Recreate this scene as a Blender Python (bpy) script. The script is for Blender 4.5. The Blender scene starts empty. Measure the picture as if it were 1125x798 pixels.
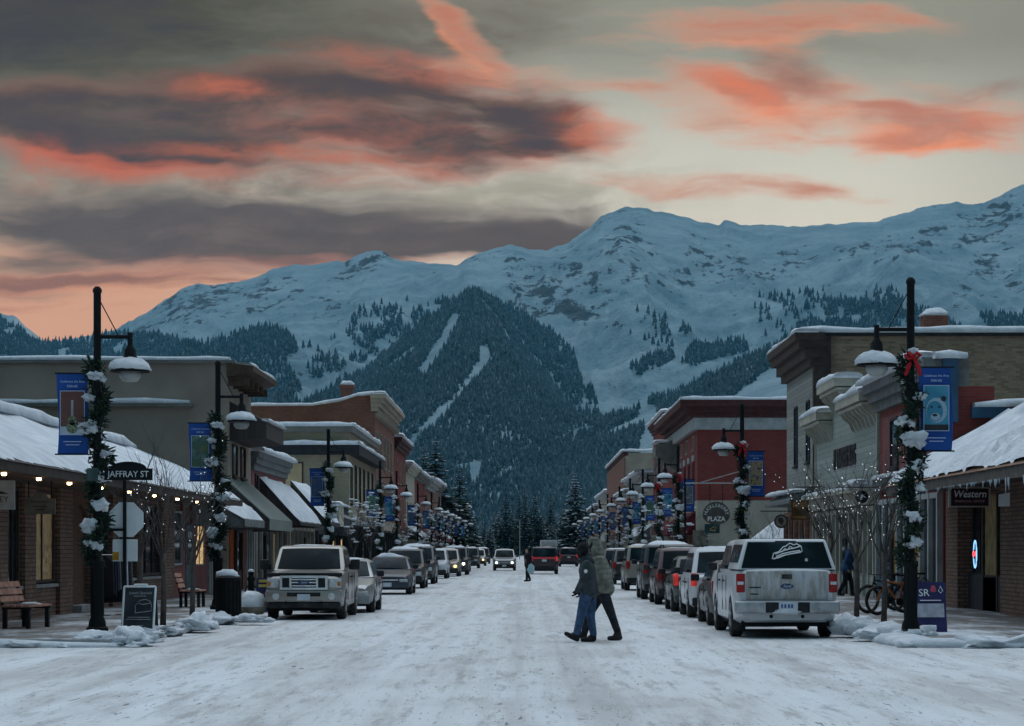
import bpy, bmesh, math, random
import numpy as np
from mathutils import Vector, Matrix, noise as mnoise
R = math.radians
scene = bpy.context.scene
COL = scene.collection
random.seed(7)

# ------------------------------------------------------------------ camera, sky, sun, exposure
FOC, PX0, PY0, CAMZ = 2600.0, 578.0, 604.0, 1.7        # focal length and vanishing point in photo pixels (1125 wide)
cam_d = bpy.data.cameras.new('camera')
cam = bpy.data.objects.new('camera', cam_d); COL.objects.link(cam)
cam.location = (0, 0, CAMZ); cam.rotation_euler = (R(90), 0, 0)
cam_d.sensor_fit = 'HORIZONTAL'; cam_d.sensor_width = 36.0
cam_d.lens = 36.0 * FOC / 1125.0
cam_d.shift_x = -(PX0 - 562.5) / 1125.0
cam_d.shift_y = (PY0 - 399.0) / 1125.0
cam_d.clip_start = 0.5; cam_d.clip_end = 40000
scene.camera = cam

SUN_EL, SUN_AZ = 4.0, 6.0           # low sun behind the ridge ahead
SKY_GAIN = 1.0
world = bpy.data.worlds.new('World'); scene.world = world; world.use_nodes = True
wn = world.node_tree; wn.nodes.clear()
def W(t, **kw):
    n = wn.nodes.new(t)
    for k, v in kw.items(): setattr(n, k, v)
    return n
def wl(a, b): wn.links.new(a, b)
def wm(op, a, b=None, clamp=False):
    n = W('ShaderNodeMath', operation=op); n.use_clamp = clamp
    for i, s in enumerate((a, b)):
        if s is None: continue
        if isinstance(s, (int, float)): n.inputs[i].default_value = s
        else: wl(s, n.inputs[i])
    return n.outputs[0]
def wmix(f, a, b):
    n = W('ShaderNodeMix', data_type='RGBA'); n.clamp_factor = True
    for i, s in ((0, f), (6, a), (7, b)):
        if isinstance(s, (int, float)): n.inputs[i].default_value = s
        elif isinstance(s, tuple): n.inputs[i].default_value = (*s[:3], 1)
        else: wl(s, n.inputs[i])
    return n.outputs[2]
def wstep(x, a, b, lo=0.0, hi=1.0):
    n = W('ShaderNodeMapRange', interpolation_type='SMOOTHSTEP')
    wl(x, n.inputs[0])
    for i, s in enumerate((a, b, lo, hi)): n.inputs[i + 1].default_value = s
    return n.outputs[0]
def srgb(r, g, b):
    f = lambda c: (c / 255 / 12.92) if c / 255 <= .04045 else ((c / 255 + .055) / 1.055) ** 2.4
    return (f(r), f(g), f(b))
tc = W('ShaderNodeTexCoord'); sp = W('ShaderNodeSeparateXYZ'); wl(tc.outputs['Generated'], sp.inputs[0])
dx, dy, dz = sp.outputs
yy = wm('MAXIMUM', dy, 0.05)
u = wm('ADD', wm('MULTIPLY', wm('DIVIDE', dx, yy), FOC / 1000), PX0 / 1000)       # direction on the sky, in thousandths
v = wm('SUBTRACT', PY0 / 1000, wm('MULTIPLY', wm('DIVIDE', dz, yy), FOC / 1000))
P = W('ShaderNodeCombineXYZ'); wl(u, P.inputs[0]); wl(v, P.inputs[1])
def vmath(op, a, b):
    n = W('ShaderNodeVectorMath', operation=op); wl(a, n.inputs[0])
    if isinstance(b, tuple): n.inputs[1].default_value = b
    else: wl(b, n.inputs[1])
    return n.outputs[0]
def wnoise(vec, sx, sy, detail, rough=.55, off=0.0):
    m = W('ShaderNodeMapping'); wl(vec, m.inputs[0]); m.inputs['Scale'].default_value = (sx, sy, 1); m.inputs['Location'].default_value = (off, off * 1.7, off)
    n = W('ShaderNodeTexNoise'); wl(m.outputs[0], n.inputs['Vector']); n.inputs['Scale'].default_value = 1
    n.inputs['Detail'].default_value = detail; n.inputs['Roughness'].default_value = rough
    return n
w1 = wnoise(P.outputs[0], 5, 9, 4, .5, 3.1)
warp = vmath('MULTIPLY', vmath('SUBTRACT', w1.outputs['Color'], (.5, .5, .5)), (.15, .06, 0))
Pw = vmath('ADD', P.outputs[0], warp)
w2 = wnoise(P.outputs[0], 34, 60, 3, .5, 8.1)
Pw = vmath('ADD', Pw, vmath('MULTIPLY', vmath('SUBTRACT', w2.outputs['Color'], (.5, .5, .5)), (.014, .006, 0)))
wisp = wnoise(Pw, 6, 30, 6, .52, 1.3).outputs['Fac']
fine = wnoise(Pw, 16, 46, 6, .62, 5.7).outputs['Fac']
grain = wnoise(Pw, 38, 120, 6, .62, 2.9).outputs['Fac']
spw = W('ShaderNodeSeparateXYZ'); wl(Pw, spw.inputs[0]); pu, pv = spw.outputs[0], spw.outputs[1]
# clear sky behind the clouds: grey green above, cream towards the ridge, peach low behind the gap
top = wmix(wstep(u, 0.0, .75), srgb(80, 82, 76), srgb(146, 148, 138))
mid = wmix(wstep(u, .05, .7), srgb(150, 148, 136), srgb(205, 203, 190))
low = wmix(wstep(u, .12, .72), srgb(208, 160, 136), srgb(216, 210, 194))
base = wmix(wstep(v, .02, .20), top, mid)
base = wmix(wstep(v, .17, .33), base, low)
base = wmix(wstep(u, .93, 1.2, 0, .3), base, srgb(110, 112, 108))
def chained(prev):
    # the same direction, but evaluated only after the layer behind (keeps the shader's stack small)
    return vmath('ADD', Pw, vmath('MULTIPLY', prev, (1e-9, 1e-9, 0)))
def cloud(col, prev, cx, cy, rx, ry, rot=0, amp=1.0, tex=None, lo=.35, hi=.6, soft=.15):
    m = W('ShaderNodeMapping', vector_type='TEXTURE'); wl(chained(prev), m.inputs[0])
    m.inputs['Location'].default_value = (cx / 1000, cy / 1000, 0); m.inputs['Rotation'].default_value = (0, 0, R(rot))
    m.inputs['Scale'].default_value = (rx / 1000, ry / 1000, 1)
    ln = W('ShaderNodeVectorMath', operation='LENGTH'); wl(m.outputs[0], ln.inputs[0])
    f = wstep(ln.outputs['Value'], 1.0, soft, 0.0, amp)
    if tex is not None: f = wm('MULTIPLY', f, wstep(tex, lo - .02, hi + .15))
    f = wm('MULTIPLY', f, wstep(grain, .22, .62, .72, 1.06), True)
    return wmix(f, prev, srgb(*col))
c = base
DK, MV, PK, RD, OR = (76, 77, 80), (94, 82, 86), (168, 122, 112), (188, 100, 82), (232, 142, 112)
# ---- cloud layers: one connected density field each; the undersides catch the last light
def shifted(vec, du, dv): return vmath('ADD', vec, (du, dv, 0))
def dens(vec, blobs, sx, sy, off, kn, rot=0.0, det=5, rough=.55):
    tot = None
    for cx, cy, rx, ry, ro, am in blobs:
        m = W('ShaderNodeMapping', vector_type='TEXTURE'); wl(vec, m.inputs[0])
        m.inputs['Location'].default_value = (cx / 1000, cy / 1000, 0); m.inputs['Rotation'].default_value = (0, 0, R(ro)); m.inputs['Scale'].default_value = (rx / 1000, ry / 1000, 1)
        ln = W('ShaderNodeVectorMath', operation='LENGTH'); wl(m.outputs[0], ln.inputs[0])
        f = wstep(ln.outputs['Value'], 1.25, .0, 0.0, am)
        tot = f if tot is None else wm('ADD', tot, f)
    mr = W('ShaderNodeMapping'); wl(vec, mr.inputs[0]); mr.inputs['Rotation'].default_value = (0, 0, R(rot))
    nz = wnoise(mr.outputs[0], sx, sy, det, rough, off).outputs['Fac']
    return wm('ADD', tot, wm('MULTIPLY', wm('SUBTRACT', nz, .5), kn)), tot
def layer_(prev, blobs, top, belly, edge, sx=4, sy=17, off=0.0, kn=2.2, th=.42, wd=.5, shift=.022, bl=(.04, .42), amp=1.0, rot=0.0, du=.0, bamp=1.0):
    PP = chained(prev)
    d0, env = dens(PP, blobs, sx, sy, off, kn, rot); d1, _e = dens(shifted(PP, du, -shift), blobs, sx, sy, off, kn, rot, 3)
    al = wm('MULTIPLY', wstep(d0, th, th + wd, 0, amp), wstep(env, .0, .30))
    lit = wstep(wm('SUBTRACT', d1, d0), bl[0], bl[1], 0, bamp)
    body = wmix(wstep(d0, th + wd * .2, th + wd * 1.1), srgb(*edge), srgb(*top))
    return wmix(al, prev, wmix(lit, body, srgb(*belly)))
c = cloud((66, 69, 66), c, 40, 10, 520, 210, 6, .9, wisp, .10, .55)
c = cloud((120, 118, 110), c, 800, 40, 420, 90, 2, .45, wisp, .3, .62)
c = cloud((116, 110, 104), c, 300, 200, 640, 90, 2, .85, fine, .24, .60)
c = cloud((92, 86, 82), c, 470, 40, 260, 70, -14, .7, wisp, .22, .55)
# the low bank above the ridge
c = layer_(c, [(120, 262, 460, 70, 0, 1.0), (440, 256, 360, 62, -2, 1.0), (640, 254, 150, 50, -3, .8), (40, 216, 220, 44, 4, .6)], (92, 89, 91), (158, 118, 110), (114, 110, 107), 3.0, 21, 9.3, 2.8, .14, 1.05, .03, (.2, 1.0), 1.0, .05, bamp=.85)
c = layer_(c, [(100, 304, 360, 22, 1, .9), (60, 334, 280, 20, 0, .9)], (140, 106, 100), (206, 142, 118), (176, 126, 110), 3.0, 34, 2.2, 3.2, .22, .9, .012, (.0, .7), .95)
# the great dark bank with its glowing belly
c = layer_(c, [(300, 140, 380, 76, 2, 1.1), (80, 142, 260, 60, 5, .75), (500, 136, 200, 60, 10, .65), (620, 132, 110, 54, 20, .75), (300, 96, 330, 40, -6, .45)], (80, 74, 73), (190, 104, 84), (138, 98, 88), 3.2, 17, 1.7, 2.7, .20, .95, .046, (.0, .70), 1.0, .04)
c = cloud((206, 110, 82), c, 246, 104, 80, 16, 4, .75, fine, .26, .56)
c = cloud((196, 110, 86), c, 330, 172, 260, 15, 2, .75, fine, .28, .56)
c = cloud((196, 106, 84), c, 50, 182, 70, 26, -24, .8, fine, .26, .56)
c = cloud((214, 120, 90), c, 650, 142, 80, 40, 22, .7, fine, .2, .56)
c = cloud((180, 108, 92), c, 455, 78, 200, 28, 8, .65, fine, .26, .56)
c = cloud((186, 182, 162), c, 520, 208, 240, 22, -2, .6, fine, .32, .6)
c = cloud((118, 104, 99), c, 260, 130, 330, 50, 2, .5, fine, .36, .62)
c = cloud((128, 116, 112), c, 300, 256, 420, 46, -1, .5, fine, .36, .62)
c = cloud((164, 100, 86), c, 400, 142, 260, 40, 4, .55, fine, .38, .6)
# broken lit clouds to the sunset side
c = layer_(c, [(498, 22, 80, 24, 44, 1.25), (590, 86, 140, 20, 4, 1.0), (830, 28, 240, 40, -4, .78), (780, 120, 130, 58, 12, .85), (800, 98, 74, 26, 24, .7), (874, 88, 84, 48, 14, .75), (1075, 106, 180, 56, -9, .78), (985, 152, 130, 30, -8, .8), (1080, 150, 180, 34, -6, .4), (780, 204, 230, 18, 3, .7)], (184, 124, 106), (234, 146, 110), (212, 156, 132), 4.0, 21, 2.9, 3.3, .22, .95, .024, (-.3, .5), .97, .06)
c = cloud((136, 106, 98), c, 872, 82, 70, 36, 14, .75, wisp, .12, .5)
c = cloud((140, 108, 100), c, 1080, 92, 150, 18, -8, .5, fine, .24, .56)
c = cloud((222, 126, 94), c, 800, 102, 66, 24, 24, .75, fine, .2, .6)
c = cloud((228, 140, 106), c, 1040, 128, 150, 34, -10, .6, fine, .34, .6)
c = cloud((198, 190, 172), c, 1040, 124, 160, 40, -8, .5, wisp, .46, .66)
AIR, THRU = (.010, .046, .074), .83           # what the air in front of the sky adds and lets through
sb = W('ShaderNodeVectorMath', operation='SUBTRACT'); wl(c, sb.inputs[0]); sb.inputs[1].default_value = AIR
sc_ = W('ShaderNodeVectorMath', operation='SCALE'); wl(sb.outputs[0], sc_.inputs[0]); sc_.inputs['Scale'].default_value = 1 / THRU
mxv = W('ShaderNodeVectorMath', operation='MAXIMUM'); wl(sc_.outputs[0], mxv.inputs[0]); mxv.inputs[1].default_value = (.004, .004, .004)
c = mxv.outputs[0]
sky = W('ShaderNodeTexSky', sky_type='NISHITA'); sky.sun_disc = False
sky.sun_elevation = R(SUN_EL); sky.sun_rotation = R(SUN_AZ); sky.air_density = 1.0; sky.dust_density = .4; sky.ozone_density = 2.5
skyc = W('ShaderNodeVectorMath', operation='SCALE'); wl(sky.outputs[0], skyc.inputs[0]); skyc.inputs['Scale'].default_value = 0.085
glow = wm('ADD', wm('MULTIPLY', dy, .50), wm('MULTIPLY', dz, .866))
dome = wmix(wstep(glow, .45, .96), (.135, .25, .325), (1.86, 2.10, 2.38))      # dim blue dome; bright patch added high ahead, out of view, lighting the ground
amb = wmix(.8, skyc.outputs[0], dome)
front = wstep(dy, .62, .90)
bgA = W('ShaderNodeBackground'); wl(wmix(front, amb, c), bgA.inputs['Color']); bgA.inputs['Strength'].default_value = SKY_GAIN
wo = W('ShaderNodeOutputWorld'); wl(bgA.outputs[0], wo.inputs['Surface'])

world.cycles.sampling_method = 'MANUAL'; world.cycles.sample_map_resolution = 512
sun_d = bpy.data.lights.new('sun', 'SUN'); sun_d.energy = 2.0; sun_d.angle = R(.5); sun_d.color = (1.0, .82, .66)
sun = bpy.data.objects.new('sun', sun_d); COL.objects.link(sun)
sun.rotation_euler = (R(90 - SUN_EL), 0, R(180 - SUN_AZ)); sun.location = (0, 60, 60)

scene.view_settings.view_transform = 'Standard'; scene.view_settings.look = 'None'
scene.view_settings.exposure = 0.0; scene.view_settings.gamma = 1.0; scene.view_settings.use_curve_mapping = False
scene.render.engine = 'CYCLES'
cy = scene.cycles
cy.use_denoising = True
cy.max_bounces = 5; cy.diffuse_bounces = 3; cy.glossy_bounces = 3; cy.transmission_bounces = 3; cy.volume_bounces = 1; cy.transparent_max_bounces = 6
cy.caustics_reflective = False; cy.caustics_refractive = False
cy.sample_clamp_indirect = 4.0
# ------------------------------------------------------------------ helpers
WLOC = {}
def PXx(px, Y): return (px - PX0) * Y / FOC
def PZ(py, Y): return CAMZ + (PY0 - py) * Y / FOC
def at(px, py, Y): return Vector((PXx(px, Y), Y, PZ(py, Y)))

def tag(o, label=None, cat=None, group=None, kind=None):
    if label: o['label'] = label
    if cat: o['category'] = cat
    if group: o['group'] = group
    if kind: o['kind'] = kind
    return o
def thing(name, label, cat, loc=(0, 0, 0), rotz=0.0, group=None):
    o = bpy.data.objects.new(name, None); COL.objects.link(o)
    o.empty_display_size = .3
    o.location = loc; o.rotation_euler = (0, 0, rotz)
    WLOC[o.name] = Vector(loc)
    return tag(o, label, cat, group)
def copy_tree(o, parent=None):
    kids = list(o.children)
    c = o.copy(); COL.objects.link(c)
    if parent: c.parent = parent
    WLOC[c.name] = Vector(o.location)
    for k in kids: copy_tree(k, c)
    return c

class MB:
    def __init__(s): s.v = []; s.f = []; s.m = []
    def add(s, vs, fs, m=0):
        b = len(s.v); s.v += [tuple(p) for p in vs]
        for f in fs: s.f.append([b + i for i in f]); s.m.append(m)
    def box(s, x0, x1, y0, y1, z0, z1, m=0):
        s.add([(x0,y0,z0),(x1,y0,z0),(x1,y1,z0),(x0,y1,z0),(x0,y0,z1),(x1,y0,z1),(x1,y1,z1),(x0,y1,z1)],
              [(0,3,2,1),(4,5,6,7),(0,1,5,4),(1,2,6,5),(2,3,7,6),(3,0,4,7)], m)
    def rbox(s, c, size, rot=(0, 0, 0), m=0):
        M = Matrix.Translation(c) @ Matrix.Rotation(rot[2], 4, 'Z') @ Matrix.Rotation(rot[1], 4, 'Y') @ Matrix.Rotation(rot[0], 4, 'X')
        hx, hy, hz = size[0] / 2, size[1] / 2, size[2] / 2
        vs = [M @ Vector(p) for p in ((-hx,-hy,-hz),(hx,-hy,-hz),(hx,hy,-hz),(-hx,hy,-hz),(-hx,-hy,hz),(hx,-hy,hz),(hx,hy,hz),(-hx,hy,hz))]
        s.add(vs, [(0,3,2,1),(4,5,6,7),(0,1,5,4),(1,2,6,5),(2,3,7,6),(3,0,4,7)], m)
    def poly(s, pts, m=0): s.add(pts, [tuple(range(len(pts)))], m)
    def slab(s, pts, d, m=0):
        # polygon pts extruded by vector d
        n = len(pts); d = Vector(d)
        vs = [Vector(p) for p in pts] + [Vector(p) + d for p in pts]
        s.add(vs, [tuple(range(n))[::-1], tuple(range(n, 2 * n))] + [(i, (i + 1) % n, n + (i + 1) % n, n + i) for i in range(n)], m)
    def tube(s, pts, rad, n=8, caps=True, m=0):
        pts = [Vector(p) for p in pts]
        if isinstance(rad, (int, float)): rad = [rad] * len(pts)
        vs = []; fs = []
        for i, p in enumerate(pts):
            d = (pts[min(i + 1, len(pts) - 1)] - pts[max(i - 1, 0)])
            d = d.normalized() if d.length > 1e-9 else Vector((0, 0, 1))
            a = Vector((0, 0, 1)) if abs(d.z) < .9 else Vector((1, 0, 0))
            e1 = d.cross(a).normalized(); e2 = d.cross(e1)
            for k in range(n):
                t = 2 * math.pi * k / n
                vs.append(p + (e1 * math.cos(t) + e2 * math.sin(t)) * rad[i])
        for i in range(len(pts) - 1):
            for k in range(n):
                a, b = i * n + k, i * n + (k + 1) % n
                fs.append((a, b, b + n, a + n))
        if caps:
            fs.append(tuple(range(n))[::-1]); fs.append(tuple(range((len(pts) - 1) * n, len(pts) * n)))
        s.add(vs, fs, m)
    def lathe(s, prof, c=(0, 0, 0), n=16, axis='z', m=0):
        vs = []; fs = []; c = Vector(c)
        for r, h in prof:
            for k in range(n):
                t = 2 * math.pi * k / n
                a, b = r * math.cos(t), r * math.sin(t)
                vs.append(c + (Vector((a, b, h)) if axis == 'z' else Vector((h, a, b)) if axis == 'x' else Vector((a, h, b))))
        for i in range(len(prof) - 1):
            for k in range(n):
                a, b = i * n + k, i * n + (k + 1) % n
                fs.append((a, b, b + n, a + n))
        fs.append(tuple(range(n))[::-1]); fs.append(tuple(range((len(prof) - 1) * n, len(prof) * n)))
        s.add(vs, fs, m)
    def blob(s, c, r, seed=0, amp=.25, seg=10, ring=6, m=0, flat=None):
        # lumpy ellipsoid; flat cuts its bottom at that height
        c = Vector(c); vs = []; fs = []
        if isinstance(r, (int, float)): r = (r, r, r)
        for i in range(ring + 1):
            ph = math.pi * i / ring
            for k in range(seg):
                t = 2 * math.pi * k / seg
                d = Vector((math.sin(ph) * math.cos(t), math.sin(ph) * math.sin(t), math.cos(ph)))
                s3 = Vector((seed * 3.7, seed * 1.3, seed)); q = 1 + amp * (2 * mnoise.noise(d * 1.6 + s3) + .6 * mnoise.noise(d * 4.3 + s3) + .28 * mnoise.noise(d * 9.5 + s3))
                p = c + Vector((d.x * r[0], d.y * r[1], d.z * r[2])) * q
                if flat is not None: p.z = max(p.z, flat)
                vs.append(p)
        for i in range(ring):
            for k in range(seg):
                a, b = i * seg + k, i * seg + (k + 1) % seg
                fs.append((a, a + seg, b + seg, b))
        s.add(vs, fs, m)
    def mesh(s, name, mats, off=None, smooth=False, sharp=None):
        me = bpy.data.meshes.new(name)
        V = s.v if off is None else [(p[0] - off[0], p[1] - off[1], p[2] - off[2]) for p in s.v]
        me.from_pydata(V, [], s.f); 
        for m in (mats if isinstance(mats, (list, tuple)) else [mats]): me.materials.append(m)
        if any(s.m): me.polygons.foreach_set('material_index', s.m)
        me.update()
        if smooth or sharp:
            me.polygons.foreach_set('use_smooth', [True] * len(me.polygons))
            if sharp: me.set_sharp_from_angle(angle=R(sharp))
        return me
    def build(s, name, mats, parent=None, world=False, smooth=False, sharp=None, origin=None):
        """world: the coordinates are world ones (the parent stands unrotated)"""
        off = None
        if parent is not None and world:
            q = parent; off = Vector((0, 0, 0))
            while q is not None: off = off + Vector(q.location); q = q.parent
        if parent is None and origin is None and s.v:
            a = np.array(s.v); lo = a.min(0); hi = a.max(0)
            origin = ((lo[0] + hi[0]) / 2, (lo[1] + hi[1]) / 2, lo[2])
        if parent is None: off = origin
        o = bpy.data.objects.new(name, s.mesh(name, mats, off, smooth, sharp)); COL.objects.link(o)
        if parent is not None: o.parent = parent
        else: o.location = origin
        WLOC[o.name] = Vector(o.location)
        return o

def bevel_mesh(me, w, seg=2, angle=30):
    bm = bmesh.new(); bm.from_mesh(me)
    bmesh.ops.remove_doubles(bm, verts=bm.verts, dist=1e-5)
    es = [e for e in bm.edges if len(e.link_faces) == 2 and e.calc_face_angle(0) > R(angle)]
    bmesh.ops.bevel(bm, geom=es, offset=w, segments=seg, profile=.5, affect='EDGES', clamp_overlap=True)
    bm.to_mesh(me); bm.free()
    me.polygons.foreach_set('use_smooth', [True] * len(me.polygons)); me.set_sharp_from_angle(angle=R(40)); me.update()

def text(s, size, loc, rot, m, parent, name='lettering', depth=.006, sx=1.0, shear=0.0, world=False, bold=0.0):
    cu = bpy.data.curves.new(name, 'FONT'); cu.body = s; cu.size = size; cu.extrude = depth; cu.align_x = 'CENTER'; cu.align_y = 'CENTER'
    cu.shear = shear; cu.resolution_u = 3; cu.offset = bold
    t = bpy.data.objects.new(name, cu)
    me = bpy.data.meshes.new_from_object(t); me.name = name
    bpy.data.objects.remove(t); bpy.data.curves.remove(cu)
    me.materials.clear(); me.materials.append(m)
    M = Matrix.Rotation(rot[2], 4, 'Z') @ Matrix.Rotation(rot[1], 4, 'Y') @ Matrix.Rotation(rot[0], 4, 'X') @ Matrix.Diagonal((sx, 1, 1, 1))
    me.transform(M)
    o = bpy.data.objects.new(name, me); COL.objects.link(o); o.parent = parent
    L = Vector(loc)
    if world: 
        q = parent
        while q is not None: L = L - Vector(q.location); q = q.parent
    o.location = L
    return o
FACE_CAM, FACE_PX, FACE_NX = (R(90), 0, 0), (R(90), 0, R(90)), (R(90), 0, R(-90))

def snow_strip(mb, path, w, h, seed=0, n_per=1.2, cross=None, m=0):
    """lumpy rounded ridge of snow along a path; w across, h high"""
    pts = [Vector(p) for p in path]; out = []
    for a, b in zip(pts[:-1], pts[1:]):
        k = max(2, int((b - a).length * n_per))
        out += [a.lerp(b, i / k) for i in range(k)]
    out.append(pts[-1])
    vs = []; fs = []; NS = 7
    for i, p in enumerate(out):
        d = out[min(i + 1, len(out) - 1)] - out[max(i - 1, 0)]; d.z = 0; d.normalize()
        sd = Vector((-d.y, d.x, 0)) if cross is None else Vector(cross).normalized()
        hh = h * (.85 + .5 * mnoise.noise(Vector((p.x * .5 + seed, p.y * .5, p.z))))
        ww = w * (1 + .18 * mnoise.noise(Vector((p.x * .8, p.y * .8 + seed, p.z + 4))))
        if i in (0, len(out) - 1): hh *= .7
        for k in range(NS):
            t = math.pi * k / (NS - 1)
            c, s_ = math.cos(t), math.sin(t)
            vs.append(p + sd * (ww / 2 * (abs(c) ** .6) * (1 if c >= 0 else -1)) + Vector((0, 0, hh * (s_ ** .7 if s_ > 0 else 0))))
    for i in range(len(out) - 1):
        for k in range(NS - 1):
            a = i * NS + k; fs.append((a, a + 1, a + NS + 1, a + NS))
        fs.append((i * NS, (i + 1) * NS, (i + 1) * NS + NS - 1, i * NS + NS - 1))
    fs.append(tuple(range(NS))); fs.append(tuple(range((len(out) - 1) * NS, len(out) * NS))[::-1])
    mb.add(vs, fs, m)

# ------------------------------------------------------------------ materials
MATS = {}
class NT:
    def __init__(s, name):
        s.m = bpy.data.materials.new(name); s.m.use_nodes = True; s.t = s.m.node_tree
        s.b = s.t.nodes['Principled BSDF']
    def n(s, t, **kw):
        q = s.t.nodes.new(t)
        for k, v in kw.items(): setattr(q, k, v)
        return q
    def l(s, a, b): s.t.links.new(a, b)
    def pos(s, space='Object'):
        return s.n('ShaderNodeTexCoord').outputs[space]
    def mapping(s, vec, scale=(1, 1, 1), loc=(0, 0, 0)):
        m = s.n('ShaderNodeMapping'); s.l(vec, m.inputs[0]); m.inputs['Scale'].default_value = scale; m.inputs['Location'].default_value = loc
        return m.outputs[0]
    def noise(s, vec, scale, detail=4, rough=.55):
        q = s.n('ShaderNodeTexNoise'); s.l(vec, q.inputs['Vector']); q.inputs['Scale'].default_value = scale
        q.inputs['Detail'].default_value = detail; q.inputs['Roughness'].default_value = rough
        return q.outputs['Fac']
    def step(s, x, a, b, lo=0.0, hi=1.0):
        q = s.n('ShaderNodeMapRange', interpolation_type='SMOOTHSTEP'); s.l(x, q.inputs[0])
        for i, z in enumerate((a, b, lo, hi)): q.inputs[i + 1].default_value = z
        return q.outputs[0]
    def math(s, op, a, b=None):
        q = s.n('ShaderNodeMath', operation=op)
        for i, z in enumerate((a, b)):
            if z is None: continue
            if isinstance(z, (int, float)): q.inputs[i].default_value = z
            else: s.l(z, q.inputs[i])
        return q.outputs[0]
    def mix(s, f, a, b):
        q = s.n('ShaderNodeMix', data_type='RGBA')
        for i, z in ((0, f), (6, a), (7, b)):
            if isinstance(z, (int, float)): q.inputs[i].default_value = z
            elif isinstance(z, tuple): q.inputs[i].default_value = (*z[:3], 1)
            else: s.l(z, q.inputs[i])
        return q.outputs[2]
    def col(s, c): 
        if isinstance(c, tuple): s.b.inputs['Base Color'].default_value = (*c[:3], 1)
        else: s.l(c, s.b.inputs['Base Color'])
    def bump(s, h, strength=.3, dist=.02):
        q = s.n('ShaderNodeBump'); q.inputs['Strength'].default_value = strength; q.inputs['Distance'].default_value = dist
        s.l(h, q.inputs['Height']); s.l(q.outputs[0], s.b.inputs['Normal'])
    def set(s, rough=None, metal=None, spec=None):
        if rough is not None: s.b.inputs['Roughness'].default_value = rough
        if metal is not None: s.b.inputs['Metallic'].default_value = metal
        if spec is not None: s.b.inputs['Specular IOR Level'].default_value = spec
    def wallvec(s):
        """(along the wall, up) coordinates chosen from the way the face looks"""
        g = s.n('ShaderNodeNewGeometry'); a = s.n('ShaderNodeSeparateXYZ'); s.l(g.outputs['Normal'], a.inputs[0])
        p = s.n('ShaderNodeSeparateXYZ'); s.l(g.outputs['Position'], p.inputs[0])
        k = s.math('GREATER_THAN', s.math('ABSOLUTE', a.outputs[0]), .6)
        w = s.math('ADD', s.math('MULTIPLY', k, p.outputs[1]), s.math('MULTIPLY', s.math('SUBTRACT', 1.0, k), p.outputs[0]))
        c = s.n('ShaderNodeCombineXYZ'); s.l(w, c.inputs[0]); s.l(p.outputs[2], c.inputs[1])
        return c.outputs[0]

def plain(name, c, rough=.7, var=.25, scale=3.0, bump=0.0, metal=0.0, spec=.18, snow=0.0, dirt=0.0):
    if name in MATS: return MATS[name]
    k = NT(name); p = k.pos()
    nz = k.noise(p, scale, 5)
    lo = tuple(x * (1 - var) for x in c); hi = tuple(min(1, x * (1 + var)) for x in c)
    cc = k.mix(k.step(nz, .3, .7), lo, hi)
    if dirt: cc = k.mix(k.step(k.noise(p, 2.2, 6, .65), .5, .75, 0, dirt), cc, (.16, .14, .12))
    if snow:
        g = k.n('ShaderNodeNewGeometry'); a = k.n('ShaderNodeSeparateXYZ'); k.l(g.outputs['Normal'], a.inputs[0])
        f = k.math('MULTIPLY', k.step(a.outputs[2], .35, .75), k.step(k.noise(p, 5, 4), .5 - snow * .3, .55))
        cc = k.mix(f, cc, (.78, .8, .83))
    k.col(cc); k.set(rough, metal, spec)
    if bump: k.bump(k.noise(p, scale * 6, 4), bump, .02)
    MATS[name] = k.m; return k.m
def brick(name, c1, c2, mortar, bw=.26, bh=.085, var=.35):
    if name in MATS: return MATS[name]
    k = NT(name); wv = k.wallvec()
    q = k.n('ShaderNodeTexBrick'); k.l(wv, q.inputs['Vector']); q.inputs['Scale'].default_value = 1
    q.inputs['Brick Width'].default_value = bw; q.inputs['Row Height'].default_value = bh; q.inputs['Mortar Size'].default_value = .012
    q.inputs['Color1'].default_value = (*c1, 1); q.inputs['Color2'].default_value = (*c2, 1); q.inputs['Mortar'].default_value = (*mortar, 1)
    big = k.noise(wv, .55, 5); st = k.noise(k.mapping(wv, (1.2, .25, 1)), 1.4, 5, .6)
    cc = k.mix(k.step(big, .3, .75, 0, var), q.outputs['Color'], tuple(x * .5 for x in c1))
    cc = k.mix(k.step(st, .55, .8, 0, .3), cc, tuple(min(1, x * 1.8 + .03) for x in c1))
    k.col(cc); k.set(.88, 0, .25); k.bump(q.outputs['Fac'], .35, -.01)
    MATS[name] = k.m; return k.m
def boards(name, c, pitch=.16, vertical=False, var=.2):
    if name in MATS: return MATS[name]
    k = NT(name); wv = k.wallvec(); a = k.n('ShaderNodeSeparateXYZ'); k.l(wv, a.inputs[0])
    s = a.outputs[0] if vertical else a.outputs[1]
    fr = k.math('FRACT', k.math('DIVIDE', s, pitch))
    line = k.step(fr, .0, .12)
    idx = k.math('FLOOR', k.math('DIVIDE', s, pitch))
    wn_ = k.n('ShaderNodeTexWhiteNoise', noise_dimensions='1D'); k.l(idx, wn_.inputs['W'])
    cc = k.mix(wn_.outputs[0], tuple(x * (1 - var) for x in c), tuple(x * (1 + var) for x in c))
    cc = k.mix(k.step(k.noise(k.mapping(wv, (.6, 2, 1) if not vertical else (2, .5, 1)), 2, 5), .45, .75, 0, .45), cc, tuple(x * .6 for x in c))
    cc = k.mix(line, tuple(x * .35 for x in c), cc)
    k.col(cc); k.set(.8, 0, .3); k.bump(fr, .3, .015)
    MATS[name] = k.m; return k.m
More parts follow.
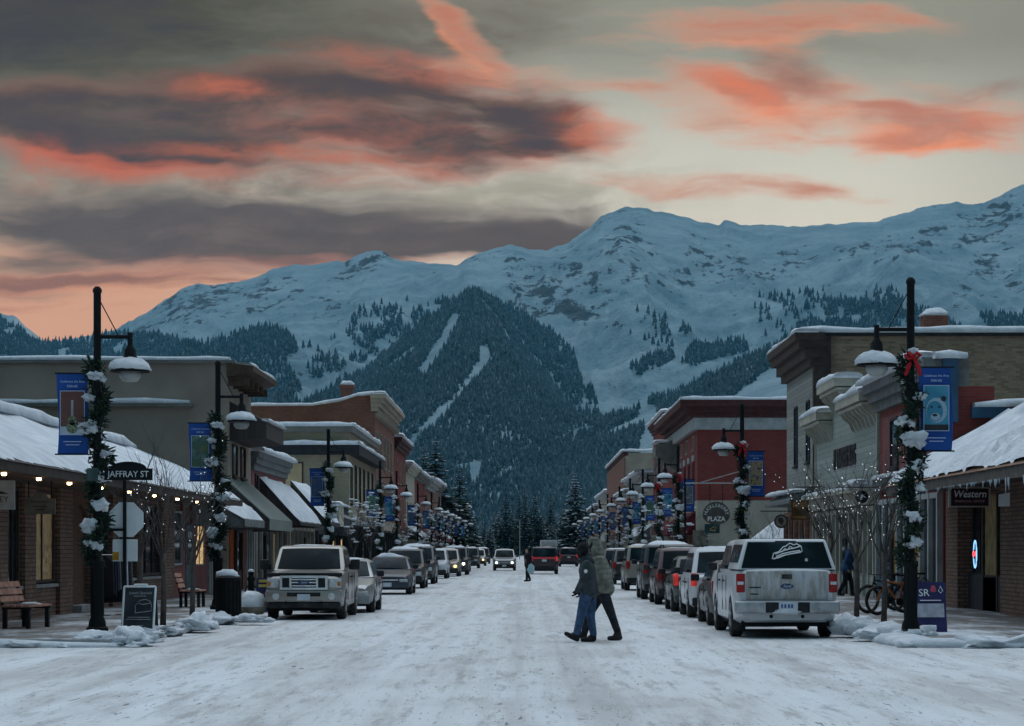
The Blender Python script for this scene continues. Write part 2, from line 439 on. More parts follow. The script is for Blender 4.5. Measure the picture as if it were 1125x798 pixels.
def emis(name, c, s, var=0.0):
    if name in MATS: return MATS[name]
    k = NT(name); k.col(tuple(min(.8, x) * .3 for x in c))
    if var:
        f = k.step(k.noise(k.pos(), 6, 3), .35, .65)
        k.l(k.mix(f, tuple(x * (1 - var) for x in c), c), k.b.inputs['Emission Color'])
    else: k.b.inputs['Emission Color'].default_value = (*c, 1)
    k.b.inputs['Emission Strength'].default_value = s
    MATS[name] = k.m; return k.m
def paint(name, c, metal=.3, rough=.3, dirt=.45):
    if name in MATS: return MATS[name]
    k = NT(name); p = k.pos(); a = k.n('ShaderNodeSeparateXYZ'); k.l(p, a.inputs[0])
    road = k.math('MULTIPLY', k.step(k.math('ADD', a.outputs[2], k.math('MULTIPLY', k.noise(p, 2.5, 5, .65), .5)), 1.05, .45), dirt)
    cc = k.mix(road, k.mix(k.step(k.noise(p, 1.4, 4), .3, .7, 0, .3), c, tuple(x * .75 for x in c)), tuple(.55 * x + .085 for x in c))
    k.col(cc); k.set(rough, metal, .5)
    k.l(k.step(road, 0, .4, rough, .75), k.b.inputs['Roughness'])
    k.b.inputs['Coat Weight'].default_value = .35; k.b.inputs['Coat Roughness'].default_value = .12
    MATS[name] = k.m; return k.m

def snow_mat():
    k = NT('snow'); p = k.n('ShaderNodeNewGeometry').outputs['Position']
    k.col(k.mix(k.step(k.noise(p, 1.8, 6), .35, .7), (.66, .70, .75), (.84, .87, .90))); k.set(.75, 0, .25)
    k.b.inputs['Subsurface Weight'].default_value = 0
    k.bump(k.noise(p, 6, 8, .68), .9, .10); MATS['snow'] = k.m; return k.m
SNOW = snow_mat()
def glass_mat(name, c=(.010, .013, .017), rough=.06, spec=.3):
    k = NT(name); p = k.n('ShaderNodeNewGeometry').outputs['Position']
    k.col(k.mix(k.step(k.noise(p, 1.1, 4), .45, .65), c, tuple(x * 2.6 for x in c))); k.set(rough, 0, spec)
    k.bump(k.noise(p, 1.3, 2), .04, .05); MATS[name] = k.m; return k.m
GLASS = glass_mat('window_glass', spec=.22); CARGLASS = glass_mat('car_glass', (.008, .015, .018), .05, .045)
BLACK = plain('black_metal', (.008, .009, .010), .6, .2, 4, spec=.12)
DARK = plain('dark_paint', (.03, .03, .034), .6)
TRIMW = plain('weathered_white', (.38, .39, .385), .7, .2, 2)
CREAM = plain('cream_paint', (.45, .41, .34), .75, .15, 2)
BROWN = plain('brown_paint', (.055, .04, .034), .65)
GREYP = plain('grey_paint', (.16, .17, .17), .7)
WHITE = plain('white_lettering', (.75, .76, .76), .6, .05)
RUBBER = plain('tyre_rubber', (.022, .022, .023), .85, .3, 5, snow=0, dirt=.5)
RIM = plain('rim_metal', (.35, .36, .37), .35, .2, 4, metal=.7, dirt=.5)
CHROME = plain('chrome', (.6, .62, .64), .18, .1, 4, metal=.9)
STUCCO = plain('tan_stucco', (.33, .265, .215), .9, .14, .5, .15)
WOOD = plain('bench_wood', (.42, .22, .16), .7, .25, 6)
# ------------------------------------------------------------------ terrain: one heightfield of three ridges
rng = np.random.default_rng(11)
def vnoise(x, y, seed=0):
    xi = np.floor(x).astype(np.int64); yi = np.floor(y).astype(np.int64); fx = x - xi; fy = y - yi
    fx = fx * fx * (3 - 2 * fx); fy = fy * fy * (3 - 2 * fy)
    def h(a, b):
        n = (a * 374761393 + b * 668265263 + seed * 1442695041) & 0xffffffff
        n = ((n ^ (n >> 13)) * 1274126177) & 0xffffffff
        return ((n ^ (n >> 16)) & 0xffff) / 65535.0
    return (h(xi, yi) * (1 - fx) + h(xi + 1, yi) * fx) * (1 - fy) + (h(xi, yi + 1) * (1 - fx) + h(xi + 1, yi + 1) * fx) * fy
def fbm(x, y, o=5, seed=0, g=.5):
    s = 0; a = 1; t = 0
    for i in range(o):
        s = s + a * vnoise(x, y, seed + i * 17); t += a; x = x * 2.03 + 5.1; y = y * 2.03 + 1.7; a *= g
    return s / t
def ridged(x, y, o=5, seed=0):
    s = 0; a = 1; t = 0
    for i in range(o):
        s = s + a * (1 - np.abs(2 * vnoise(x, y, seed + i * 13) - 1)); t += a; x = x * 2.1 + 3.3; y = y * 2.1 + 7.9; a *= .5
    return s / t
def sm(x, a, b):
    t = np.clip((x - a) / (b - a), 0, 1); return t * t * (3 - 2 * t)
CREST_A = [(-400,300),(-200,290),(-60,318),(0,343),(14,346),(22,352),(38,366),(48,376),(56,376),(65,374),(90,370),(110,366),(130,360),(142,352),(150,349),(170,337),(185,327),(200,317),(218,311),(235,312),(250,311),(285,302),(305,293),(320,291),(345,289),(380,286),(395,279),(408,275),(420,275),(432,283),(445,285),(475,289),(500,291),(520,281),(545,271),(563,268),(580,272),(600,275),(610,271),(625,266),(640,254),(655,243),(660,238),(675,231),(690,226),(705,227),(720,231),(745,236),(770,243),(790,247),(796,240),(812,245),(835,247),(850,247),(880,248),(910,245),(960,243),(985,236),(1010,228),(1030,223),(1050,221),(1065,223),(1080,221),(1100,213),(1125,202),(1200,168),(1300,150),(1500,160)]
CREST_B = [(-400,540),(0,505),(150,470),(230,470),(280,452),(350,436),(400,405),(450,366),(490,336),(503,324),(515,318),(528,320),(545,330),(570,374),(600,412),(640,470),(680,512),(720,545),(800,585),(1500,600)]
CREST_C = [(-400,480),(0,545),(200,565),(430,560),(500,532),(560,506),(640,478),(700,456),(760,430),(800,405),(840,386),(880,374),(920,366),(960,372),(1010,382),(1100,380),(1200,350),(1500,330)]
pxs = np.arange(-330, 1480, 1.9); Ys = np.concatenate([np.linspace(2050, 7000, 400), np.linspace(7040, 8200, 14)])
PXG, YG = np.meshgrid(pxs, Ys)
XG = (PXG - PX0) * YG / FOC
def layer(crest, Yc, Yf, p, back, rough, seed, jag):
    c = np.array(crest, float); py = np.interp(pxs, c[:, 0], c[:, 1])
    py = py + jag * (fbm(pxs / 9.0, pxs * 0, 4, seed) - .5) * 2
    # crest distance wanders so that the ridge is not one straight wall
    Yc_ = Yc + 260 * (fbm(pxs / 130.0, pxs * 0 + 9, 2, seed + 3) - .5)
    zc = (PY0 - py) * Yc_ / FOC
    t = np.clip((YG - Yf) / (Yc_[None] - Yf), 0, 1)
    kk = np.exp(-np.linspace(-2, 2, 45) ** 2); kk /= kk.sum(); zs = np.convolve(np.pad(zc, 22, mode='edge'), kk, 'valid')
    w8 = t ** 9
    z = (zs[None] * (1 - w8) + zc[None] * w8) * t ** p
    z = np.where(YG > Yc_[None], zc[None] * np.clip(1 - (np.maximum(YG - Yc_[None], 0) / back) ** 1.2, -.2, 1), z)
    env = np.sin(np.pi * np.clip(t, 0, 1)) ** .8
    rel = ridged(XG / 620.0 + .25 * fbm(XG / 400, YG / 400, 3, seed + 40), YG / 1500.0, 5, seed) - .55
    z = z + rough * env * rel + rough * .30 * env * (ridged(XG / 150.0 + .3 * fbm(XG / 120, YG / 120, 2, seed + 60), YG / 420.0, 4, seed + 5) - .55)
    return z
ZA = layer(CREST_A, 6800, 2500, 1.38, 2500, 270, 1, 2.2)
ZB = layer(CREST_B, 4800, 2250, 1.12, 900, 90, 2, 1.5)
ZC = layer(CREST_C, 3500, 2100, 1.05, 800, 45, 3, 1.0)
ZT = np.maximum(np.maximum(ZA, ZB), ZC) - .4
ZT = np.maximum(ZT, -.4)
PYT = PY0 - (ZT - CAMZ) * FOC / YG
# bare rock where the ridges show it
def gm(px, py, cx, cy, rx, ry, rot=0):
    a = R(rot); dx = px - cx; dy = py - cy
    ex = (dx * math.cos(a) + dy * math.sin(a)) / rx; ey = (-dx * math.sin(a) + dy * math.cos(a)) / ry
    return np.exp(-(ex * ex + ey * ey))
ROCKS = [(215,332,60,24,-8,.9),(275,322,55,26,10,.7),(310,318,40,22,0,.7),(400,290,38,13,-25,1.15),(360,335,26,30,20,.6),(300,372,30,40,60,.5),(455,290,30,8,0,.5),(560,285,45,12,0,.6),(600,318,50,20,18,.9),(628,338,40,14,22,1.3),(590,345,30,20,10,.6),(690,265,40,30,70,.7),(700,300,50,14,5,.6),(650,305,40,20,30,.8),(790,290,60,26,15,.75),(760,312,40,12,0,.6),(840,300,40,16,-20,.7),(880,282,50,14,-10,.6),(930,275,70,12,-8,.55),(1010,262,70,14,-22,.7),(1085,245,60,26,-35,.9),(1090,292,40,24,20,.8),(1060,320,36,9,5,.6),(1110,315,30,14,-20,.6),(545,345,30,22,30,.8),(505,340,20,14,0,.6)]
reg = np.zeros_like(ZT)
for cx, cy_, rx, ry, ro, am in ROCKS: reg = np.maximum(reg, am * gm(PXG, PYT, cx, cy_, rx, ry, ro))
zx = np.gradient(ZT, axis=1) / np.maximum(np.gradient(XG, axis=1), .1); zy = np.gradient(ZT, axis=0) / np.gradient(YG, axis=0)
steep = sm(np.hypot(zx, zy), .3, .8)
rock = np.where(YG > 4300, np.clip(reg * .9 + .18 * steep, 0, 1.3), 0.06 * steep)
nr, nc = ZT.shape
tm = bpy.data.meshes.new('mountain_terrain')
co = np.stack([XG, YG, ZT], -1).reshape(-1, 3)
tm.vertices.add(nr * nc); tm.vertices.foreach_set('co', co.ravel())
ii = np.arange(nr * nc).reshape(nr, nc)
q = np.stack([ii[:-1, :-1], ii[:-1, 1:], ii[1:, 1:], ii[1:, :-1]], -1).reshape(-1, 4)
tm.loops.add(q.size); tm.polygons.add(len(q)); tm.loops.foreach_set('vertex_index', q.ravel())
tm.polygons.foreach_set('loop_start', np.arange(len(q)) * 4); tm.polygons.foreach_set('loop_total', np.full(len(q), 4))
tm.polygons.foreach_set('use_smooth', np.ones(len(q), bool)); tm.update()
at_ = tm.attributes.new('rock', 'FLOAT', 'POINT'); at_.data.foreach_set('value', rock.ravel())
k = NT('mountain_snow_and_rock'); a = k.n('ShaderNodeAttribute', attribute_name='rock'); p = k.n('ShaderNodeNewGeometry').outputs['Position']
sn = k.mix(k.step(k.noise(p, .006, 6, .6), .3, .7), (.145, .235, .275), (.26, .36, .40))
rk = k.mix(k.step(k.noise(k.mapping(p, (1, 1, 2.5)), .03, 6, .65), .3, .7), (.016, .022, .027), (.065, .078, .088))
n1 = k.noise(k.mapping(p, (1, .45, 2.2)), .016, 9, .66); n2 = k.noise(k.mapping(p, (1.6, .5, .6)), .035, 7, .7)
ro_ = k.math('ADD', k.math('ADD', k.math('MULTIPLY', n1, .6), k.math('MULTIPLY', n2, .4)), k.math('MULTIPLY', a.outputs['Fac'], .17))
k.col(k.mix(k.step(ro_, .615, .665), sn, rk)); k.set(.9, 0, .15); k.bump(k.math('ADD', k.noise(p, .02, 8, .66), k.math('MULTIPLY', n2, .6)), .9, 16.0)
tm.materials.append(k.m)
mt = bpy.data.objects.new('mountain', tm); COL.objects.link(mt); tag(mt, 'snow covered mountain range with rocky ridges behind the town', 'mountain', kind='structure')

# ---- the forest on the slopes
def inpoly(px, py, poly):
    c = np.zeros(px.shape, bool); n = len(poly)
    for i in range(n):
        x0, y0 = poly[i]; x1, y1 = poly[(i + 1) % n]
        if y0 == y1: continue
        hit = ((y0 > py) != (y1 > py)) & (px < (x1 - x0) * (py - y0) / (y1 - y0) + x0)
        c ^= hit
    return c
def nearline(px, py, pts, w):
    d = np.full(px.shape, 1e9)
    for (x0, y0, w0), (x1, y1, w1) in zip(pts[:-1], pts[1:]):
        L = (x1 - x0) ** 2 + (y1 - y0) ** 2; t = np.clip(((px - x0) * (x1 - x0) + (py - y0) * (y1 - y0)) / L, 0, 1)
        d = np.minimum(d, np.hypot(px - x0 - t * (x1 - x0), py - y0 - t * (y1 - y0)) - w * (w0 + t * (w1 - w0)))
    return d < 1.2
FOREST = [  # polygon, density, noise threshold
    ([(515,321),(530,324),(548,336),(572,380),(602,416),(640,468),(600,488),(560,506),(520,620),(150,620),(210,500),(290,462),(350,440),(402,408),(452,369),(490,339)], 1.0, .0),
    ([(440,560),(560,504),(640,478),(700,457),(735,442),(750,470),(745,610),(440,610)], 1.0, .0),
    ([(128,392),(190,385),(232,380),(262,368),(300,359),(318,371),(326,386),(312,402),(332,432),(352,438),(280,470),(120,470)], .9, .30),
    ([(342,402),(372,388),(420,362),(462,340),(500,326),(512,330),(470,358),(430,386),(372,408),(350,418)], .20, .47),
    ([(330,380),(400,340),(450,330),(450,360),(380,400),(340,420)], .07, .5),
    ([(520,330),(548,332),(575,348),(600,366),(592,380),(566,372)], .8, .36),
    ([(575,350),(602,365),(632,390),(640,436),(622,432),(596,402),(578,382)], .55, .42),
    ([(600,400),(650,430),(660,470),(640,468)], .18, .45),
    ([(690,405),(730,385),(742,395),(700,415)], .5, .4),
    ([(640,470),(700,452),(720,440),(750,430),(800,405),(842,386),(876,372),(884,388),(850,402),(800,440),(740,470),(700,480)], .85, .36),
    ([(750,400),(765,381),(818,376),(822,387),(790,394),(765,402)], .7, .34),
    ([(838,396),(872,364),(905,346),(960,334),(988,330),(1000,336),(1024,346),(1060,366),(1040,378),(960,372),(920,366),(880,384)], .75, .36),
    ([(905,336),(925,330),(970,326),(940,346),(912,346)], .3, .42),
    ([(1078,348),(1110,350),(1140,346),(1140,372),(1092,372)], .6, .38),
    ([(48,384),(66,378),(130,366),(180,370),(220,380),(130,400),(48,404)], .34, .4),
    ([(-60,350),(0,352),(22,362),(46,384),(40,404),(-60,404)], .5, .38),
    ([(0,376),(140,376),(140,402),(0,402)], .30, .40),
    ([(700,340),(760,360),(740,390),(690,372)], .05, .5), ([(820,330),(960,300),(1000,330),(840,372)], .05, .5),
]
RUNS = [([(500,350,1),(492,366,1),(478,392,1.3),(464,411,1.2)], 4.2), ([(531,386,1),(534,398,1.2),(524,408,1),(516,420,.8),(500,440,.5)], 4.8), ([(494,446,1),(478,462,1.2),(462,478,1.2),(448,492,1)], 4.0),
        ([(457,382,1),(443,393,1),(430,404,1)], 1.6), ([(712,456,1.6),(716,470,1.1),(710,498,1.3),(708,520,1)], 6.5), ([(718,458,1),(692,468,.8),(672,477,.6)], 5), ([(524,512,1),(522,524,1.4),(520,532,1)], 4.0), ([(500,516,1),(530,509,1),(545,510,.6)], 2.6),
        ([(541,531,.6),(552,523,1),(563,517,1.1)], 3.2), ([(553,480,1),(562,485,1),(572,482,.7)], 2.6), ([(345,432,1),(330,440,1)], 6), ([(528,330,.7),(545,350,1),(560,378,1)], 1.4), ([(588,430,.6),(587,440,.6)], 2)]
N = 520000
sx_ = rng.uniform(-120, 1260, N); sy_ = rng.uniform(320, 606, N)
fb = fbm(sx_ / 14.0, sy_ / 9.0, 4, 55, .55)
keep = np.zeros(N, bool); pr = rng.random(N)
for poly, dens, th in FOREST:
    xs_ = sx_ + (fbm(sx_ / 7, sy_ / 7, 2, 91) - .5) * 8
    keep |= inpoly(xs_, sy_, poly) & (pr < dens) & (fb > th)
for pts, w in RUNS:
    keep &= ~nearline(sx_ + (fbm(sx_ / 5, sy_ / 5, 2, 23) - .5) * 5, sy_, pts, w)
keep &= pr < 1
sx_, sy_ = sx_[keep], sy_[keep]
RM = np.minimum.accumulate(PYT, axis=0)
ci = np.clip(np.round((sx_ - pxs[0]) / 1.9).astype(int), 0, nc - 1)
rows = np.array([np.searchsorted(-RM[:, c], -y) for c, y in zip(ci, sy_)])
ok = rows < 400; sx_, ci, rows = sx_[ok], ci[ok], rows[ok]
ty = Ys[rows] + rng.uniform(-6, 6, len(rows)); tx = (sx_ - PX0) * ty / FOC
tz = ZT[rows, ci] - 1.2
# thin out to even spacing
_, first = np.unique(np.stack([np.floor(tx / 5.0), np.floor(ty / 11)], 1), axis=0, return_index=True)
tx, ty, tz = tx[first], ty[first], tz[first]
n = len(tx); hgt = rng.uniform(.6, 1.25, n) * np.where(ty < 3600, 13.5, np.where(ty < 4900, 16.5, 18)); rad = hgt * rng.uniform(.19, .27, n)
print('forest trees', n)
ang = np.arange(5) * 2 * np.pi / 5
base = np.concatenate([[[0, 0, 1.0]], np.stack([np.cos(ang) * .62, np.sin(ang) * .62, np.full(5, .48)], 1), [[0, 0, .74]], np.stack([np.cos(ang + .6), np.sin(ang + .6), np.full(5, .08)], 1)])
vv = np.empty((n, 12, 3)); rot = rng.uniform(0, 6.28, n); cr, sr = np.cos(rot), np.sin(rot)
jit = 1 + rng.uniform(-.25, .25, (n, 12))
bx = base[None, :, 0] * rad[:, None] * jit; by = base[None, :, 1] * rad[:, None] * jit
vv[:, :, 0] = tx[:, None] + bx * cr[:, None] - by * sr[:, None]; vv[:, :, 1] = ty[:, None] + bx * sr[:, None] + by * cr[:, None]
vv[:, :, 2] = tz[:, None] + base[None, :, 2] * hgt[:, None]
tri = np.array([(0, 1 + i, 1 + (i + 1) % 5) for i in range(5)] + [(6, 7 + i, 7 + (i + 1) % 5) for i in range(5)])
ft = (tri[None] + (np.arange(n) * 12)[:, None, None]).reshape(-1, 3)
fm = bpy.data.meshes.new('mountain_forest'); fm.vertices.add(n * 12); fm.vertices.foreach_set('co', vv.ravel())
fm.loops.add(ft.size); fm.polygons.add(len(ft)); fm.loops.foreach_set('vertex_index', ft.ravel())
fm.polygons.foreach_set('loop_start', np.arange(len(ft)) * 3); fm.polygons.foreach_set('loop_total', np.full(len(ft), 3)); fm.update()
tint = fm.attributes.new('tint', 'FLOAT', 'POINT'); tint.data.foreach_set('value', np.repeat(rng.random(n), 12))
k = NT('frosted_conifers'); a = k.n('ShaderNodeAttribute', attribute_name='tint'); p = k.n('ShaderNodeNewGeometry').outputs['Position']
g = k.mix(a.outputs['Fac'], (.016, .033, .040), (.034, .057, .066))
fr = k.math('MULTIPLY', k.step(k.noise(p, .16, 4, .7), .47, .66), k.step(a.outputs['Fac'], .0, 1, .12, .55))
k.col(k.mix(fr, g, (.20, .25, .28))); k.set(.95, 0, .1); fm.materials.append(k.m)
fo = bpy.data.objects.new('mountain_forest', fm); COL.objects.link(fo); tag(fo, 'dense frosted conifer forest covering the lower mountain slopes', 'forest', kind='stuff')

# ---- air
hz = MB(); hz.box(-3600, 3600, -150, 8400, -1.6, max(1500, float(ZT.max()) + 60))
k = NT('haze_air'); k.t.nodes.remove(k.b); pvol = k.n('ShaderNodeVolumePrincipled'); pvol.inputs['Color'].default_value = (.14, .60, .86, 1)
pvol.inputs['Density'].default_value = 2.5e-5; pvol.inputs['Anisotropy'].default_value = 0.0
k.l(pvol.outputs[0], [q for q in k.t.nodes if q.type == 'OUTPUT_MATERIAL'][0].inputs['Volume'])
ho = hz.build('haze', k.m, origin=(0, 0, 0)); tag(ho, 'thin blue evening haze in front of the mountains', 'haze', kind='stuff')

# ------------------------------------------------------------------ ground, road, pavements
gm_ = MB(); gm_.add([(-3000, -100, -.012), (3000, -100, -.012), (3000, 2400, -.012), (-3000, 2400, -.012)], [(0, 1, 2, 3)])
go = gm_.build('ground', plain('snowy_ground', (.5, .54, .58), .9, .2, .05), origin=(0, 0, -.012)); tag(go, kind='structure')
k = NT('packed_snow_road'); p = k.n('ShaderNodeNewGeometry').outputs['Position']; a = k.n('ShaderNodeSeparateXYZ'); k.l(p, a.inputs[0])
lane = k.noise(k.mapping(p, (.62, .006, 1)), 1.0, 6, .62); lane2 = k.noise(k.mapping(p, (2.6, .02, 1), (5, 1, 0)), 1.0, 4, .6)
sep = k.math('MULTIPLY', k.math('SUBTRACT', 1.0, k.step(a.outputs[1], 36, 52)), .5)
turn = k.noise(k.mapping(p, (.10, .22, 1), (2, 7, 0)), 1.0, 5, .6)
trk = k.math('ADD', k.math('MULTIPLY', lane, .62), k.math('ADD', k.math('MULTIPLY', lane2, .38), k.math('MULTIPLY', sep, k.math('SUBTRACT', turn, .5))))
patch = k.noise(k.mapping(p, (1, .11, 1)), .55, 7, .66); finer = k.noise(k.mapping(p, (1, .10, 1)), 4.2, 7, .72)
c1 = k.mix(k.step(trk, .36, .60), (.49, .49, .49), (.66, .67, .68))
c1 = k.mix(k.step(patch, .46, .70, 0, .75), c1, (.73, .76, .80))
c1 = k.mix(k.step(k.noise(k.mapping(p, (1, .12, 1), (9, 3, 0)), .9, 8, .72), .50, .68, 0, .65), c1, (.37, .36, .35))
c1 = k.mix(k.step(finer, .50, .68, 0, .6), c1, (.25, .24, .23))
gr = k.noise(k.mapping(p, (1, .11, 1)), 12, 3, .62)
c1 = k.mix(k.math('MULTIPLY', k.step(gr, .61, .68, 0, .75), k.step(k.noise(k.mapping(p, (1, .2, 1), (4, 4, 0)), .7, 4), .42, .6)), c1, (.06, .055, .05))
g2 = k.noise(k.mapping(p, (1, .12, 1)), 28, 2, .6); c1 = k.mix(k.step(g2, .66, .71, 0, .85), c1, (.05, .045, .04))
k.col(c1); k.set(.72, 0, .25); k.bump(k.math('ADD', k.math('MULTIPLY', trk, .8), k.math('ADD', k.math('MULTIPLY', finer, .6), k.math('MULTIPLY', patch, .6))), .6, .06)
ROADM = k.m
rd = MB()
for y0, y1, xa, xb in ((-20, 41.2, -60, 60), (41.2, 640, -7.0, 6.7)):
    ny = 2
    rd.add([(xa, y0, 0), (xb, y0, 0), (xb, y1, 0), (xa, y1, 0)], [(0, 1, 2, 3)])
ro = rd.build('road', ROADM, origin=(0, 0, 0)); tag(ro, 'main street packed with grey trampled snow', 'road', kind='structure')
k = NT('pavement_slabs'); p = k.n('ShaderNodeNewGeometry').outputs['Position']
c1 = k.mix(k.step(k.noise(p, .9, 6, .65), .3, .7), (.17, .155, .145), (.27, .25, .24))
q = k.n('ShaderNodeTexBrick'); k.l(k.mapping(p, (.7, .7, 1)), q.inputs['Vector']); q.inputs['Scale'].default_value = 1; q.inputs['Mortar Size'].default_value = .012
q.inputs['Color1'].default_value = (1, 1, 1, 1); q.inputs['Color2'].default_value = (.9, .9, .9, 1); q.inputs['Mortar'].default_value = (.45, .45, .45, 1)
mm = k.n('ShaderNodeMix', data_type='RGBA', blend_type='MULTIPLY'); mm.inputs[0].default_value = 1; k.l(c1, mm.inputs[6]); k.l(q.outputs['Color'], mm.inputs[7])
c2 = k.mix(k.step(k.noise(k.mapping(p, (1, .35, 1)), .8, 7, .68), .46, .64), mm.outputs[2], (.62, .66, .70))
k.col(c2); k.set(.75, 0, .35); PAVE = k.m
KERB = plain('concrete_kerb', (.3, .3, .3), .85, .2, 2, snow=.3)
for sx, xi, xo in ((-1, -7.0, -14.0), (1, 6.7, 14.0)):
    m = MB(); a, b = sorted((xi + sx * .16, xo)); m.box(a, b, 41.4, 640, -.01, .13)
    o = m.build('pavement', PAVE); tag(o, 'brick paved pavement dusted with trodden snow', 'pavement', kind='structure')
    m = MB(); a, b = sorted((xi, xi + sx * .16)); m.box(a, b, 41.2, 640, -.01, .14); a, b = sorted((xi + sx * .16, xo)); m.box(a, b, 41.2, 41.4, -.01, .14)
    o = m.build('kerb', KERB); tag(o, 'low concrete kerb under the ploughed snow', 'kerb', kind='structure')
# ------------------------------------------------------------------ buildings
FXS = {-1: -11.3, 1: 11.5}
BR_DARK = brick('brown_brick', (.19, .11, .082), (.28, .17, .125), (.055, .05, .047), .3, .10)
BR_RED = brick('red_brick', (.235, .036, .031), (.30, .055, .044), (.15, .075, .066))
BR_OLD = brick('old_russet_brick', (.215, .068, .046), (.29, .115, .076), (.22, .17, .14))
BR_YEL = brick('buff_brick', (.40, .275, .18), (.20, .135, .09), (.25, .21, .17), .30, .098)
BR_PNK = brick('pink_painted_brick', (.25, .085, .085), (.29, .105, .10), (.2, .09, .09))
BR_CRM = brick('cream_brick', (.38, .31, .21), (.43, .36, .25), (.26, .23, .17), .26, .085, .2)
BR_ORG = brick('orange_brown_brick', (.17, .075, .04), (.12, .055, .035), (.1, .08, .07))
CLAP = boards('grey_clapboard', (.29, .295, .27), .17)
CLAPW = boards('pale_green_clapboard', (.34, .37, .335), .2)
SLAT = boards('dark_vertical_slats', (.062, .048, .045), .22, True)
OLDBD = boards('weathered_grey_boards', (.15, .135, .115), .24)
DKSLT = boards('dark_shop_cladding', (.035, .04, .052), .3, True)
MAROON = plain('maroon_canvas', (.12, .015, .025), .85)
GREENC = plain('grey_green_canvas', (.20, .225, .205), .8, .12, 2)
TEAL = plain('teal_door_paint', (.05, .10, .115), .55)
BLUEP = plain('blue_trim_paint', (.04, .10, .17), .6, .2, 1.5)
ORANGE = plain('orange_painted_wall', (.48, .10, .03), .8, .15, 2)
SHING = boards('roof_shingles', (.075, .065, .06), .2)
GREYC = plain('cornice_grey', (.20, .20, .18), .8, .15, 2)
DKRED = plain('oxblood_cornice', (.085, .030, .028), .7)
TAN2 = plain('tan_render', (.40, .35, .28), .9, .12, .7)
STONE = plain('rough_stone', (.17, .15, .12), .95, .5, 3, .6)
SOFF = plain('soffit_brown', (.085, .055, .04), .8)
BULB = emis('warm_bulb', (1.0, .62, .25), 26.0)
LITWIN = emis('lit_interior', (.95, .60, .26), .85, .75)
DIMGLOW = emis('dim_pane_glow', (.55, .40, .2), .16, .8)  # faint warm glow added to panes that are otherwise dark
BLIND = plain('drawn_blind', (.62, .47, .27), .85, .15, 1.2)

def bthing(name, label, s, y0, y1, group=None, cat='building', x=None):
    return thing(name, label, cat, (FXS[s] if x is None else x, (y0 + y1) / 2, 0), 0, group)
def part(name, mats, root, fill, **kw):
    m = MB(); fill(m)
    return m.build(name, mats, root, world=True, **kw)
def wallbox(root, s, y0, y1, z, mat_, depth=18, fx=None, name='wall'):
    f = FXS[s] if fx is None else fx; a, b = sorted((f, f + s * depth))
    return part(name, mat_, root, lambda m: m.box(a, b, y0, y1, 0, z))
def xbox(m, s, f, out0, out1, y0, y1, z0, z1, mi=0):
    """box on a facade from out0 to out1 metres towards the street"""
    a, b = sorted((f - s * out0, f - s * out1)); m.box(a, b, y0, y1, z0, z1, mi)
def win(root, s, y0, y1, z0, z1, fr=None, pane=None, mull=(1, 1), f=None, w=.07, sill=True, out=.06):
    fr = fr or TRIMW; pane = pane or GLASS; f = FXS[s] if f is None else f
    m = MB()
    xbox(m, s, f, .0, out, y0 - w, y0, z0 - w, z1 + w); xbox(m, s, f, .0, out, y1, y1 + w, z0 - w, z1 + w)
    xbox(m, s, f, .0, out, y0, y1, z1, z1 + w); xbox(m, s, f, .0, out, y0, y1, z0 - w, z0)
    for i in range(1, mull[0]):
        yc = y0 + (y1 - y0) * i / mull[0]; xbox(m, s, f, .0, out * .8, yc - w * .35, yc + w * .35, z0, z1)
    for i in range(1, mull[1]):
        zc = z0 + (z1 - z0) * i / mull[1]; xbox(m, s, f, .0, out * .7, y0, y1, zc - w * .35, zc + w * .35)
    if sill: xbox(m, s, f, .0, out * 2.2, y0 - w * 1.5, y1 + w * 1.5, z0 - w * 2.2, z0 - w - .003)
    o = m.build('window', fr, root, world=True)
    m = MB(); xbox(m, s, f, .0, .018, y0, y1, z0, z1)
    m.build('pane', pane, o, world=True)
    return o
def win_c(root, x0, x1, z0, z1, Y, fr=None, pane=None, mull=(1, 1), w=.08):
    fr = fr or TRIMW; pane = pane or GLASS; m = MB(); o_ = .07
    m.box(x0 - w, x0, Y - o_, Y, z0 - w, z1 + w); m.box(x1, x1 + w, Y - o_, Y, z0 - w, z1 + w); m.box(x0, x1, Y - o_, Y, z1, z1 + w); m.box(x0, x1, Y - o_, Y, z0 - w, z0)
    for i in range(1, mull[0]):
        c = x0 + (x1 - x0) * i / mull[0]; m.box(c - .03, c + .03, Y - .05, Y, z0, z1)
    o = m.build('window', fr, root, world=True)
    m = MB(); m.box(x0, x1, Y - .018, Y, z0, z1); m.build('pane', pane, o, world=True)
    return o
def snowcap(root, paths, seed=0, name='snow_cap'):
    for p, w, h in paths:
        m = MB(); snow_strip(m, p, w, h, seed); o = m.build(name, SNOW, root, world=True, smooth=True)
    return o
def cornice(root, s, y0, y1, z, out, hgt, mat_, back=None, steps=3, f=None, camera_side=True, dent=False):
    f = FXS[s] if f is None else f
    m = MB()
    for i in range(steps):
        o = out * (i + 1) / steps; a = z - hgt + hgt * i / steps; b = z - hgt + hgt * (i + 1) / steps - .002
        xbox(m, s, f, -.3, o, y0 - (o if camera_side else 0), y1 + o * .5, a, b)
    if dent:
        n = max(3, int((y1 - y0) / .9))
        for i in range(n):
            yc = y0 + (y1 - y0) * (i + .5) / n; xbox(m, s, f, .0, out * .5, yc - .12, yc + .12, z - hgt - .45, z - hgt - .002)
    return m.build('cornice', mat_, root, world=True)
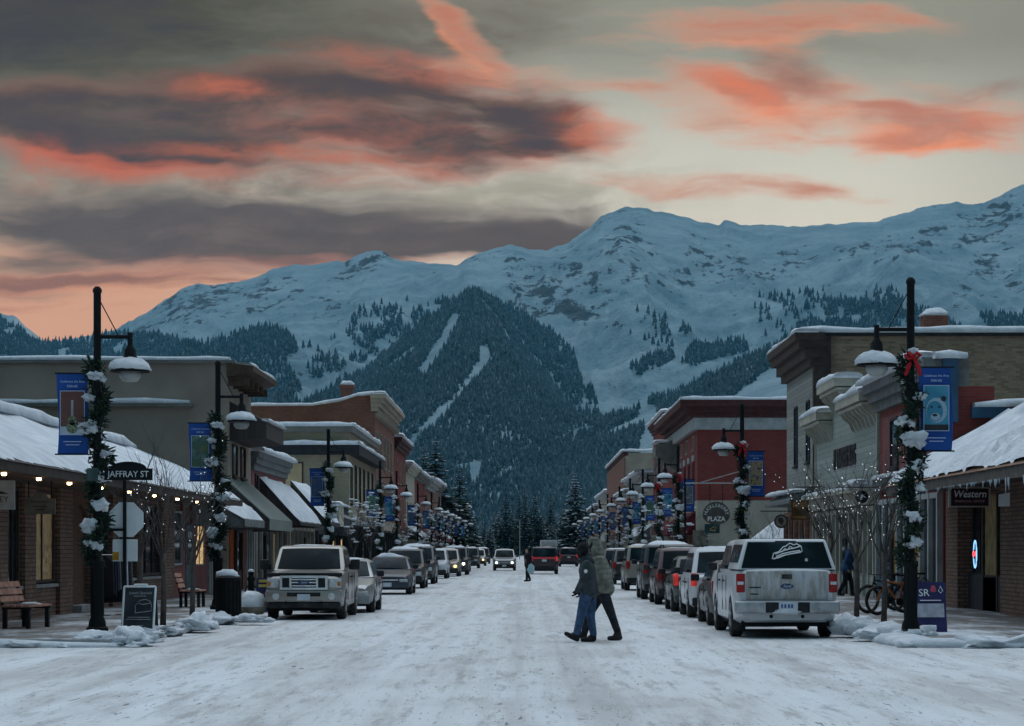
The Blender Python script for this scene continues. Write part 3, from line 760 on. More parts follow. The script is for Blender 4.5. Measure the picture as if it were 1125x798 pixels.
def awning(root, s, y0, y1, ztop, zbot, out, canvas, ends, val=.3, snow=0.0, f=None, seed=1):
    f = FXS[s] if f is None else f; X0, X1 = f, f - s * out
    m = MB()
    m.slab([(X0, y0, ztop), (X1, y0, zbot), (X1, y1, zbot), (X0, y1, ztop)], (0, 0, -.06), 0)
    m.box(*sorted((X1, X1 + s * .03)), y0, y1, zbot - val, zbot - .062, 0)
    for y in (y0 + .02, y1 - .06):
        m.slab([(X0, y, ztop - .07), (X1 + s * .05, y, zbot - .07), (X1 + s * .05, y, zbot - val), (X0, y, zbot - val)], (0, .04, 0), 1)
    o = m.build('awning', [canvas, ends], root, world=True)
    if snow:
        g = MB(); n = max(4, int((y1 - y0) * 1.6)); kk = 8; vs = []; fs = []
        for i in range(n + 1):
            y = y0 + (y1 - y0) * i / n
            for j in range(kk + 1):
                t = j / kk; th = snow * (.75 + .6 * mnoise.noise(Vector((y * .7, t * 3, seed)))) * (1 if 0 < i < n and 0 < j < kk else .08)
                vs.append((X0 + (X1 - X0) * (t * .97 + .01), y, ztop + (zbot - ztop) * t + th))
        for i in range(n):
            for j in range(kk): a = i * (kk + 1) + j; fs.append((a, a + 1, a + kk + 2, a + kk + 1))
        g.add(vs, fs); g.build('snow', SNOW, o, world=True, smooth=True)
    return o
def shopfront(root, s, y0, y1, z1=3.0, post=None, n=4, base=None, fascia=None, door=None, f=None, pane=None, basez=.75, lit=()):
    f = FXS[s] if f is None else f; post = post or CREAM
    m = MB(); xbox(m, s, f, 0, .10, y0, y1, .13, basez); m.build('stall_riser', base or BROWN, root, world=True)
    m = MB()
    ys = [y0 + (y1 - y0) * i / n for i in range(n + 1)]
    for y in ys: xbox(m, s, f, 0, .16, y - .09, y + .09, .13, z1)
    xbox(m, s, f, 0, .13, y0, y1, z1 - .16, z1 - .003)
    fr = m.build('shop_window', post, root, world=True)
    m = MB(); xbox(m, s, f, 0, .03, y0, y1, basez, z1 - .16); m.build('pane', pane or GLASS, fr, world=True)
    for i in lit:
        m = MB(); xbox(m, s, f, .03, .045, ys[i] + .25, ys[i + 1] - .25, basez + .15, z1 - .5); m.build('pane_glow', DIMGLOW, fr, world=True)  # glowing panel added over the dark shop pane
    if fascia:
        m = MB(); xbox(m, s, f, 0, .2, y0, y1, z1, z1 + .7); m.build('fascia', fascia, root, world=True)
    if door is not None:
        yc = y0 + (y1 - y0) * door; m = MB(); xbox(m, s, f, .10, .175, yc - .5, yc + .5, .13, 2.3); d = m.build('door', DARK, root, world=True)
        m = MB(); xbox(m, s, f, .175, .19, yc - .34, yc + .34, .5, 2.1); m.build('pane', GLASS, d, world=True)
def roof_flat(root, s, y0, y1, z, depth=18, f=None):
    f = FXS[s] if f is None else f; a, b = sorted((f + s * .3, f + s * depth))
    part('roof', SNOW, root, lambda m: m.box(a, b, y0 + .3, y1 - .3, z - .4, z - .12))

# ===== the brown brick shop with the snow covered mansard
s = -1
B = bthing('brick_shop', 'low brown brick shop with a long snow covered mansard roof and warm soffit lights', s, 42.5, 87)
part('wall', BR_DARK, B, lambda m: m.box(-26, -11.5, 42.5, 87, 0, 3.9))
for a, b in ((42.5, 44.2), (46.6, 47.3), (49.6, 51.6), (53.4, 54.6), (57.4, 59.0), (61.4, 62.3), (64.7, 65.2), (69.0, 69.8), (74.0, 76.0)): part('brick_pier', BR_DARK, B, lambda m: m.box(-11.5, -11.3, a, b, .13, 3.2))
for i, (a, b) in enumerate(((44.2, 46.6), (47.3, 49.6), (51.6, 53.4), (54.6, 57.4), (62.3, 64.7), (65.2, 69.0), (69.8, 74.0))):
    part('stall_riser', BR_DARK, B, lambda m: (m.box(-11.5, -11.40, a, b, .13, .80)))
    part('sill', KERB, B, lambda m: m.box(-11.5, -11.34, a, b, .803, .88))
    win(B, s, a + .12, b - .12, .99, 3.02, fr=BROWN, mull=(2 if i % 2 else 3, 1), f=-11.5, sill=False, w=.07, out=.07, pane=DIMGLOW if i == 3 else GLASS)
part('recess', BR_ORG, B, lambda m: (m.box(-11.5, -11.46, 59.0, 61.4, .13, 3.2), m.box(-11.46, -11.35, 59.0, 59.25, .13, 2.4), m.slab([(-11.33, 59.0, 3.2), (-11.33, 59.0, 2.3), (-11.33, 59.35, 2.68), (-11.33, 60.2, 2.86), (-11.33, 61.05, 2.68), (-11.33, 61.4, 2.3), (-11.33, 61.4, 3.2)], (-.16, 0, 0))))
part('step', KERB, B, lambda m: m.box(-11.6, -11.1, 59.1, 61.3, .13, .3))
# pink entrance part further along
part('pink_front', BR_PNK, B, lambda m: (m.box(-11.5, -11.42, 76, 84.8, .13, 1.15), m.box(-11.5, -11.42, 76, 76.9, 1.15, 3.2), m.box(-11.5, -11.42, 78.7, 79.3, 1.15, 3.2), m.box(-11.5, -11.42, 81.0, 81.9, 1.15, 3.2), m.box(-11.5, -11.42, 84.1, 84.8, 1.15, 3.2)))
win(B, s, 77.0, 78.6, 1.25, 2.9, fr=TRIMW, f=-11.49, sill=False)
win(B, s, 82.0, 84.0, 1.2, 2.8, fr=TRIMW, f=-11.49, sill=False, pane=LITWIN, mull=(2, 2))
d = part('door', TEAL, B, lambda m: m.box(-11.49, -11.40, 79.35, 80.95, .13, 2.55))
part('pane', GLASS, d, lambda m: m.box(-11.40, -11.385, 79.7, 80.6, 1.2, 2.3))
m = MB()
m.slab([(-9.8, 42.3, 3.2), (-11.5, 42.3, 3.2), (-11.5, 81, 3.2), (-9.8, 81, 3.2)], (0, 0, .06)); m.build('soffit', SOFF, B, world=True)
part('fascia', BROWN, B, lambda m: m.box(-9.8, -9.7, 42.2, 81, 3.18, 3.36))
part('roof', SHING, B, lambda m: m.add([(-9.66, 42.2, 3.363), (-9.66, 81, 3.363), (-13.2, 79, 5.0), (-13.2, 42.2, 5.0), (-26, 79, 5.0), (-26, 42.2, 5.0)], [(0, 1, 2, 3), (3, 2, 4, 5)]))
g = MB(); vs = []; fs = []; NY, NK = 110, 12
for i in range(NY + 1):
    y = 42.2 + 38.6 * i / NY
    t0 = .035 + .045 * mnoise.noise(Vector((y * 2.7, 1, 3))) + .04 * mnoise.noise(Vector((y * .8, 9, 3)))
    for j in range(NK + 1):
        t = t0 + (1.0 - t0) * j / NK
        th = .24 * (.7 + .5 * mnoise.noise(Vector((y * .45, t * 2.4, 7)))) * min(1, j * .6)
        vs.append((-9.66 - 3.54 * t, min(y, 81 - 2 * t), 3.363 + 1.637 * t + th + (.004 if j == 0 else 0)))
for i in range(NY):
    for j in range(NK): a = i * (NK + 1) + j; fs.append((a + NK + 1, a + NK + 2, a + 1, a))
g.add(vs, fs); snow_strip(g, [(-13.35, 42.2, 5.15), (-13.35, 60, 5.15), (-13.35, 69, 5.12), (-13.35, 79, 5.1)], .7, .34, 3, 1.5)
g.build('snow', SNOW, B, world=True, smooth=True)
m = MB()
for y in (46.0, 49.3, 52.6, 56.5, 60.5, 64.6, 68.9, 73.0): m.lathe([(.0, 0), (.05, 0), (.05, -.035), (.03, -.05)], (-10.15, y, 3.19), 10)
m.build('soffit_light', BULB, B, world=True)
awning(B, s, 81.2, 87.3, 3.7, 2.75, 1.75, GREYP, GREYP, .25, .35, f=-11.4, seed=4)
shopfront(B, s, 84.9, 87, 2.9, TRIMW, 3, CREAM, f=-11.5, basez=1.0)

# ===== tan stucco building
B = bthing('stucco_building', 'tall tan stucco building with a flat snow edged parapet and bracketed street cornice', s, 89.6, 97)
wallbox(B, s, 89.6, 97.2, 8.75, STUCCO, 26)
part('parapet_cap', GREYC, B, lambda m: (m.box(-37.5, -11.0, 89.4, 89.9, 8.75, 8.86), m.box(-11.6, -11.2, 89.9, 97.2, 8.75, 8.86)))
part('ledge', GREYC, B, lambda m: m.box(-37.3, -12.6, 89.25, 89.6, 7.10, 7.22))
snowcap(B, [([(-37, 89.42, 7.22), (-12.7, 89.42, 7.22)], .42, .24), ([(-37.2, 89.65, 8.86), (-11.2, 89.65, 8.86)], .55, .2), ([(-10.75, 89.5, 8.66), (-10.75, 97.6, 8.66)], .9, .2)], 2)
part('cornice', SOFF, B, lambda m: (m.slab([(-11.3, 89.3, 8.2), (-10.3, 89.3, 8.45), (-10.3, 89.3, 8.65), (-11.3, 89.3, 8.74)], (0, 8.4, 0)), [m.box(-11.28, -10.5, y, y + .12, 7.9, 8.19) for y in (89.6, 91.2, 92.8, 94.4, 96.0)]))
bay = part('bay_box', SLAT, B, lambda m: m.slab([(-11.3, 90.2, 7.35), (-9.9, 90.2, 6.55), (-9.9, 90.2, 5.95), (-11.3, 90.2, 5.85)], (0, 6.4, 0)))
m = MB(); snow_strip(m, [(-9.95, 90.2, 6.6), (-9.95, 96.6, 6.6)], .35, .2, 5); m.build('snow', SNOW, bay, world=True, smooth=True)
for a in (91, 93.6): win(B, s, a, a + 1.3, 4.6, 5.7, fr=BROWN)
part('wall_panel', ORANGE, B, lambda m: m.box(-11.3, -11.24, 90.0, 94.5, .13, 3.0))
shopfront(B, s, 94.6, 97, 2.8, TRIMW, 3, CREAM)
d = part('door', BROWN, B, lambda m: (m.box(-11.24, -11.12, 91.0, 91.2, .13, 2.5), m.box(-11.24, -11.12, 92.9, 93.1, .13, 2.5), m.box(-11.24, -11.12, 91.2, 92.9, 2.35, 2.5), m.box(-11.24, -11.16, 91.2, 92.9, .13, .9)))
part('pane', GLASS, d, lambda m: m.box(-11.24, -11.2, 91.2, 92.9, .9, 2.35))
awning(B, s, 88.2, 96.6, 4.45, 2.85, 1.75, GREENC, SLAT, .42, .0)
part('chimney', BR_OLD, B, lambda m: m.box(-30, -29.3, 96, 96.6, 8.6, 9.2))

# ===== low shops between the stucco and the cream building
B = bthing('pink_shop', 'small pink shop with a grey snow topped cornice between two taller buildings', s, 97.4, 111)
wallbox(B, s, 97.4, 111, 5.3, BR_PNK, 14); cornice(B, s, 97.4, 111, 5.75, .35, .75, GREYP)
snowcap(B, [([(-11.1, 97.2, 5.75), (-11.1, 111, 5.75)], .8, .3)], 6); roof_flat(B, s, 97.4, 111, 5.4, 14)
for a in (98.6, 102.2): win(B, s, a, a + .8, 3.9, 4.8, fr=DARK)
shopfront(B, s, 98, 110.5, 2.9, CREAM, 6, BROWN, door=.3, lit=(3,))
awning(B, s, 100.2, 111.2, 4.75, 2.85, 1.75, DARK, SLAT, .12, .30, seed=7)
B = bthing('dark_awning_shop', 'low shop under a snow laden awning with dark slatted ends before the cream building', s, 111.4, 125)
wallbox(B, s, 111.4, 125, 4.5, BR_DARK, 14); roof_flat(B, s, 111.4, 125, 4.6, 14)
awning(B, s, 113.5, 121, 5.0, 3.0, 1.8, DARK, SLAT, .12, .30, seed=9)
shopfront(B, s, 112, 124.6, 2.8, CREAM, 6, BROWN, door=.6)
bx = part('sign_box', CREAM, B, lambda m: m.box(-11.3, -9.6, 121.6, 124.6, 2.9, 3.95))
m = MB(); snow_strip(m, [(-9.75, 121.6, 3.95), (-9.75, 124.6, 3.95)], .5, .3, 4); m.build('snow', SNOW, bx, world=True, smooth=True)
B = bthing('black_fronted_shop', 'single storey shop with a black front and flat snowy canopy below the cream brick wall', s, 126, 150)
wallbox(B, s, 126, 150.6, 4.35, DKSLT, 14); roof_flat(B, s, 126, 150, 4.5, 14)
snowcap(B, [([(-25, 126.3, 4.35), (-11.2, 126.3, 4.35)], .6, .2), ([(-11.3, 126, 4.35), (-11.3, 150, 4.35)], .5, .2)], 8)
shopfront(B, s, 127, 149, 2.7, DARK, 8, DARK, door=.5, lit=(2,)); 
for i, y in enumerate((129.5, 135, 141)): win(B, s, y, y + 1.5, 1.0, 2.3, fr=DARK, pane=LITWIN, f=-11.1)
awning(B, s, 134, 147, 3.9, 3.3, 1.6, GREYP, GREYP, .2, .0)

# ===== cream brick corner building
B = bthing('cream_brick_building', 'two storey cream brick building with a deep black cornice and two snowy ledges', s, 151, 177)
wallbox(B, s, 151, 176.7, 9.55, BR_CRM, 22)
m = MB(); m.box(-33.5, -10.6, 150.3, 151.0, 7.75, 8.35); xbox(m, s, -11.3, 0, .7, 151.0, 177, 7.75, 8.35); m.build('cornice', DARK, B, world=True)
part('parapet_cap', GREYC, B, lambda m: (m.box(-33.5, -11.0, 150.7, 151.0, 9.2, 9.55), m.box(-11.3, -11.0, 151.0, 176.7, 9.2, 9.55)))
snowcap(B, [([(-33, 150.75, 9.56), (-11.1, 150.75, 9.56)], .7, .3), ([(-11.1, 150.6, 9.56), (-11.1, 176.7, 9.56)], .6, .3), ([(-33, 150.5, 8.36), (-10.7, 150.5, 8.36)], .9, .34), ([(-10.85, 150.4, 8.36), (-10.85, 177, 8.36)], .75, .34)], 10)
win_c(B, -15.35, -14.3, 4.9, 7.2, 151.0, fr=BROWN, pane=BLIND)
win_c(B, -12.75, -12.2, 4.3, 6.4, 151.0, fr=BR_CRM, pane=BR_CRM)
for y in (152.2, 156, 160, 164, 168.5, 173): win(B, s, y, y + 1.3, 4.7, 7.2, fr=BROWN, mull=(1, 2))
part('belt_course', GREYC, B, lambda m: (xbox(m, s, -11.3, 0, .3, 150.9, 176.7, 3.55, 3.8)))
shopfront(B, s, 151.3, 176.5, 3.2, DARK, 9, BROWN, door=.4)
awning(B, s, 155, 165, 3.9, 3.0, 1.4, DARK, DARK, .2, .0)

# ===== russet brick building with the curved parapet
B = bthing('russet_brick_building', 'tall russet brick building with a heavy cream cornice and chimneys', s, 177, 203)
wallbox(B, s, 177, 203, 12.0, BR_OLD, 30)
part('parapet', BR_OLD, B, lambda m: m.slab([(-41.3, 177, 12), (-11.3, 177, 12), (-11.3, 177, 13.2), (-12.6, 177, 13.2), (-14, 177, 12.75), (-16, 177, 12.45), (-41.3, 177, 12.35)], (0, .6, 0)))
cornice(B, s, 177, 203, 13.3, .85, 1.25, TAN2, steps=4, dent=True)
snowcap(B, [([(-41, 177.2, 12.35), (-16, 177.2, 12.45), (-14, 177.2, 12.75), (-12.6, 177.2, 13.2), (-10.5, 177.2, 13.3)], .7, .34), ([(-10.9, 176.2, 13.3), (-10.9, 203, 13.3)], .9, .3)], 12)
for y in (179, 183.5, 188, 192.5, 197): 
    win(B, s, y, y + 1.5, 8.2, 10.6, fr=TAN2, mull=(1, 2)); win(B, s, y, y + 1.5, 4.8, 7.0, fr=TAN2, mull=(1, 2))
for x, h in ((-31.2, 14.0), (-13.5, 14.1)):
    c = part('chimney', BR_OLD, B, lambda m: (m.box(x - .45, x + .45, 178, 178.9, 12.0, h - .25), m.box(x - .55, x + .55, 177.9, 179, h - .25, h)))
    m = MB(); m.blob((x, 178.45, h), (.6, .6, .35), 3, .15, flat=h); m.build('snow', SNOW, c, world=True, smooth=True)
shopfront(B, s, 177.3, 202.5, 3.2, DARK, 8, BROWN, fascia=TAN2, door=.4)

def row(name, label, s, y0, y1, z, wm_, cor, depth=16, out=.6, ch=.9, nw=4, rows=1, shop=None, aw=None, dent=False, capw=1.0, x=None, frm=None):
    B = bthing(name, label, s, y0, y1)
    out *= .72; ch *= .8
    wallbox(B, s, y0, y1 - .1, z, wm_, depth); cornice(B, s, y0, y1, z + .15, out, ch, cor, dent=dent); roof_flat(B, s, y0, y1, z + .1, depth)
    f = FXS[s]
    snowcap(B, [([(f + s * depth, y0, z + .16), (f - s * out, y0, z + .16)], .8, .38), ([(f - s * out * .4, y0 - out, z + .16), (f - s * out * .4, y1, z + .16)], out + capw * .5, .42)], y0)
    for r in range(rows):
        for i in range(nw):
            yc = y0 + (y1 - y0) * (i + .5) / nw; zz = 4.3 + r * 3.3
            win(B, s, yc - .55, yc + .55, zz, zz + 1.9, fr=frm or TAN2, mull=(1, 2))
    shopfront(B, s, y0 + .3, y1 - .4, 3.0, shop or CREAM, max(3, int((y1 - y0) / 2.5)), BROWN, fascia=cor, door=.5)
    if aw: awning(B, s, y0 + 1, y1 - 1, 3.9, 2.9, 1.5, aw[0], aw[0], .25, aw[1], seed=y0)
    return B
row('maroon_shop', 'narrow maroon building with boxy snow topped cornice past the russet building', s, 203.4, 222, 11.2, BR_RED, DKRED, out=.9, ch=1.2, nw=3, rows=2)
row('cream_gabled_shop', 'cream fronted building with stepped snowy cornice beyond the maroon one', s, 222.5, 240, 9.6, TAN2, CREAM, out=.8, nw=4, aw=(DARK, .25))
row('tan_brick_shop', 'reddish brown brick shop with deep snow on its projecting cornice', s, 240.5, 262, 9.4, BR_RED, GREYC, out=.9, nw=4, aw=(MAROON, .0))
row('white_cornice_shop', 'shop with a wide white painted cornice under thick snow', s, 262.5, 287, 9.4, BR_OLD, TRIMW, out=1.4, ch=1.3, nw=5, capw=1.6)
row('brown_gabled_shop', 'brown fronted building before the two tall spruces', s, 287.5, 315, 9.9, BR_DARK, GREYC, out=.9, nw=5, aw=(MAROON, .0))
row('low_ochre_shop', 'low ochre fronted shop behind the garlanded lamps', s, 316, 345, 6.2, TAN2, CREAM, out=.6, nw=5, rows=0, aw=(MAROON, .2))
row('small_brick_shop', 'small flat roofed brick shop near the spruce trees', s, 346, 385, 6.6, BR_OLD, GREYC, out=.6, nw=5, rows=0)
row('far_brown_hall', 'broad brown hall standing at the far end under the lone spruce', s, 432, 470, 9.8, OLDBD, GREYC, out=.5, nw=5, rows=1, depth=26)

# ===== right hand side: the low shop with the sloping snowy roof
s = 1
B = bthing('bank_shop', 'low brick shop with a sloping snowy roof fringed with icicles', s, 44, 64)
part('wall', BR_DARK, B, lambda m: m.box(11.95, 30, 44, 64.4, 0, 3.9))
for a, b in ((44, 46), (49.4, 51.2), (54.4, 57.4), (63.1, 64.85)): part('brick_pier', BR_DARK, B, lambda m: m.box(11.5, 11.95, a, b, .13, 3.3))
part('stall_riser', DARK, B, lambda m: (m.box(11.8, 11.95, 57.4, 63.1, .13, 1.05)))
for a, b in ((57.5, 59.1), (61.3, 63.0), (46.2, 49.2), (51.4, 54.2)): win(B, s, a, b, 1.1, 3.1, fr=DARK, mull=(2, 1), f=11.95, sill=False)
part('wall_panel', plain('osb_board', (.36, .25, .12), .8, .3, 3), B, lambda m: m.box(11.84, 11.95, 59.35, 61.05, 1.0, 3.1))
d = part('door', BROWN, B, lambda m: (m.box(11.78, 11.95, 59.2, 59.34, .13, 3.1), m.box(11.78, 11.95, 61.06, 61.25, .13, 3.1), m.box(11.8, 11.95, 59.35, 61.05, .13, .99)))
part('soffit', SOFF, B, lambda m: m.box(9.95, 11.95, 43.8, 64.6, 3.3, 3.36))
part('fascia', plain('grey_board', (.12, .105, .095), .85, .3, 3), B, lambda m: m.box(9.85, 9.95, 43.7, 64.7, 3.15, 3.40))
part('roof', plain('copper_shingles', (.22, .13, .09), .8, .3, 2), B, lambda m: m.add([(9.8, 43.7, 3.403), (9.8, 64.8, 3.403), (13.2, 64.8, 5.35), (13.2, 43.7, 5.35), (30, 64.8, 5.35), (30, 43.7, 5.35), (13.2, 64.8, 3.403), (30, 64.8, 3.4)], [(3, 2, 1, 0), (5, 4, 2, 3), (1, 2, 6), (2, 4, 7, 6)]))
g = MB(); vs = []; fs = []; NY, NK = 84, 14
for i in range(NY + 1):
    y = 43.7 + 21.1 * i / NY
    for j in range(NK + 1):
        t = .03 + .97 * j / NK
        w_ = mnoise.noise(Vector((y * .35 + t * 1.2, t * .8, 17)))
        th = .30 * (.75 + .8 * w_) * min(1, .25 + j * .5)
        if y < 60.5 and t > .80 + .12 * mnoise.noise(Vector((y, 3, 1))): th = -.05
        if y < 58 and mnoise.noise(Vector((y * 2.6 + t * 6, t * 1.4, 5))) > .22 and t < .8: th = -.04
        vs.append((9.8 + 3.4 * t, y, 3.403 + 1.947 * t + th))
for i in range(NY):
    for j in range(NK): a = i * (NK + 1) + j; fs.append((a, a + 1, a + NK + 2, a + NK + 1))
g.add(vs, fs); g.build('snow', SNOW, B, world=True, smooth=True)
m = MB()
for i in range(70):
    y = random.uniform(43.8, 62); L = random.choice((.06, .1, .16, .3)) * random.uniform(.6, 1.4) * (1.6 if y < 50 else .45)
    m.tube([(9.84, y, 3.18), (9.84, y, 3.17 - L)], [.022, .003], 5)
m.build('icicles', plain('ice', (.6, .68, .74), .12, .1, 3), B, world=True)
m = MB()
m.tube([(9.76 , 58.5 + .22 * math.cos(t), 3.52 + .2 * math.sin(t)) for t in np.linspace(0, 6.28, 14)], .035, 6); m.build('cable_loop', BLACK, B, world=True)

# ===== red brick shop with blue trim
B = bthing('blue_trimmed_shop', 'red brick shop with blue corner pillar and weathered board side wall', s, 64.9, 77)
part('wall', [BR_RED, OLDBD], B, lambda m: (m.box(11.5, 12.9, 65.2, 76.9, 0, 6.2, 0), m.box(12.9, 30, 65.2, 76.9, 0, 5.55, 1)))
part('corner_pillar', BLUEP, B, lambda m: m.box(11.45, 11.85, 64.9, 65.2, 5.2, 6.95))
part('band', BLUEP, B, lambda m: m.box(12.25, 30, 65.0, 65.25, 5.32, 5.62))
cornice(B, s, 65.2, 76.9, 7.0, .55, .85, GREYP, camera_side=False)
part('parapet', GREYP, B, lambda m: m.box(11.5, 12.2, 65.2, 76.9, 6.2, 6.98))
part('panel', BR_PNK, B, lambda m: m.box(11.42, 11.5, 66.2, 75.8, 4.1, 5.9))
for y in (67.6, 72.6): win(B, s, y, y + 1.3, 4.3, 5.7, fr=DARK, f=11.42)
part('belt_course', GREYP, B, lambda m: m.box(11.25, 11.5, 65.2, 76.9, 3.6, 3.95))
snowcap(B, [([(11.15, 66, 7.0), (11.15, 76.9, 7.0)], .95, .36), ([(11.2, 65.05, 6.95), (12.1, 65.05, 6.95)], .6, .3), ([(12.3, 65.12, 5.62), (29.5, 65.12, 5.62)], .5, .3), ([(11.3, 66, 3.95), (11.3, 76.8, 3.95)], .3, .15)], 14)
shopfront(B, s, 65.4, 76.8, 3.3, TRIMW, 8, BLUEP, door=.75, lit=(2, 5))
part('fan_panel', BLUEP, B, lambda m: m.slab([(11.38, 69.5 + 1.1 * math.cos(t), 3.32 + .6 * math.sin(t)) for t in np.linspace(0, math.pi, 12)], (.1, 0, 0)))

# ===== pale timber front with stepped bracketed parapet and lettering
B = bthing('timber_front_building', 'pale green timber fronted building with stepped bracketed parapets and dark lettering', s, 77.2, 94)
part('wall', CLAPW, B, lambda m: (m.box(11.5, 27, 77.2, 94, 0, 5.9), m.box(11.5, 12.0, 77.2, 83.2, 5.9, 6.55), m.box(11.5, 12.0, 83.2, 88.6, 5.9, 7.4), m.box(11.5, 12.0, 88.6, 94, 5.9, 6.55)))
for y0, y1, z in ((77.2, 83.2, 6.85), (83.4, 88.4, 7.75), (88.6, 93.9, 6.85)):
    m = MB(); m.box(10.85, 12.1, y0, y1, z - .28, z); m.box(10.95, 12.1, y0 + .08, y1 - .08, z - .42, z - .322)
    n = 7
    for i in range(n):
        yc = y0 + .25 + (y1 - y0 - .5) * i / (n - 1)
        m.slab([(11.5, yc - .06, z - .425), (11.0, yc - .06, z - .425), (11.05, yc - .06, z - .55), (11.3, yc - .06, z - .75), (11.4, yc - .06, z - 1.0), (11.5, yc - .06, z - 1.05)], (0, .12, 0))
    c = m.build('bracketed_cornice', CREAM, B, world=True)
    m = MB(); snow_strip(m, [(11.35, y0 - .05, z), (11.35, y1 + .05, z)], 1.1, .36, y0, 1.6); m.build('snow', SNOW, c, world=True, smooth=True)
text('19 TRADERS BLDG', .98, (11.49, 85.4, 5.0), FACE_NX, DARK, B, sx=.74, depth=.03, world=True, bold=.03)
part('trim', CREAM, B, lambda m: (m.box(11.44, 11.5, 77.2, 77.45, 3.9, 6.5), m.box(11.44, 11.5, 93.7, 93.95, 3.9, 6.5)))
part('canopy', CREAM, B, lambda m: (m.box(10.9, 11.5, 77.3, 93.8, 3.62, 3.75), m.box(11.2, 11.5, 77.3, 93.8, 3.2, 3.62)))
snowcap(B, [([(11.2, 77.3, 3.75), (11.2, 93.8, 3.75)], .62, .16), ([(11.05, 77.4, 3.85), (11.05, 80.5, 3.85)], .7, .22)], 15)
shopfront(B, s, 77.5, 93.8, 3.15, CREAM, 14, CLAPW, door=.42, basez=.9, lit=(2, 9))
roof_flat(B, s, 77.3, 94, 6.0, 15)

# ===== big buff brick building with grey clapboard front
B = bthing('buff_brick_building', 'large buff brick building with a grey clapboard front and thick brown cornice', s, 94, 104.4)
part('wall', [BR_YEL, CLAP], B, lambda m: (m.box(11.85, 42, 94.2, 104.4, 0, 10.2, 0), m.box(11.5, 11.85, 94.2, 104.4, 0, 9.5, 1)))
part('corner_board', BROWN, B, lambda m: m.box(11.4, 12.1, 93.9, 94.2, 0, 10.15))
m = MB()
for i, (o, a, b) in enumerate(((.25, 9.0, 9.3), (.45, 9.302, 9.7), (.7, 9.702, 10.0), (.85, 10.002, 10.3))): m.box(11.5 - o, 11.85, 93.9 - o * .3, 104.4 + o * .3, a, b)
m.build('cornice', BROWN, B, world=True)
part('coping', DARK, B, lambda m: m.box(11.85, 42, 94.0, 94.5, 10.2, 10.32))
snowcap(B, [([(11.1, 93.7, 10.3), (11.1, 104.6, 10.3)], 1.0, .24), ([(10.9, 94.2, 10.32), (41.5, 94.2, 10.32)], .6, .3)], 16)
for y in (95.9, 100.2): win(B, s, y, y + .95, 5.3, 7.7, fr=DARK, mull=(1, 2))
c = part('chimney', BR_OLD, B, lambda m: m.box(16.3, 17.3, 97, 98, 10.2, 11.3)); m = MB(); m.blob((16.8, 97.5, 11.3), (.62, .62, .35), 5, .15, flat=11.3); m.build('snow', SNOW, c, world=True, smooth=True)
part('canopy', GREYP, B, lambda m: m.slab([(11.5, 94.4, 4.3), (10.5, 94.4, 3.7), (10.5, 94.4, 3.55), (11.5, 94.4, 3.55)], (0, 9.8, 0)))
snowcap(B, [([(10.95, 94.4, 4.0), (10.95, 104, 4.0)], .9, .2)], 18)
shopfront(B, s, 94.5, 104.2, 3.3, WOOD, 5, BROWN, door=.3); roof_flat(B, s, 94.4, 104.4, 10.2, 29)

# ===== red brick corner building with the white band
B = bthing('red_brick_building', 'big red brick building with white band under a dark cornice and tan rendered base', s, 159, 190)
part('wall', [BR_RED, TAN2], B, lambda m: (m.box(11.5, 40, 159, 190, 5.0, 11.0, 0), m.box(11.5, 40, 158.98, 190, 0, 5.0, 1)))
part('band', TRIMW, B, lambda m: (m.box(11.2, 40, 158.7, 159, 9.75, 10.55), m.box(11.2, 11.5, 159, 190, 9.75, 10.55)))
m = MB()
for o, a, b in ((.45, 10.56, 10.9), (.8, 10.902, 11.25), (1.2, 11.252, 11.7)): m.box(11.5 - o, 40, 159 - o, 190 + o * .3, a, b)
m.build('cornice', DKRED, B, world=True)
snowcap(B, [([(10.4, 158.1, 11.7), (39, 158.1, 11.7)], .7, .3), ([(10.7, 157.9, 11.7), (10.7, 190, 11.7)], .9, .3)], 19)
for i, y in enumerate((161.5, 166, 170.5, 175)):
    win(B, s, y, y + 1.5, 5.4, 7.6, fr=BR_RED, mull=(1, 2)); part('lintel', TRIMW, B, lambda m: m.box(11.4, 11.5, y - .1, y + 1.6, 7.75, 8.15))
for i, y in enumerate((162, 168, 174)): win(B, s, y, y + 1.1, 8.6, 9.4, fr=TAN2)
win_c(B, 18.6, 19.4, 8.6, 9.5, 159, fr=TRIMW)
part('stone_pier', STONE, B, lambda m: m.box(11.2, 12.2, 158.6, 158.98, 0, 3.0))
l = part('flood_lamp', BLACK, B, lambda m: (m.tube([(20.0, 158.9, 6.2), (20.0, 158.3, 6.4)], .05, 6), m.box(19.5, 20.5, 158.0, 158.35, 6.35, 6.5)))
part('bulb', emis('warm_flood', (1, .72, .4), 6), l, lambda m: m.box(19.75, 20.15, 158.05, 158.3, 6.0, 6.34))
awning(B, s, 160.5, 174, 4.3, 3.1, 1.9, MAROON, MAROON, .4, 0)
shopfront(B, s, 159.5, 189.5, 3.0, WOOD, 10, BROWN, door=.3); 
part('bay_head', GREYC, B, lambda m: (m.slab([(11.5, 181, 10.2), (9.9, 181, 9.6), (9.9, 181, 8.9), (11.5, 181, 7.7)], (0, 4.5, 0))))
snowcap(B, [([(10.4, 181, 9.9), (10.4, 185.5, 9.9)], 1.3, .35)], 21)
c = part('chimney', BR_OLD, B, lambda m: m.box(21.5, 23.2, 165, 166.5, 11.3, 12.6)); m = MB(); m.blob((22.3, 165.7, 12.6), (1, 1, .4), 5, .15, flat=12.6); m.build('snow', SNOW, c, world=True, smooth=True)
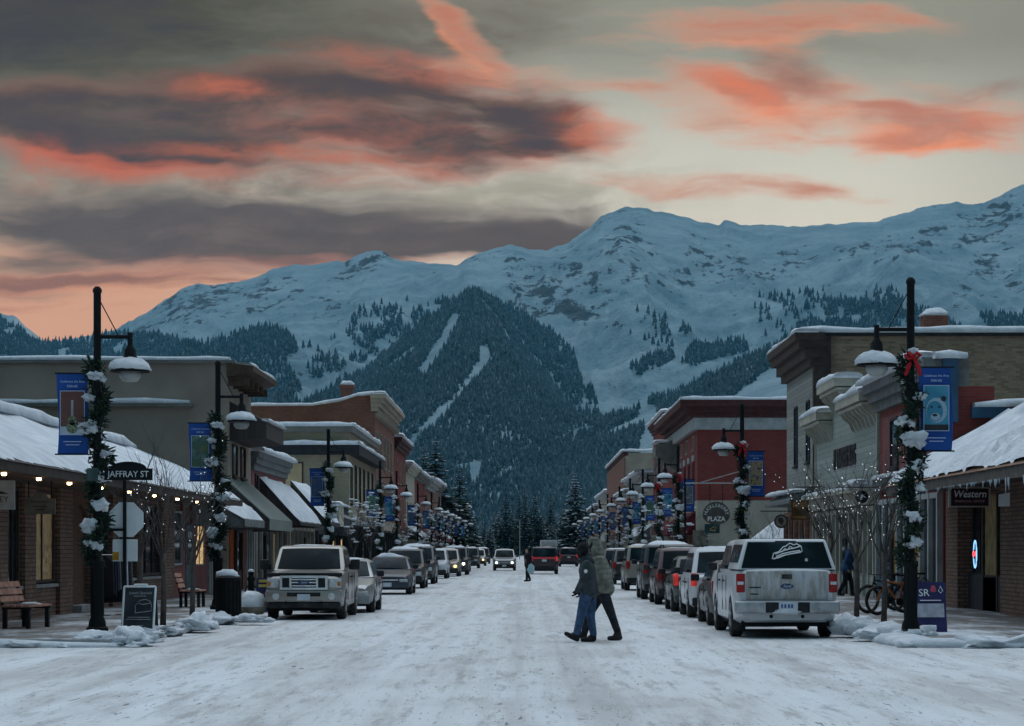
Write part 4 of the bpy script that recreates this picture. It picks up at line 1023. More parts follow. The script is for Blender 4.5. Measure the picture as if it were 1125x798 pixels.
row('dark_brick_building', 'dark red brick building with small upper windows between two corniced blocks', s, 190.5, 214, 12.6, BR_RED, DKRED, out=.7, ch=1.0, nw=5, rows=2, depth=20, frm=TRIMW)
row('grey_trim_shop', 'low pale building with bulging snow on its projecting cornices', s, 214.5, 245, 8.5, TAN2, TRIMW, out=1.9, ch=1.1, nw=5, capw=2.0, aw=(GREYP, .3))
row('snow_ledge_shop', 'pale shop with a thick white ledge of snow above its windows', s, 245.5, 272, 7.6, TAN2, TRIMW, out=1.6, ch=1.0, nw=5, capw=2.0, rows=1)
row('rendered_side_building', 'tan rendered side wall building with a red brick street front', s, 274, 332, 12.9, TAN2, DKRED, out=.4, ch=.6, nw=9, rows=2, depth=24)
part('brick_front', BR_OLD, bpy.data.objects['rendered_side_building'], lambda m: m.box(11.35, 11.5, 273.95, 332, 3.8, 12.3))
row('far_snowy_shop', 'far flat roofed shop with snow rimmed roof before the tall snowy spruce', s, 333, 378, 9.7, TAN2, TRIMW, out=.7, nw=6, rows=1, depth=18)
row('far_grey_shop', 'farthest grey shop on the red brick side near the end of the street', s, 379, 430, 8.6, BR_OLD, GREYC, out=.7, nw=6, rows=1, depth=18)
# ------------------------------------------------------------------ vehicles (front towards -Y, origin on the ground at the middle)
LAMPC = plain('lamp_lens', (.55, .57, .58), .15, .2, 12)
TAILR = plain('tail_lens', (.30, .018, .018), .2, .2, 9)
TAILON = emis('lit_tail_lamp', (1.0, .06, .05), .45, .6)
HEADON = emis('lit_headlamp', (1.0, .95, .80), 6.0)
HEADG = emis('lit_xenon_headlamp', (.75, 1.0, .86), 5.0)
AMBER = emis('lit_amber_lamp', (1.0, .55, .15), 5.0)
PLASTIC = plain('black_plastic', (.022, .023, .025), .6, .3, 5, dirt=.5)
PLATE = plain('number_plate', (.55, .60, .66), .5, .1, 5)
UNDER = plain('underbody', (.012, .012, .013), .9)
GRILL = plain('grille_dark', (.018, .018, .02), .4)
def interp(tab, t):
    if t <= tab[0][0]: return tab[0][1]
    for (a, za), (b, zb) in zip(tab[:-1], tab[1:]):
        if t <= b: return za + (zb - za) * (t - a) / max(b - a, 1e-6)
    return tab[-1][1]
def wheel(root, x, y, r, w, rimm=RIM):
    m = MB(); sgn = 1 if x > 0 else -1
    m.lathe([(r * .62, -w / 2), (r * .93, -w / 2), (r, -w * .36), (r, w * .36), (r * .93, w / 2), (r * .62, w / 2)], (x, y, r), 22, 'x')
    wo = m.build('wheel', RUBBER, root, sharp=40)
    m = MB(); xo = x + sgn * (w / 2 - .01)
    m.lathe([(r * .64, -.012 * sgn), (r * .62, .012 * sgn), (r * .55, -.02 * sgn)], (xo, y, r), 18, 'x')
    for i in range(5):
        t = 2 * math.pi * i / 5 + .3
        m.rbox((xo + sgn * .004, y + math.cos(t) * r * .3, r + math.sin(t) * r * .3), (.03, r * .16, r * .58), (t - math.pi / 2, 0, 0))
    m.lathe([(r * .14, -.02 * sgn), (r * .14, .025 * sgn)], (xo, y, r), 10, 'x')
    m.build('rim', rimm, wo)
KIND = {
 # L, W, H, wheelbase, front overhang, wheel radius, deck profile [(t, z)], greenhouse (ws base, roof start, roof end, rear base), belt, roof half-width factor, panes
 'sedan':   dict(L=4.6, W=1.80, H=1.45, wb=2.70, fo=.92, r=.33, top=[(0,.66),(.12,.74),(1.25,.95),(3.7,1.0),(4.45,1.0),(4.6,.92)], gh=(1.15,1.95,3.15,3.95), belt=.95, rw=.74, cuts=(.5,)),
 'suv':     dict(L=4.65, W=1.86, H=1.74, wb=2.72, fo=.92, r=.37, top=[(0,.80),(.1,.92),(1.15,1.08),(4.5,1.10),(4.65,1.02)], gh=(1.05,1.75,4.05,4.56), belt=1.06, rw=.80, cuts=(.36,.70)),
 'bigsuv':  dict(L=5.0, W=1.96, H=1.88, wb=2.95, fo=.92, r=.40, top=[(0,.90),(.08,1.04),(1.2,1.18),(4.9,1.20),(5.0,1.1)], gh=(1.15,1.75,4.65,4.95), belt=1.17, rw=.84, cuts=(.34,.68)),
 'van':     dict(L=4.9, W=1.94, H=1.76, wb=3.0, fo=.95, r=.35, top=[(0,.72),(.12,.84),(.95,1.04),(4.75,1.06),(4.9,.98)], gh=(.85,1.75,4.35,4.82), belt=1.03, rw=.82, cuts=(.36,.68)),
 'hatch':   dict(L=4.2, W=1.76, H=1.52, wb=2.6, fo=.85, r=.32, top=[(0,.68),(.1,.78),(1.0,.98),(4.1,1.02),(4.2,.95)], gh=(.95,1.7,3.55,4.1), belt=.98, rw=.78, cuts=(.45,)),
 'pickup':  dict(L=5.75, W=2.0, H=1.90, wb=3.66, fo=.95, r=.41, top=[(0,1.0),(.06,1.10),(.25,1.16),(1.45,1.25),(3.65,1.30),(5.7,1.32),(5.75,1.28)], gh=(1.35,2.0,3.45,3.72), belt=1.25, rw=.82, cuts=(.55,)),
}
def make_car(kind, label, cat, pnt, group, snow=.05, lights='off', tail='off', rack=False, hood_snow=False, plate=True, detail=True):
    S = KIND[kind]; L, Wd, H = S['L'], S['W'], S['H']; hw = Wd / 2; r = S['r']
    root = thing({'pickup': 'pickup_truck', 'sedan': 'sedan_car', 'hatch': 'hatchback_car', 'van': 'minivan'}.get(kind, 'suv_car'), label, cat, (0, 0, 0), 0, group)
    root['len'] = L
    y0 = -L / 2; wf = y0 + S['fo']; wr = wf + S['wb']
    ys = {0.0, .05, .15, .35, L - .35, L - .15, L - .05, L}
    for t, z in S['top']: ys.add(t)
    for w in (wf, wr):
        R_ = r + .07
        for q in (-1.08, -1, -.9, -.7, -.4, 0, .4, .7, .9, 1, 1.08): ys.add(w - y0 + q * R_)
    for q in np.linspace(0, L, 12): ys.add(float(q))
    ys = sorted(t for t in ys if 0 <= t <= L)
    ys = [t for i, t in enumerate(ys) if i == 0 or t - ys[i - 1] > .012]
    m = MB(); NS = 9; vs = []; fs = []
    for t in ys:
        y = y0 + t; d = min(t, L - t)
        w = hw * (1 - (.13 if kind == 'pickup' else .20) * max(0, 1 - d / (.5 if kind == 'pickup' else .75)) ** 2)
        zt = interp(S['top'], t); zb = r * .62 + .10 * max(0, 1 - d / .5)
        az = 0
        for wc in (wf, wr):
            dd = abs(y - wc)
            if dd < r + .07: az = max(az, r + math.sqrt((r + .07) ** 2 - dd * dd))
        zl = max(zb + .10, az); zm = max(zb + (zt - zb) * .5, az + .05); zs = max(zt - .16, az + .08)
        zs = min(zs, zt - .03); zm = min(zm, zs - .01); zl = min(zl, zm - .01)
        pr = [(0, max(zb, az - .02)), (w * .80, max(zb, az - .02)), (w * .965, zl), (w, zm), (w * .985, zs), (w * .94, zt - .03), (w * .86, zt), (w * .45, zt + .018), (0, zt + .022)]
        for x, z in pr: vs.append((x, y, z))
        for x, z in pr: vs.append((-x, y, z))
    n2 = 2 * NS
    for i in range(len(ys) - 1):
        a = i * n2; b = a + n2
        for j in range(NS - 1):
            fs.append((a + j, b + j, b + j + 1, a + j + 1)[::-1]); fs.append((a + NS + j, a + NS + j + 1, b + NS + j + 1, b + NS + j)[::-1])
    for a, fl in ((0, 1), ((len(ys) - 1) * n2, 0)):
        f = [a + j for j in range(NS)] + [a + NS + j for j in range(NS - 1, -1, -1)]
        fs.append(tuple(f[::-1] if not fl else f))
    m.add(vs, fs)
    body = m.build('body', pnt, root, sharp=38)
    # cabin
    g0, g1, g2, g3 = (y0 + q for q in S['gh']); bz = S['belt']; bw = hw * .93; rw = hw * S['rw']
    def frustum(nm, g0, g1, g2, g3, bz, H, par, sides=True, cuts=(.5,)):
        m = MB(); zt = H - .035
        B4 = [(-bw, g0, bz), (bw, g0, bz), (bw, g3, bz), (-bw, g3, bz)]; T4 = [(-rw, g1, zt), (rw, g1, zt), (rw, g2, zt), (-rw, g2, zt)]
        m.add(B4 + T4, [(0,1,5,4),(1,2,6,5),(2,3,7,6),(3,0,4,7)])
        m.add([(-rw, g1, zt), (rw, g1, zt), (rw, g2, zt), (-rw, g2, zt), (-rw * .82, g1 + .18, H), (rw * .82, g1 + .18, H), (rw * .82, g2 - .15, H), (-rw * .82, g2 - .15, H)], [(0,1,5,4),(1,2,6,5),(2,3,7,6),(3,0,4,7),(4,5,6,7)])
        cab = m.build(nm, pnt, par, sharp=45); bevel_mesh(cab.data, .085, 3, 25)
        B4 = [Vector(p) for p in B4]; T4 = [Vector(p) for p in T4]
        def pane(name, a, b, ta, tb, u0, u1, v0, v1, par2):
            def pt(u, v): return (a.lerp(b, u)).lerp(ta.lerp(tb, u), v)
            q = [pt(u0, v0), pt(u1, v0), pt(u1, v1), pt(u0, v1)]
            nn = (q[1] - q[0]).cross(q[3] - q[0]).normalized() * .006
            mm = MB()
            if name == 'side_window': mm.slab([p + nn for p in q], nn * .6); return mm.build(name, CARGLASS, par2)
            NU, NV = 10, 6; vs = []; fs = []                       # a bowed pane
            for i in range(NU + 1):
                for j in range(NV + 1):
                    u, v = i / NU, j / NV; vs.append(pt(u0 + (u1 - u0) * u, v0 + (v1 - v0) * v) + nn * (1.0 + 9 * (1 - (2 * u - 1) ** 2) * (1 - .5 * (2 * v - 1) ** 2)))
            for i in range(NU):
                for j in range(NV): a_ = i * (NV + 1) + j; fs.append((a_, a_ + NV + 1, a_ + NV + 2, a_ + 1))
            mm.add(vs, fs); return mm.build(name, CARGLASS, par2, smooth=True)
        pane('windscreen' if nm == 'cabin' else 'window', B4[0], B4[1], T4[0], T4[1], .06, .94, .06, .90, cab)
        pane('rear_window', B4[2], B4[3], T4[2], T4[3], .07, .93, .10, .88, cab)
        cc = (0.0,) + tuple(cuts) + (1.0,)
        for u0, u1 in zip(cc[:-1], cc[1:]):
            pane('side_window', B4[1], B4[2], T4[1], T4[2], .05 + u0 * .9 + .012, .05 + u1 * .9 - .012, .10, .86, cab)
            pane('side_window', B4[3], B4[0], T4[3], T4[0], .95 - u1 * .9 + .012, .95 - u0 * .9 - .012, .10, .86, cab)
        return cab
    cab = frustum('cabin', g0, g1, g2, g3, bz, H, root, True, S['cuts'])
    m = MB(); m.box(-hw * .84, hw * .84, y0 + .25, -y0 - .25, r * .55, r * 1.7); m.build('underbody', UNDER, root)
    for x in (-hw + .13, hw - .13):
        for y in (wf, wr): wheel(root, x, y, r, .23)
    # bumpers, lamps, grille, plates
    zf = interp(S['top'], .0); 
    m = MB(); m.box(-hw * .90, hw * .90, y0 - .07, y0 + .12, r * .75, r * .75 + .24); b = m.build('bumper', CHROME if kind == 'pickup' else (PLASTIC if kind in ('suv', 'bigsuv') else pnt), root); bevel_mesh(b.data, .04, 2)
    m = MB(); m.box(-hw * .92, hw * .92, -y0 - .12, -y0 + .08, r * .8, r * .8 + .22); b = m.build('bumper', CHROME if kind == 'pickup' else (PLASTIC if kind in ('suv', 'bigsuv', 'van') else pnt), root); bevel_mesh(b.data, .04, 2)
    gz0 = r * .75 + .26; gz1 = zf - .06
    m = MB(); m.box(-hw * .46, hw * .46, y0 - .025, y0 + .02, gz0, gz1); gr_ = m.build('grille', GRILL, root)
    m = MB()
    for i in range(1, 3): z = gz0 + (gz1 - gz0) * i / 3; m.box(-hw * .46, hw * .46, y0 - .037, y0 - .026, z - .015, z + .015)
    m.build('chrome_bar', CHROME, gr_)
    hl = {'off': LAMPC, 'on': HEADON, 'xenon': HEADG, 'amber': AMBER}[lights]
    for sx in (-1, 1):
        m = MB(); a, b = sorted((sx * hw * .50, sx * hw * .84)); m.box(a, b, y0 - .02, y0 + .08, gz1 - .18, gz1 + .0); h = m.build('headlight', LAMPC if lights != 'off' else hl, root); bevel_mesh(h.data, .035, 2)
        if lights != 'off':
            m = MB(); m.lathe([(.0, -.03), (.085, -.025), (.085, 0.0)], (sx * hw * .68, y0 - .02, gz1 - .09), 12, 'y'); m.build('bulb', hl, h)
        m = MB(); m.box(*sorted((sx * hw * .80, sx * hw * .955)), -y0 - .09, -y0 + .012, S['belt'] - .26, S['belt'] + .06); t_ = m.build('taillight', TAILON if tail == 'on' else TAILR, root); bevel_mesh(t_.data, .015, 1)
        m = MB(); m.rbox((sx * (hw + .10), g0 + .30, bz + .10), (.20, .10, .16)); mi = m.build('mirror', PLASTIC, root); bevel_mesh(mi.data, .03, 2)
        for yc in ((g0 + g3) / 2 - .25, (g0 + g3) / 2 + .75):
            if yc < g3 - .2 or kind not in ('pickup',):
                m = MB(); m.rbox((sx * (hw + .012), yc, bz - .17), (.03, .17, .035)); m.build('door_handle', PLASTIC, root)
        m = MB(); 
        for yc in (g0 + .28, (g0 + g3) / 2 + (.1 if kind != 'pickup' else .35), g3 - .35 if kind != 'pickup' else g3 + .02):
            if abs(yc - wr) > r + .1: m.rbox((sx * (hw - .004), yc, (r * .8 + bz) / 2 + .05), (.012, .014, bz - r * .8 - .22))
        m.build('door_seam', GRILL, root)
    if plate:
        m = MB(); m.box(-.16, .16, y0 - .085, y0 - .072, r * .75 + .06, r * .75 + .21); m.build('number_plate', PLATE, root)
        m = MB(); m.box(-.16, .16, -y0 + .014, -y0 + .03, S['belt'] - .30, S['belt'] - .15) if kind != 'pickup' else m.box(-.16, .16, -y0 + .082, -y0 + .095, r * .8 + .04, r * .8 + .19); m.build('number_plate', PLATE, root)
    if rack:
        m = MB()
        for sx in (-1, 1): m.tube([(sx * rw * .85, g1 + .3, H - .01), (sx * rw * .85, g1 + .35, H + .07), (sx * rw * .85, g2 - .35, H + .07), (sx * rw * .85, g2 - .3, H - .01)], .02, 6)
        m.build('roof_rack', BLACK, root)
    if snow > 0:
        m = MB(); NXs, NYs = 8, 14
        def sheet(xa, ya, yb, zf_, th, seed):
            vs = []; fs = []
            for i in range(NYs + 1):
                for j in range(NXs + 1):
                    x = -xa + 2 * xa * j / NXs; y = ya + (yb - ya) * i / NYs
                    e = min(i, NYs - i, j, NXs - j); 
                    h = th * (.7 + 1.1 * mnoise.noise(Vector((x * 1.4 + seed, y * 1.1, seed)))) * min(1, e * .7) - (.012 if e == 0 else 0)
                    vs.append((x, y, zf_(y) + h))
            for i in range(NYs):
                for j in range(NXs): a = i * (NXs + 1) + j; fs.append((a, a + 1, a + NXs + 2, a + NXs + 1))
            m.add(vs, fs)
        sheet(rw * .86, g1 + .10, g2 - .08, lambda y: H - .012, snow, L + Wd * snow * 31)
        if hood_snow: sheet(hw * .75, y0 + .2, g0 - .1, lambda y: interp(S['top'], y - y0) + .01, snow * .6, 5)
        m.build('snow', SNOW, root, smooth=True)
    return root
def put(car, x, yfront, facing_cam=True, dz=0.0):
    L = car['len']; del car['len']
    car.location = (x, yfront + L / 2, dz); car.rotation_euler = (0, 0, 0 if facing_cam else math.pi)
    WLOC[car.name] = Vector(car.location)
    return car
P = dict(wine=paint('wine_paint', (.035, .012, .015), .25), silver=paint('silver_paint', (.34, .35, .355), .55), tan=paint('sand_silver_paint', (.33, .31, .28), .5, .3, .35), navy=paint('navy_paint', (.012, .022, .04), .15), black=paint('black_paint', (.008, .009, .012), .1), white=paint('white_car_paint', (.56, .58, .60), .0, .32, .4), maroon=paint('maroon_paint', (.045, .012, .016), .2), grey=paint('grey_car_paint', (.05, .054, .062), .3), gold=paint('champagne_paint', (.30, .27, .23), .5), green=paint('dark_green_paint', (.012, .02, .02), .2), blue=paint('steel_blue_paint', (.07, .11, .16), .4))
GL, GR_ = 'cars parked along the stucco building kerb', 'cars parked along the timber front kerb'

# --- the sand coloured pickup facing us
T = make_car('pickup', 'sand silver four door pickup facing us beside the snowy planter, first in its row', 'pickup', P['tan'], GL, snow=.035, plate=False)
for o in [c for c in T.children if c.name.split('.')[0] in ('grille', 'headlight', 'bumper')]:
    for c in list(o.children): bpy.data.objects.remove(c)
    bpy.data.objects.remove(o)
y0 = -5.75 / 2; hw = 1.0
m = MB(); m.box(-.97, .97, y0 - .10, y0 + .1, .46, .76); b = m.build('bumper', P['tan'], T); bevel_mesh(b.data, .05, 2)
m = MB(); m.box(-.42, .42, y0 - .112, y0 - .09, .60, .70); m.build('air_intake', GRILL, b)
m = MB(); m.box(-.16, .16, y0 - .125, y0 - .113, .50, .66); m.build('number_plate', PLATE, b)
for sx in (-1, 1): 
    m = MB(); m.lathe([(.0, -.02), (.085, -.012), (.10, .02)], (sx * .70, y0 - .10, .60), 14, 'y'); m.build('fog_lamp', LAMPC, b)
m = MB(); m.box(-.92, .92, y0 - .06, y0 + .15, .30, .458); b2 = m.build('front_valance', PLASTIC, T); bevel_mesh(b2.data, .05, 2)
m = MB(); gz0, gz1 = .79, 1.12
m.box(-.60, .60, y0 - .05, y0 + .03, gz0, gz1); g = m.build('grille', GRILL, T)
m = MB(); 
for z0, z1 in ((gz0 - .02, gz0 + .035), (gz1 - .05, gz1 + .01)): m.box(-.60, .60, y0 - .085, y0 - .05, z0, z1)
for x0, x1 in ((-.60, -.54), (.54, .60), (-.36, -.31), (.31, .36)): m.box(x0, x1, y0 - .083, y0 - .05, gz0 + .036, gz1 - .051)
for z in (.87, .955, 1.03): m.box(-.309, .309, y0 - .08, y0 - .05, z - .016, z + .016)
c_ = m.build('grille_bars', CHROME, g); 
m = MB(); m.lathe([(0, -.012), (.13, -.01), (.14, .0)], (0, 0, 0), 20, 'y'); e = m.build('badge', plain('badge_blue', (.03, .06, .16), .3), g); e.scale = (1, 1, .42); e.location = (0, y0 - .085, .955)
text('Ford', .085, (0, y0 - .10, .955), FACE_CAM, CHROME, g, 'badge_script', .002, shear=.3)
for sx in (-1, 1):
    m = MB(); a, b = sorted((sx * .63, sx * .93)); m.box(a, b, y0 - .03, y0 + .14, .82, 1.07); h = m.build('headlight', LAMPC, T); bevel_mesh(h.data, .035, 2)
    m = MB(); m.box(*sorted((sx * .84, sx * .925)), y0 - .036, y0 - .031, .86, .98); m.build('indicator', plain('amber_lens', (.5, .2, .05), .2), h)
    m = MB(); m.tube([(sx * .45, y0 - .12, .40), (sx * .45, y0 - .16, .44), (sx * .45, y0 - .12, .47)], .02, 6); m.build('tow_hook', BLACK, T)
    m = MB(); m.rbox((sx * 1.17, y0 + 1.62, 1.40), (.24, .10, .27)); mi = m.build('tow_mirror', PLASTIC, T); bevel_mesh(mi.data, .03, 2)
m = MB(); m.box(-.78, .78, -y0 - 1.98, -y0 - .06, 1.30, 1.352); m.build('bed_cover', BLACK, T)
m = MB(); m.box(-.95, .95, y0 + .10, y0 + .22, 1.10, 1.20); h = m.build('hood_deflector', PLASTIC, T); bevel_mesh(h.data, .03, 2)
put(T, -5.36, 57.0); T.scale = (.96, .96, .95)
# --- the white pickup with a canopy, its back to us
T = make_car('pickup', 'white pickup with a canopy, dirty tailgate and mountain decal on its rear glass', 'pickup', P['white'], GR_, snow=.03, plate=False)
yb = 5.75 / 2
m = MB(); bz, H = 1.32, 1.90; a0, a3 = .55, 2.83
B4 = [(-.93, a0, bz), (.93, a0, bz), (.95, a3, bz), (-.95, a3, bz)]; T4 = [(-.80, a0 + .05, H), (.80, a0 + .05, H), (.77, a3 - .22, H), (-.77, a3 - .22, H)]
m.add(B4 + T4, [(0,1,5,4),(1,2,6,5),(2,3,7,6),(3,0,4,7),(4,5,6,7)]); can = m.build('canopy', P['white'], T); bevel_mesh(can.data, .05, 2, 25)
B = [Vector(p) for p in B4]; Tt = [Vector(p) for p in T4]
def q4(a, b, ta, tb, u0, u1, v0, v1, name, m_, par, off=.006, th=.004):
    pt = lambda u, v: a.lerp(b, u).lerp(ta.lerp(tb, u), v)
    q = [pt(u0, v0), pt(u1, v0), pt(u1, v1), pt(u0, v1)]; nn = (q[1] - q[0]).cross(q[3] - q[0]).normalized()
    mm = MB(); mm.slab([p + nn * off for p in q], nn * th); return mm.build(name, m_, par)
rg = q4(B[2], B[3], Tt[2], Tt[3], .04, .96, .04, .90, 'rear_glass', CARGLASS, can)
for u0, u1 in ((.08, .46), (.50, .92)):
    q4(B[1], B[2], Tt[1], Tt[2], u0, u1, .22, .82, 'side_glass', CARGLASS, can); q4(B[3], B[0], Tt[3], Tt[0], 1 - u1, 1 - u0, .22, .82, 'side_glass', CARGLASS, can)
def rp(u, v):   # a point on the rear glass, u from its left as seen from behind
    a, b, c_, d = B[3], B[2], Tt[3], Tt[2]
    return a.lerp(b, u).lerp(c_.lerp(d, u), v) + Vector((0, .016, .004))
def stroke(m, uv, w):
    m.tube([rp(*p) for p in uv], w, 4)
m = MB()
# seen from behind, u grows to the right in the photograph (the pickup is turned half round)
for uv in ([(.35,.34),(.36,.52),(.42,.58),(.47,.74),(.50,.76),(.55,.86),(.60,.80),(.63,.84),(.68,.76),(.685,.60),(.60,.54),(.50,.48),(.42,.38),(.36,.34)], [(.38,.50),(.46,.60),(.53,.66),(.60,.70),(.67,.76)], [(.39,.42),(.47,.52),(.55,.57),(.66,.62)], [(.38,.36),(.47,.46),(.56,.51),(.67,.56)], [(.45,.56),(.49,.68),(.52,.64),(.55,.76),(.58,.70)]):
    stroke(m, [(1 - p[0], p[1]) for p in uv], .011)
stroke(m, [(1 - .715 + .012 * math.cos(t), .31 + .035 * math.sin(t)) for t in np.linspace(0, 6.28, 8)], .009)
m.build('decal', WHITE, rg)
m = MB(); m.box(-.20, .20, a3 - .27, a3 - .2, H - .055, H - .03); m.build('brake_light', BROWN, can)
# dirty tailgate
TG = NT('dirty_white_tailgate'); p_ = TG.pos(); n_ = TG.step(TG.noise(TG.mapping(p_, (4, 1, .9)), 1.6, 6, .65), .36, .62)
TG.col(TG.mix(n_, (.50, .52, .54), (.30, .27, .24))); TG.set(.55, 0, .4)
m = MB(); m.box(-.78, .78, yb - .01, yb + .022, .74, 1.29); tg = m.build('tailgate', TG.m, T); bevel_mesh(tg.data, .015, 2)
m = MB(); m.box(-.10, .10, yb + .022, yb + .04, 1.14, 1.23); m.build('handle', PLASTIC, tg)
m = MB(); m.lathe([(0, .012), (.12, .008), (.125, 0)], (0, 0, 0), 20, 'y'); e = m.build('badge', plain('badge_blue', (.03, .06, .16), .3), tg); e.scale = (1, 1, .42); e.location = (0, yb + .022, 1.0)
text('Ford', .075, (0, yb + .036, 1.0), (R(90), 0, R(180)), CHROME, tg, 'badge_script', .002, shear=.3)
m = MB(); m.box(.50, .72, yb + .022, yb + .03, .965, .99); m.box(.54, .70, yb + .022, yb + .03, .84, .86); m.build('model_badge', PLASTIC, tg)
for o in [c for c in T.children if c.name.split('.')[0] in ('taillight',)]: bpy.data.objects.remove(o)
for sx in (-1, 1):
    m = MB(); m.box(*sorted((sx * .80, sx * .965)), yb - .1, yb + .022, .88, 1.24); tl = m.build('taillight', TAILR, T); bevel_mesh(tl.data, .02, 2)
    m = MB(); m.box(*sorted((sx * .83, sx * .945)), yb + .022, yb + .027, 1.03, 1.09); m.build('reverse_lamp', LAMPC, tl)
    m = MB(); m.box(*sorted((sx * .72, sx * .99)), yb - .78, yb - .75, .12, .60); m.build('mud_flap', RUBBER, T)
    m = MB(); m.tube([(sx * .3, yb - .1, .44), (sx * .3, yb + .02, .42)], .035, 8); m.build('exhaust' if sx > 0 else 'tow_bar', BLACK, T)
for o in [c for c in T.children if c.name.split('.')[0] == 'bumper' and max(v.co.y for v in c.data.vertices) > 2]: bpy.data.objects.remove(o)
m = MB(); m.box(-1.0, 1.0, yb - .08, yb + .16, .48, .72); bp = m.build('rear_bumper', plain('scuffed_chrome', (.38, .39, .40), .4, .3, 3, metal=.6, dirt=.6), T); bevel_mesh(bp.data, .05, 3)
m = MB(); m.box(-.42, .42, yb + .16, yb + .168, .50, .70); m.build('step_recess', PLASTIC, bp)
m = MB(); m.box(-.19, .17, yb + .168, yb + .18, .55, .71); pl = m.build('number_plate', PLATE, bp)
m = MB(); m.box(-.10, -.06, yb + .18, yb + .183, .59, .66); m.box(-.04, 0, yb + .18, yb + .183, .59, .66); m.box(.03, .07, yb + .18, yb + .183, .59, .66); m.box(.09, .13, yb + .18, yb + .183, .59, .66); m.build('lettering', plain('plate_blue', (.05, .1, .25), .6), pl)
m = MB(); m.blob((0, yb + .17, .52), (.28, .03, .05), 3, .3, 10, 6); m.build('snow', SNOW, bp, smooth=True)
put(T, 4.98, 45.2, False)

cars = [
 # kind, label, cat, paint, x, yfront, facing, kw   (left row)
 ('sedan', 'pale silver sedan parked close behind the sand silver pickup', 'car', 'silver', -4.98, 63.2, 1, dict(snow=.03)),
 ('sedan', 'dark navy car with snow heaped on its roof, first past the empty parking bays', 'car', 'navy', -5.22, 89.0, 1, dict(snow=.16)),
 ('suv', 'black car with snowy roof between the navy car and the tall roof rack vehicle', 'car', 'black', -5.35, 103.0, 1, dict(snow=.10, rack=True)),
 ('bigsuv', 'tall grey vehicle with snow lumps along its roof rack', 'car', 'grey', -5.45, 116.0, 1, dict(snow=.14, rack=True)),
 ('suv', 'small white car facing us in the middle of the row', 'car', 'white', -5.5, 138.0, 1, dict(snow=.05)),
 ('suv', 'brown car with glowing amber front lamps', 'car', 'gold', -5.1, 149.0, 1, dict(snow=.06, lights='amber')),
 ('bigsuv', 'dark car with bright white headlights parked beyond the amber lamps', 'car', 'grey', -4.85, 158.0, 1, dict(snow=.08, lights='on')),
 ('suv', 'blue grey car parked directly behind the one with white headlights', 'car', 'blue', -5.2, 180.0, 1, dict(snow=.1)),
 ('bigsuv', 'dark green car with snowy roof, third from the far end of its row', 'car', 'green', -5.2, 214.0, 1, dict(snow=.1)),
 ('suv', 'silver car with amber lamps near the far end of the row', 'car', 'silver', -5.1, 246.0, 1, dict(snow=.1, lights='amber')),
 ('bigsuv', 'last dark car of the row facing us, next to the oncoming silver car', 'car', 'black', -5.3, 283.0, 1, dict(snow=.12)),
 # right row
 ('sedan', 'black sedan tucked in front of the white canopy pickup', 'car', 'black', 4.95, 52.2, 0, dict(snow=.05)),
 ('suv', 'white car with a broad lit red tail lamp', 'car', 'white', 4.95, 58.3, 0, dict(snow=.06, tail='on')),
 ('hatch', 'small dark hatchback with a lit tail lamp beside the maroon minivan', 'car', 'green', 4.85, 64.4, 0, dict(snow=.02, tail='on')),
 ('van', 'dark maroon minivan with roof rails', 'car', 'maroon', 4.95, 72.6, 0, dict(snow=.02, rack=True)),
 ('bigsuv', 'dark grey vehicle with big black rear glass ahead of the maroon minivan', 'car', 'grey', 4.9, 80.0, 0, dict(snow=.12)),
 ('bigsuv', 'champagne coloured vehicle with a snow dusted roof', 'car', 'gold', 5.05, 97.5, 0, dict(snow=.06)),
 ('suv', 'black car with raised tailgate lamps ahead of the champagne vehicle', 'car', 'black', 5.1, 114.5, 0, dict(snow=.05)),
 ('suv', 'maroon car half hidden behind the walkers in the olive parka', 'car', 'maroon', 5.15, 132.0, 0, dict(snow=.06)),
 ('sedan', 'grey car farther along behind the walkers', 'car', 'blue', 5.15, 150.0, 0, dict(snow=.06)),
 ('bigsuv', 'dark vehicle with lit tail lamps beyond the walkers', 'car', 'maroon', 4.25, 236.0, 0, dict(snow=.06, tail='on')),
 ('suv', 'silver car standing ahead of the walkers near the far end', 'car', 'silver', 5.4, 272.0, 0, dict(snow=.06)),
]
for kd, lb, ct, pn, x, yf, fc, kw in cars:
    put(make_car(kd, lb, ct, P[pn], GL if x < 0 else GR_, **kw), x, yf, bool(fc))
put(make_car('suv', 'silver car driving towards us with glaring headlights', 'car', P['silver'], None, snow=.03, lights='xenon'), -1.75, 190.0, True)
T = make_car('bigsuv', 'dark red vehicle driving away with a lit red band across its tail', 'car', P['wine'], None, snow=.03, tail='on', rack=True)
m = MB(); m.box(-.76, .76, 2.5, 2.53, 1.06, 1.17); m.build('light_band', emis('dull_red_band', (.8, .06, .08), .16), T)
put(T, 1.25, 163.0, False)
# box van at the end of the street
root = thing('box_van', 'white box van closing the view at the far end of the street', 'van', (3.1, 330, 0))
m = MB(); m.box(-1.15, 1.15, -2.6, 2.0, .75, 3.0); b = m.build('cargo_box', P['white'], root); bevel_mesh(b.data, .05, 2)
m = MB(); m.box(-1.0, 1.0, 2.05, 3.6, .5, 1.5); m.box(-.95, .95, 2.05, 3.0, 1.5, 2.1); m.build('cab', P['white'], root)
m = MB(); m.box(-1.0, 1.0, -2.63, -2.602, .9, 2.85); m.build('rear_door', TRIMW, root)
m = MB(); m.box(-.95, .95, -2.5, 3.4, .4, .75); m.build('underbody', UNDER, root)
for x in (-.95, .95):
    for y in (-1.4, 2.6): wheel(root, x, y, .4, .26)
    m = MB(); m.box(x - .08, x + .08, -2.66, -2.6, .8, 1.0); m.build('taillight', TAILR, root)
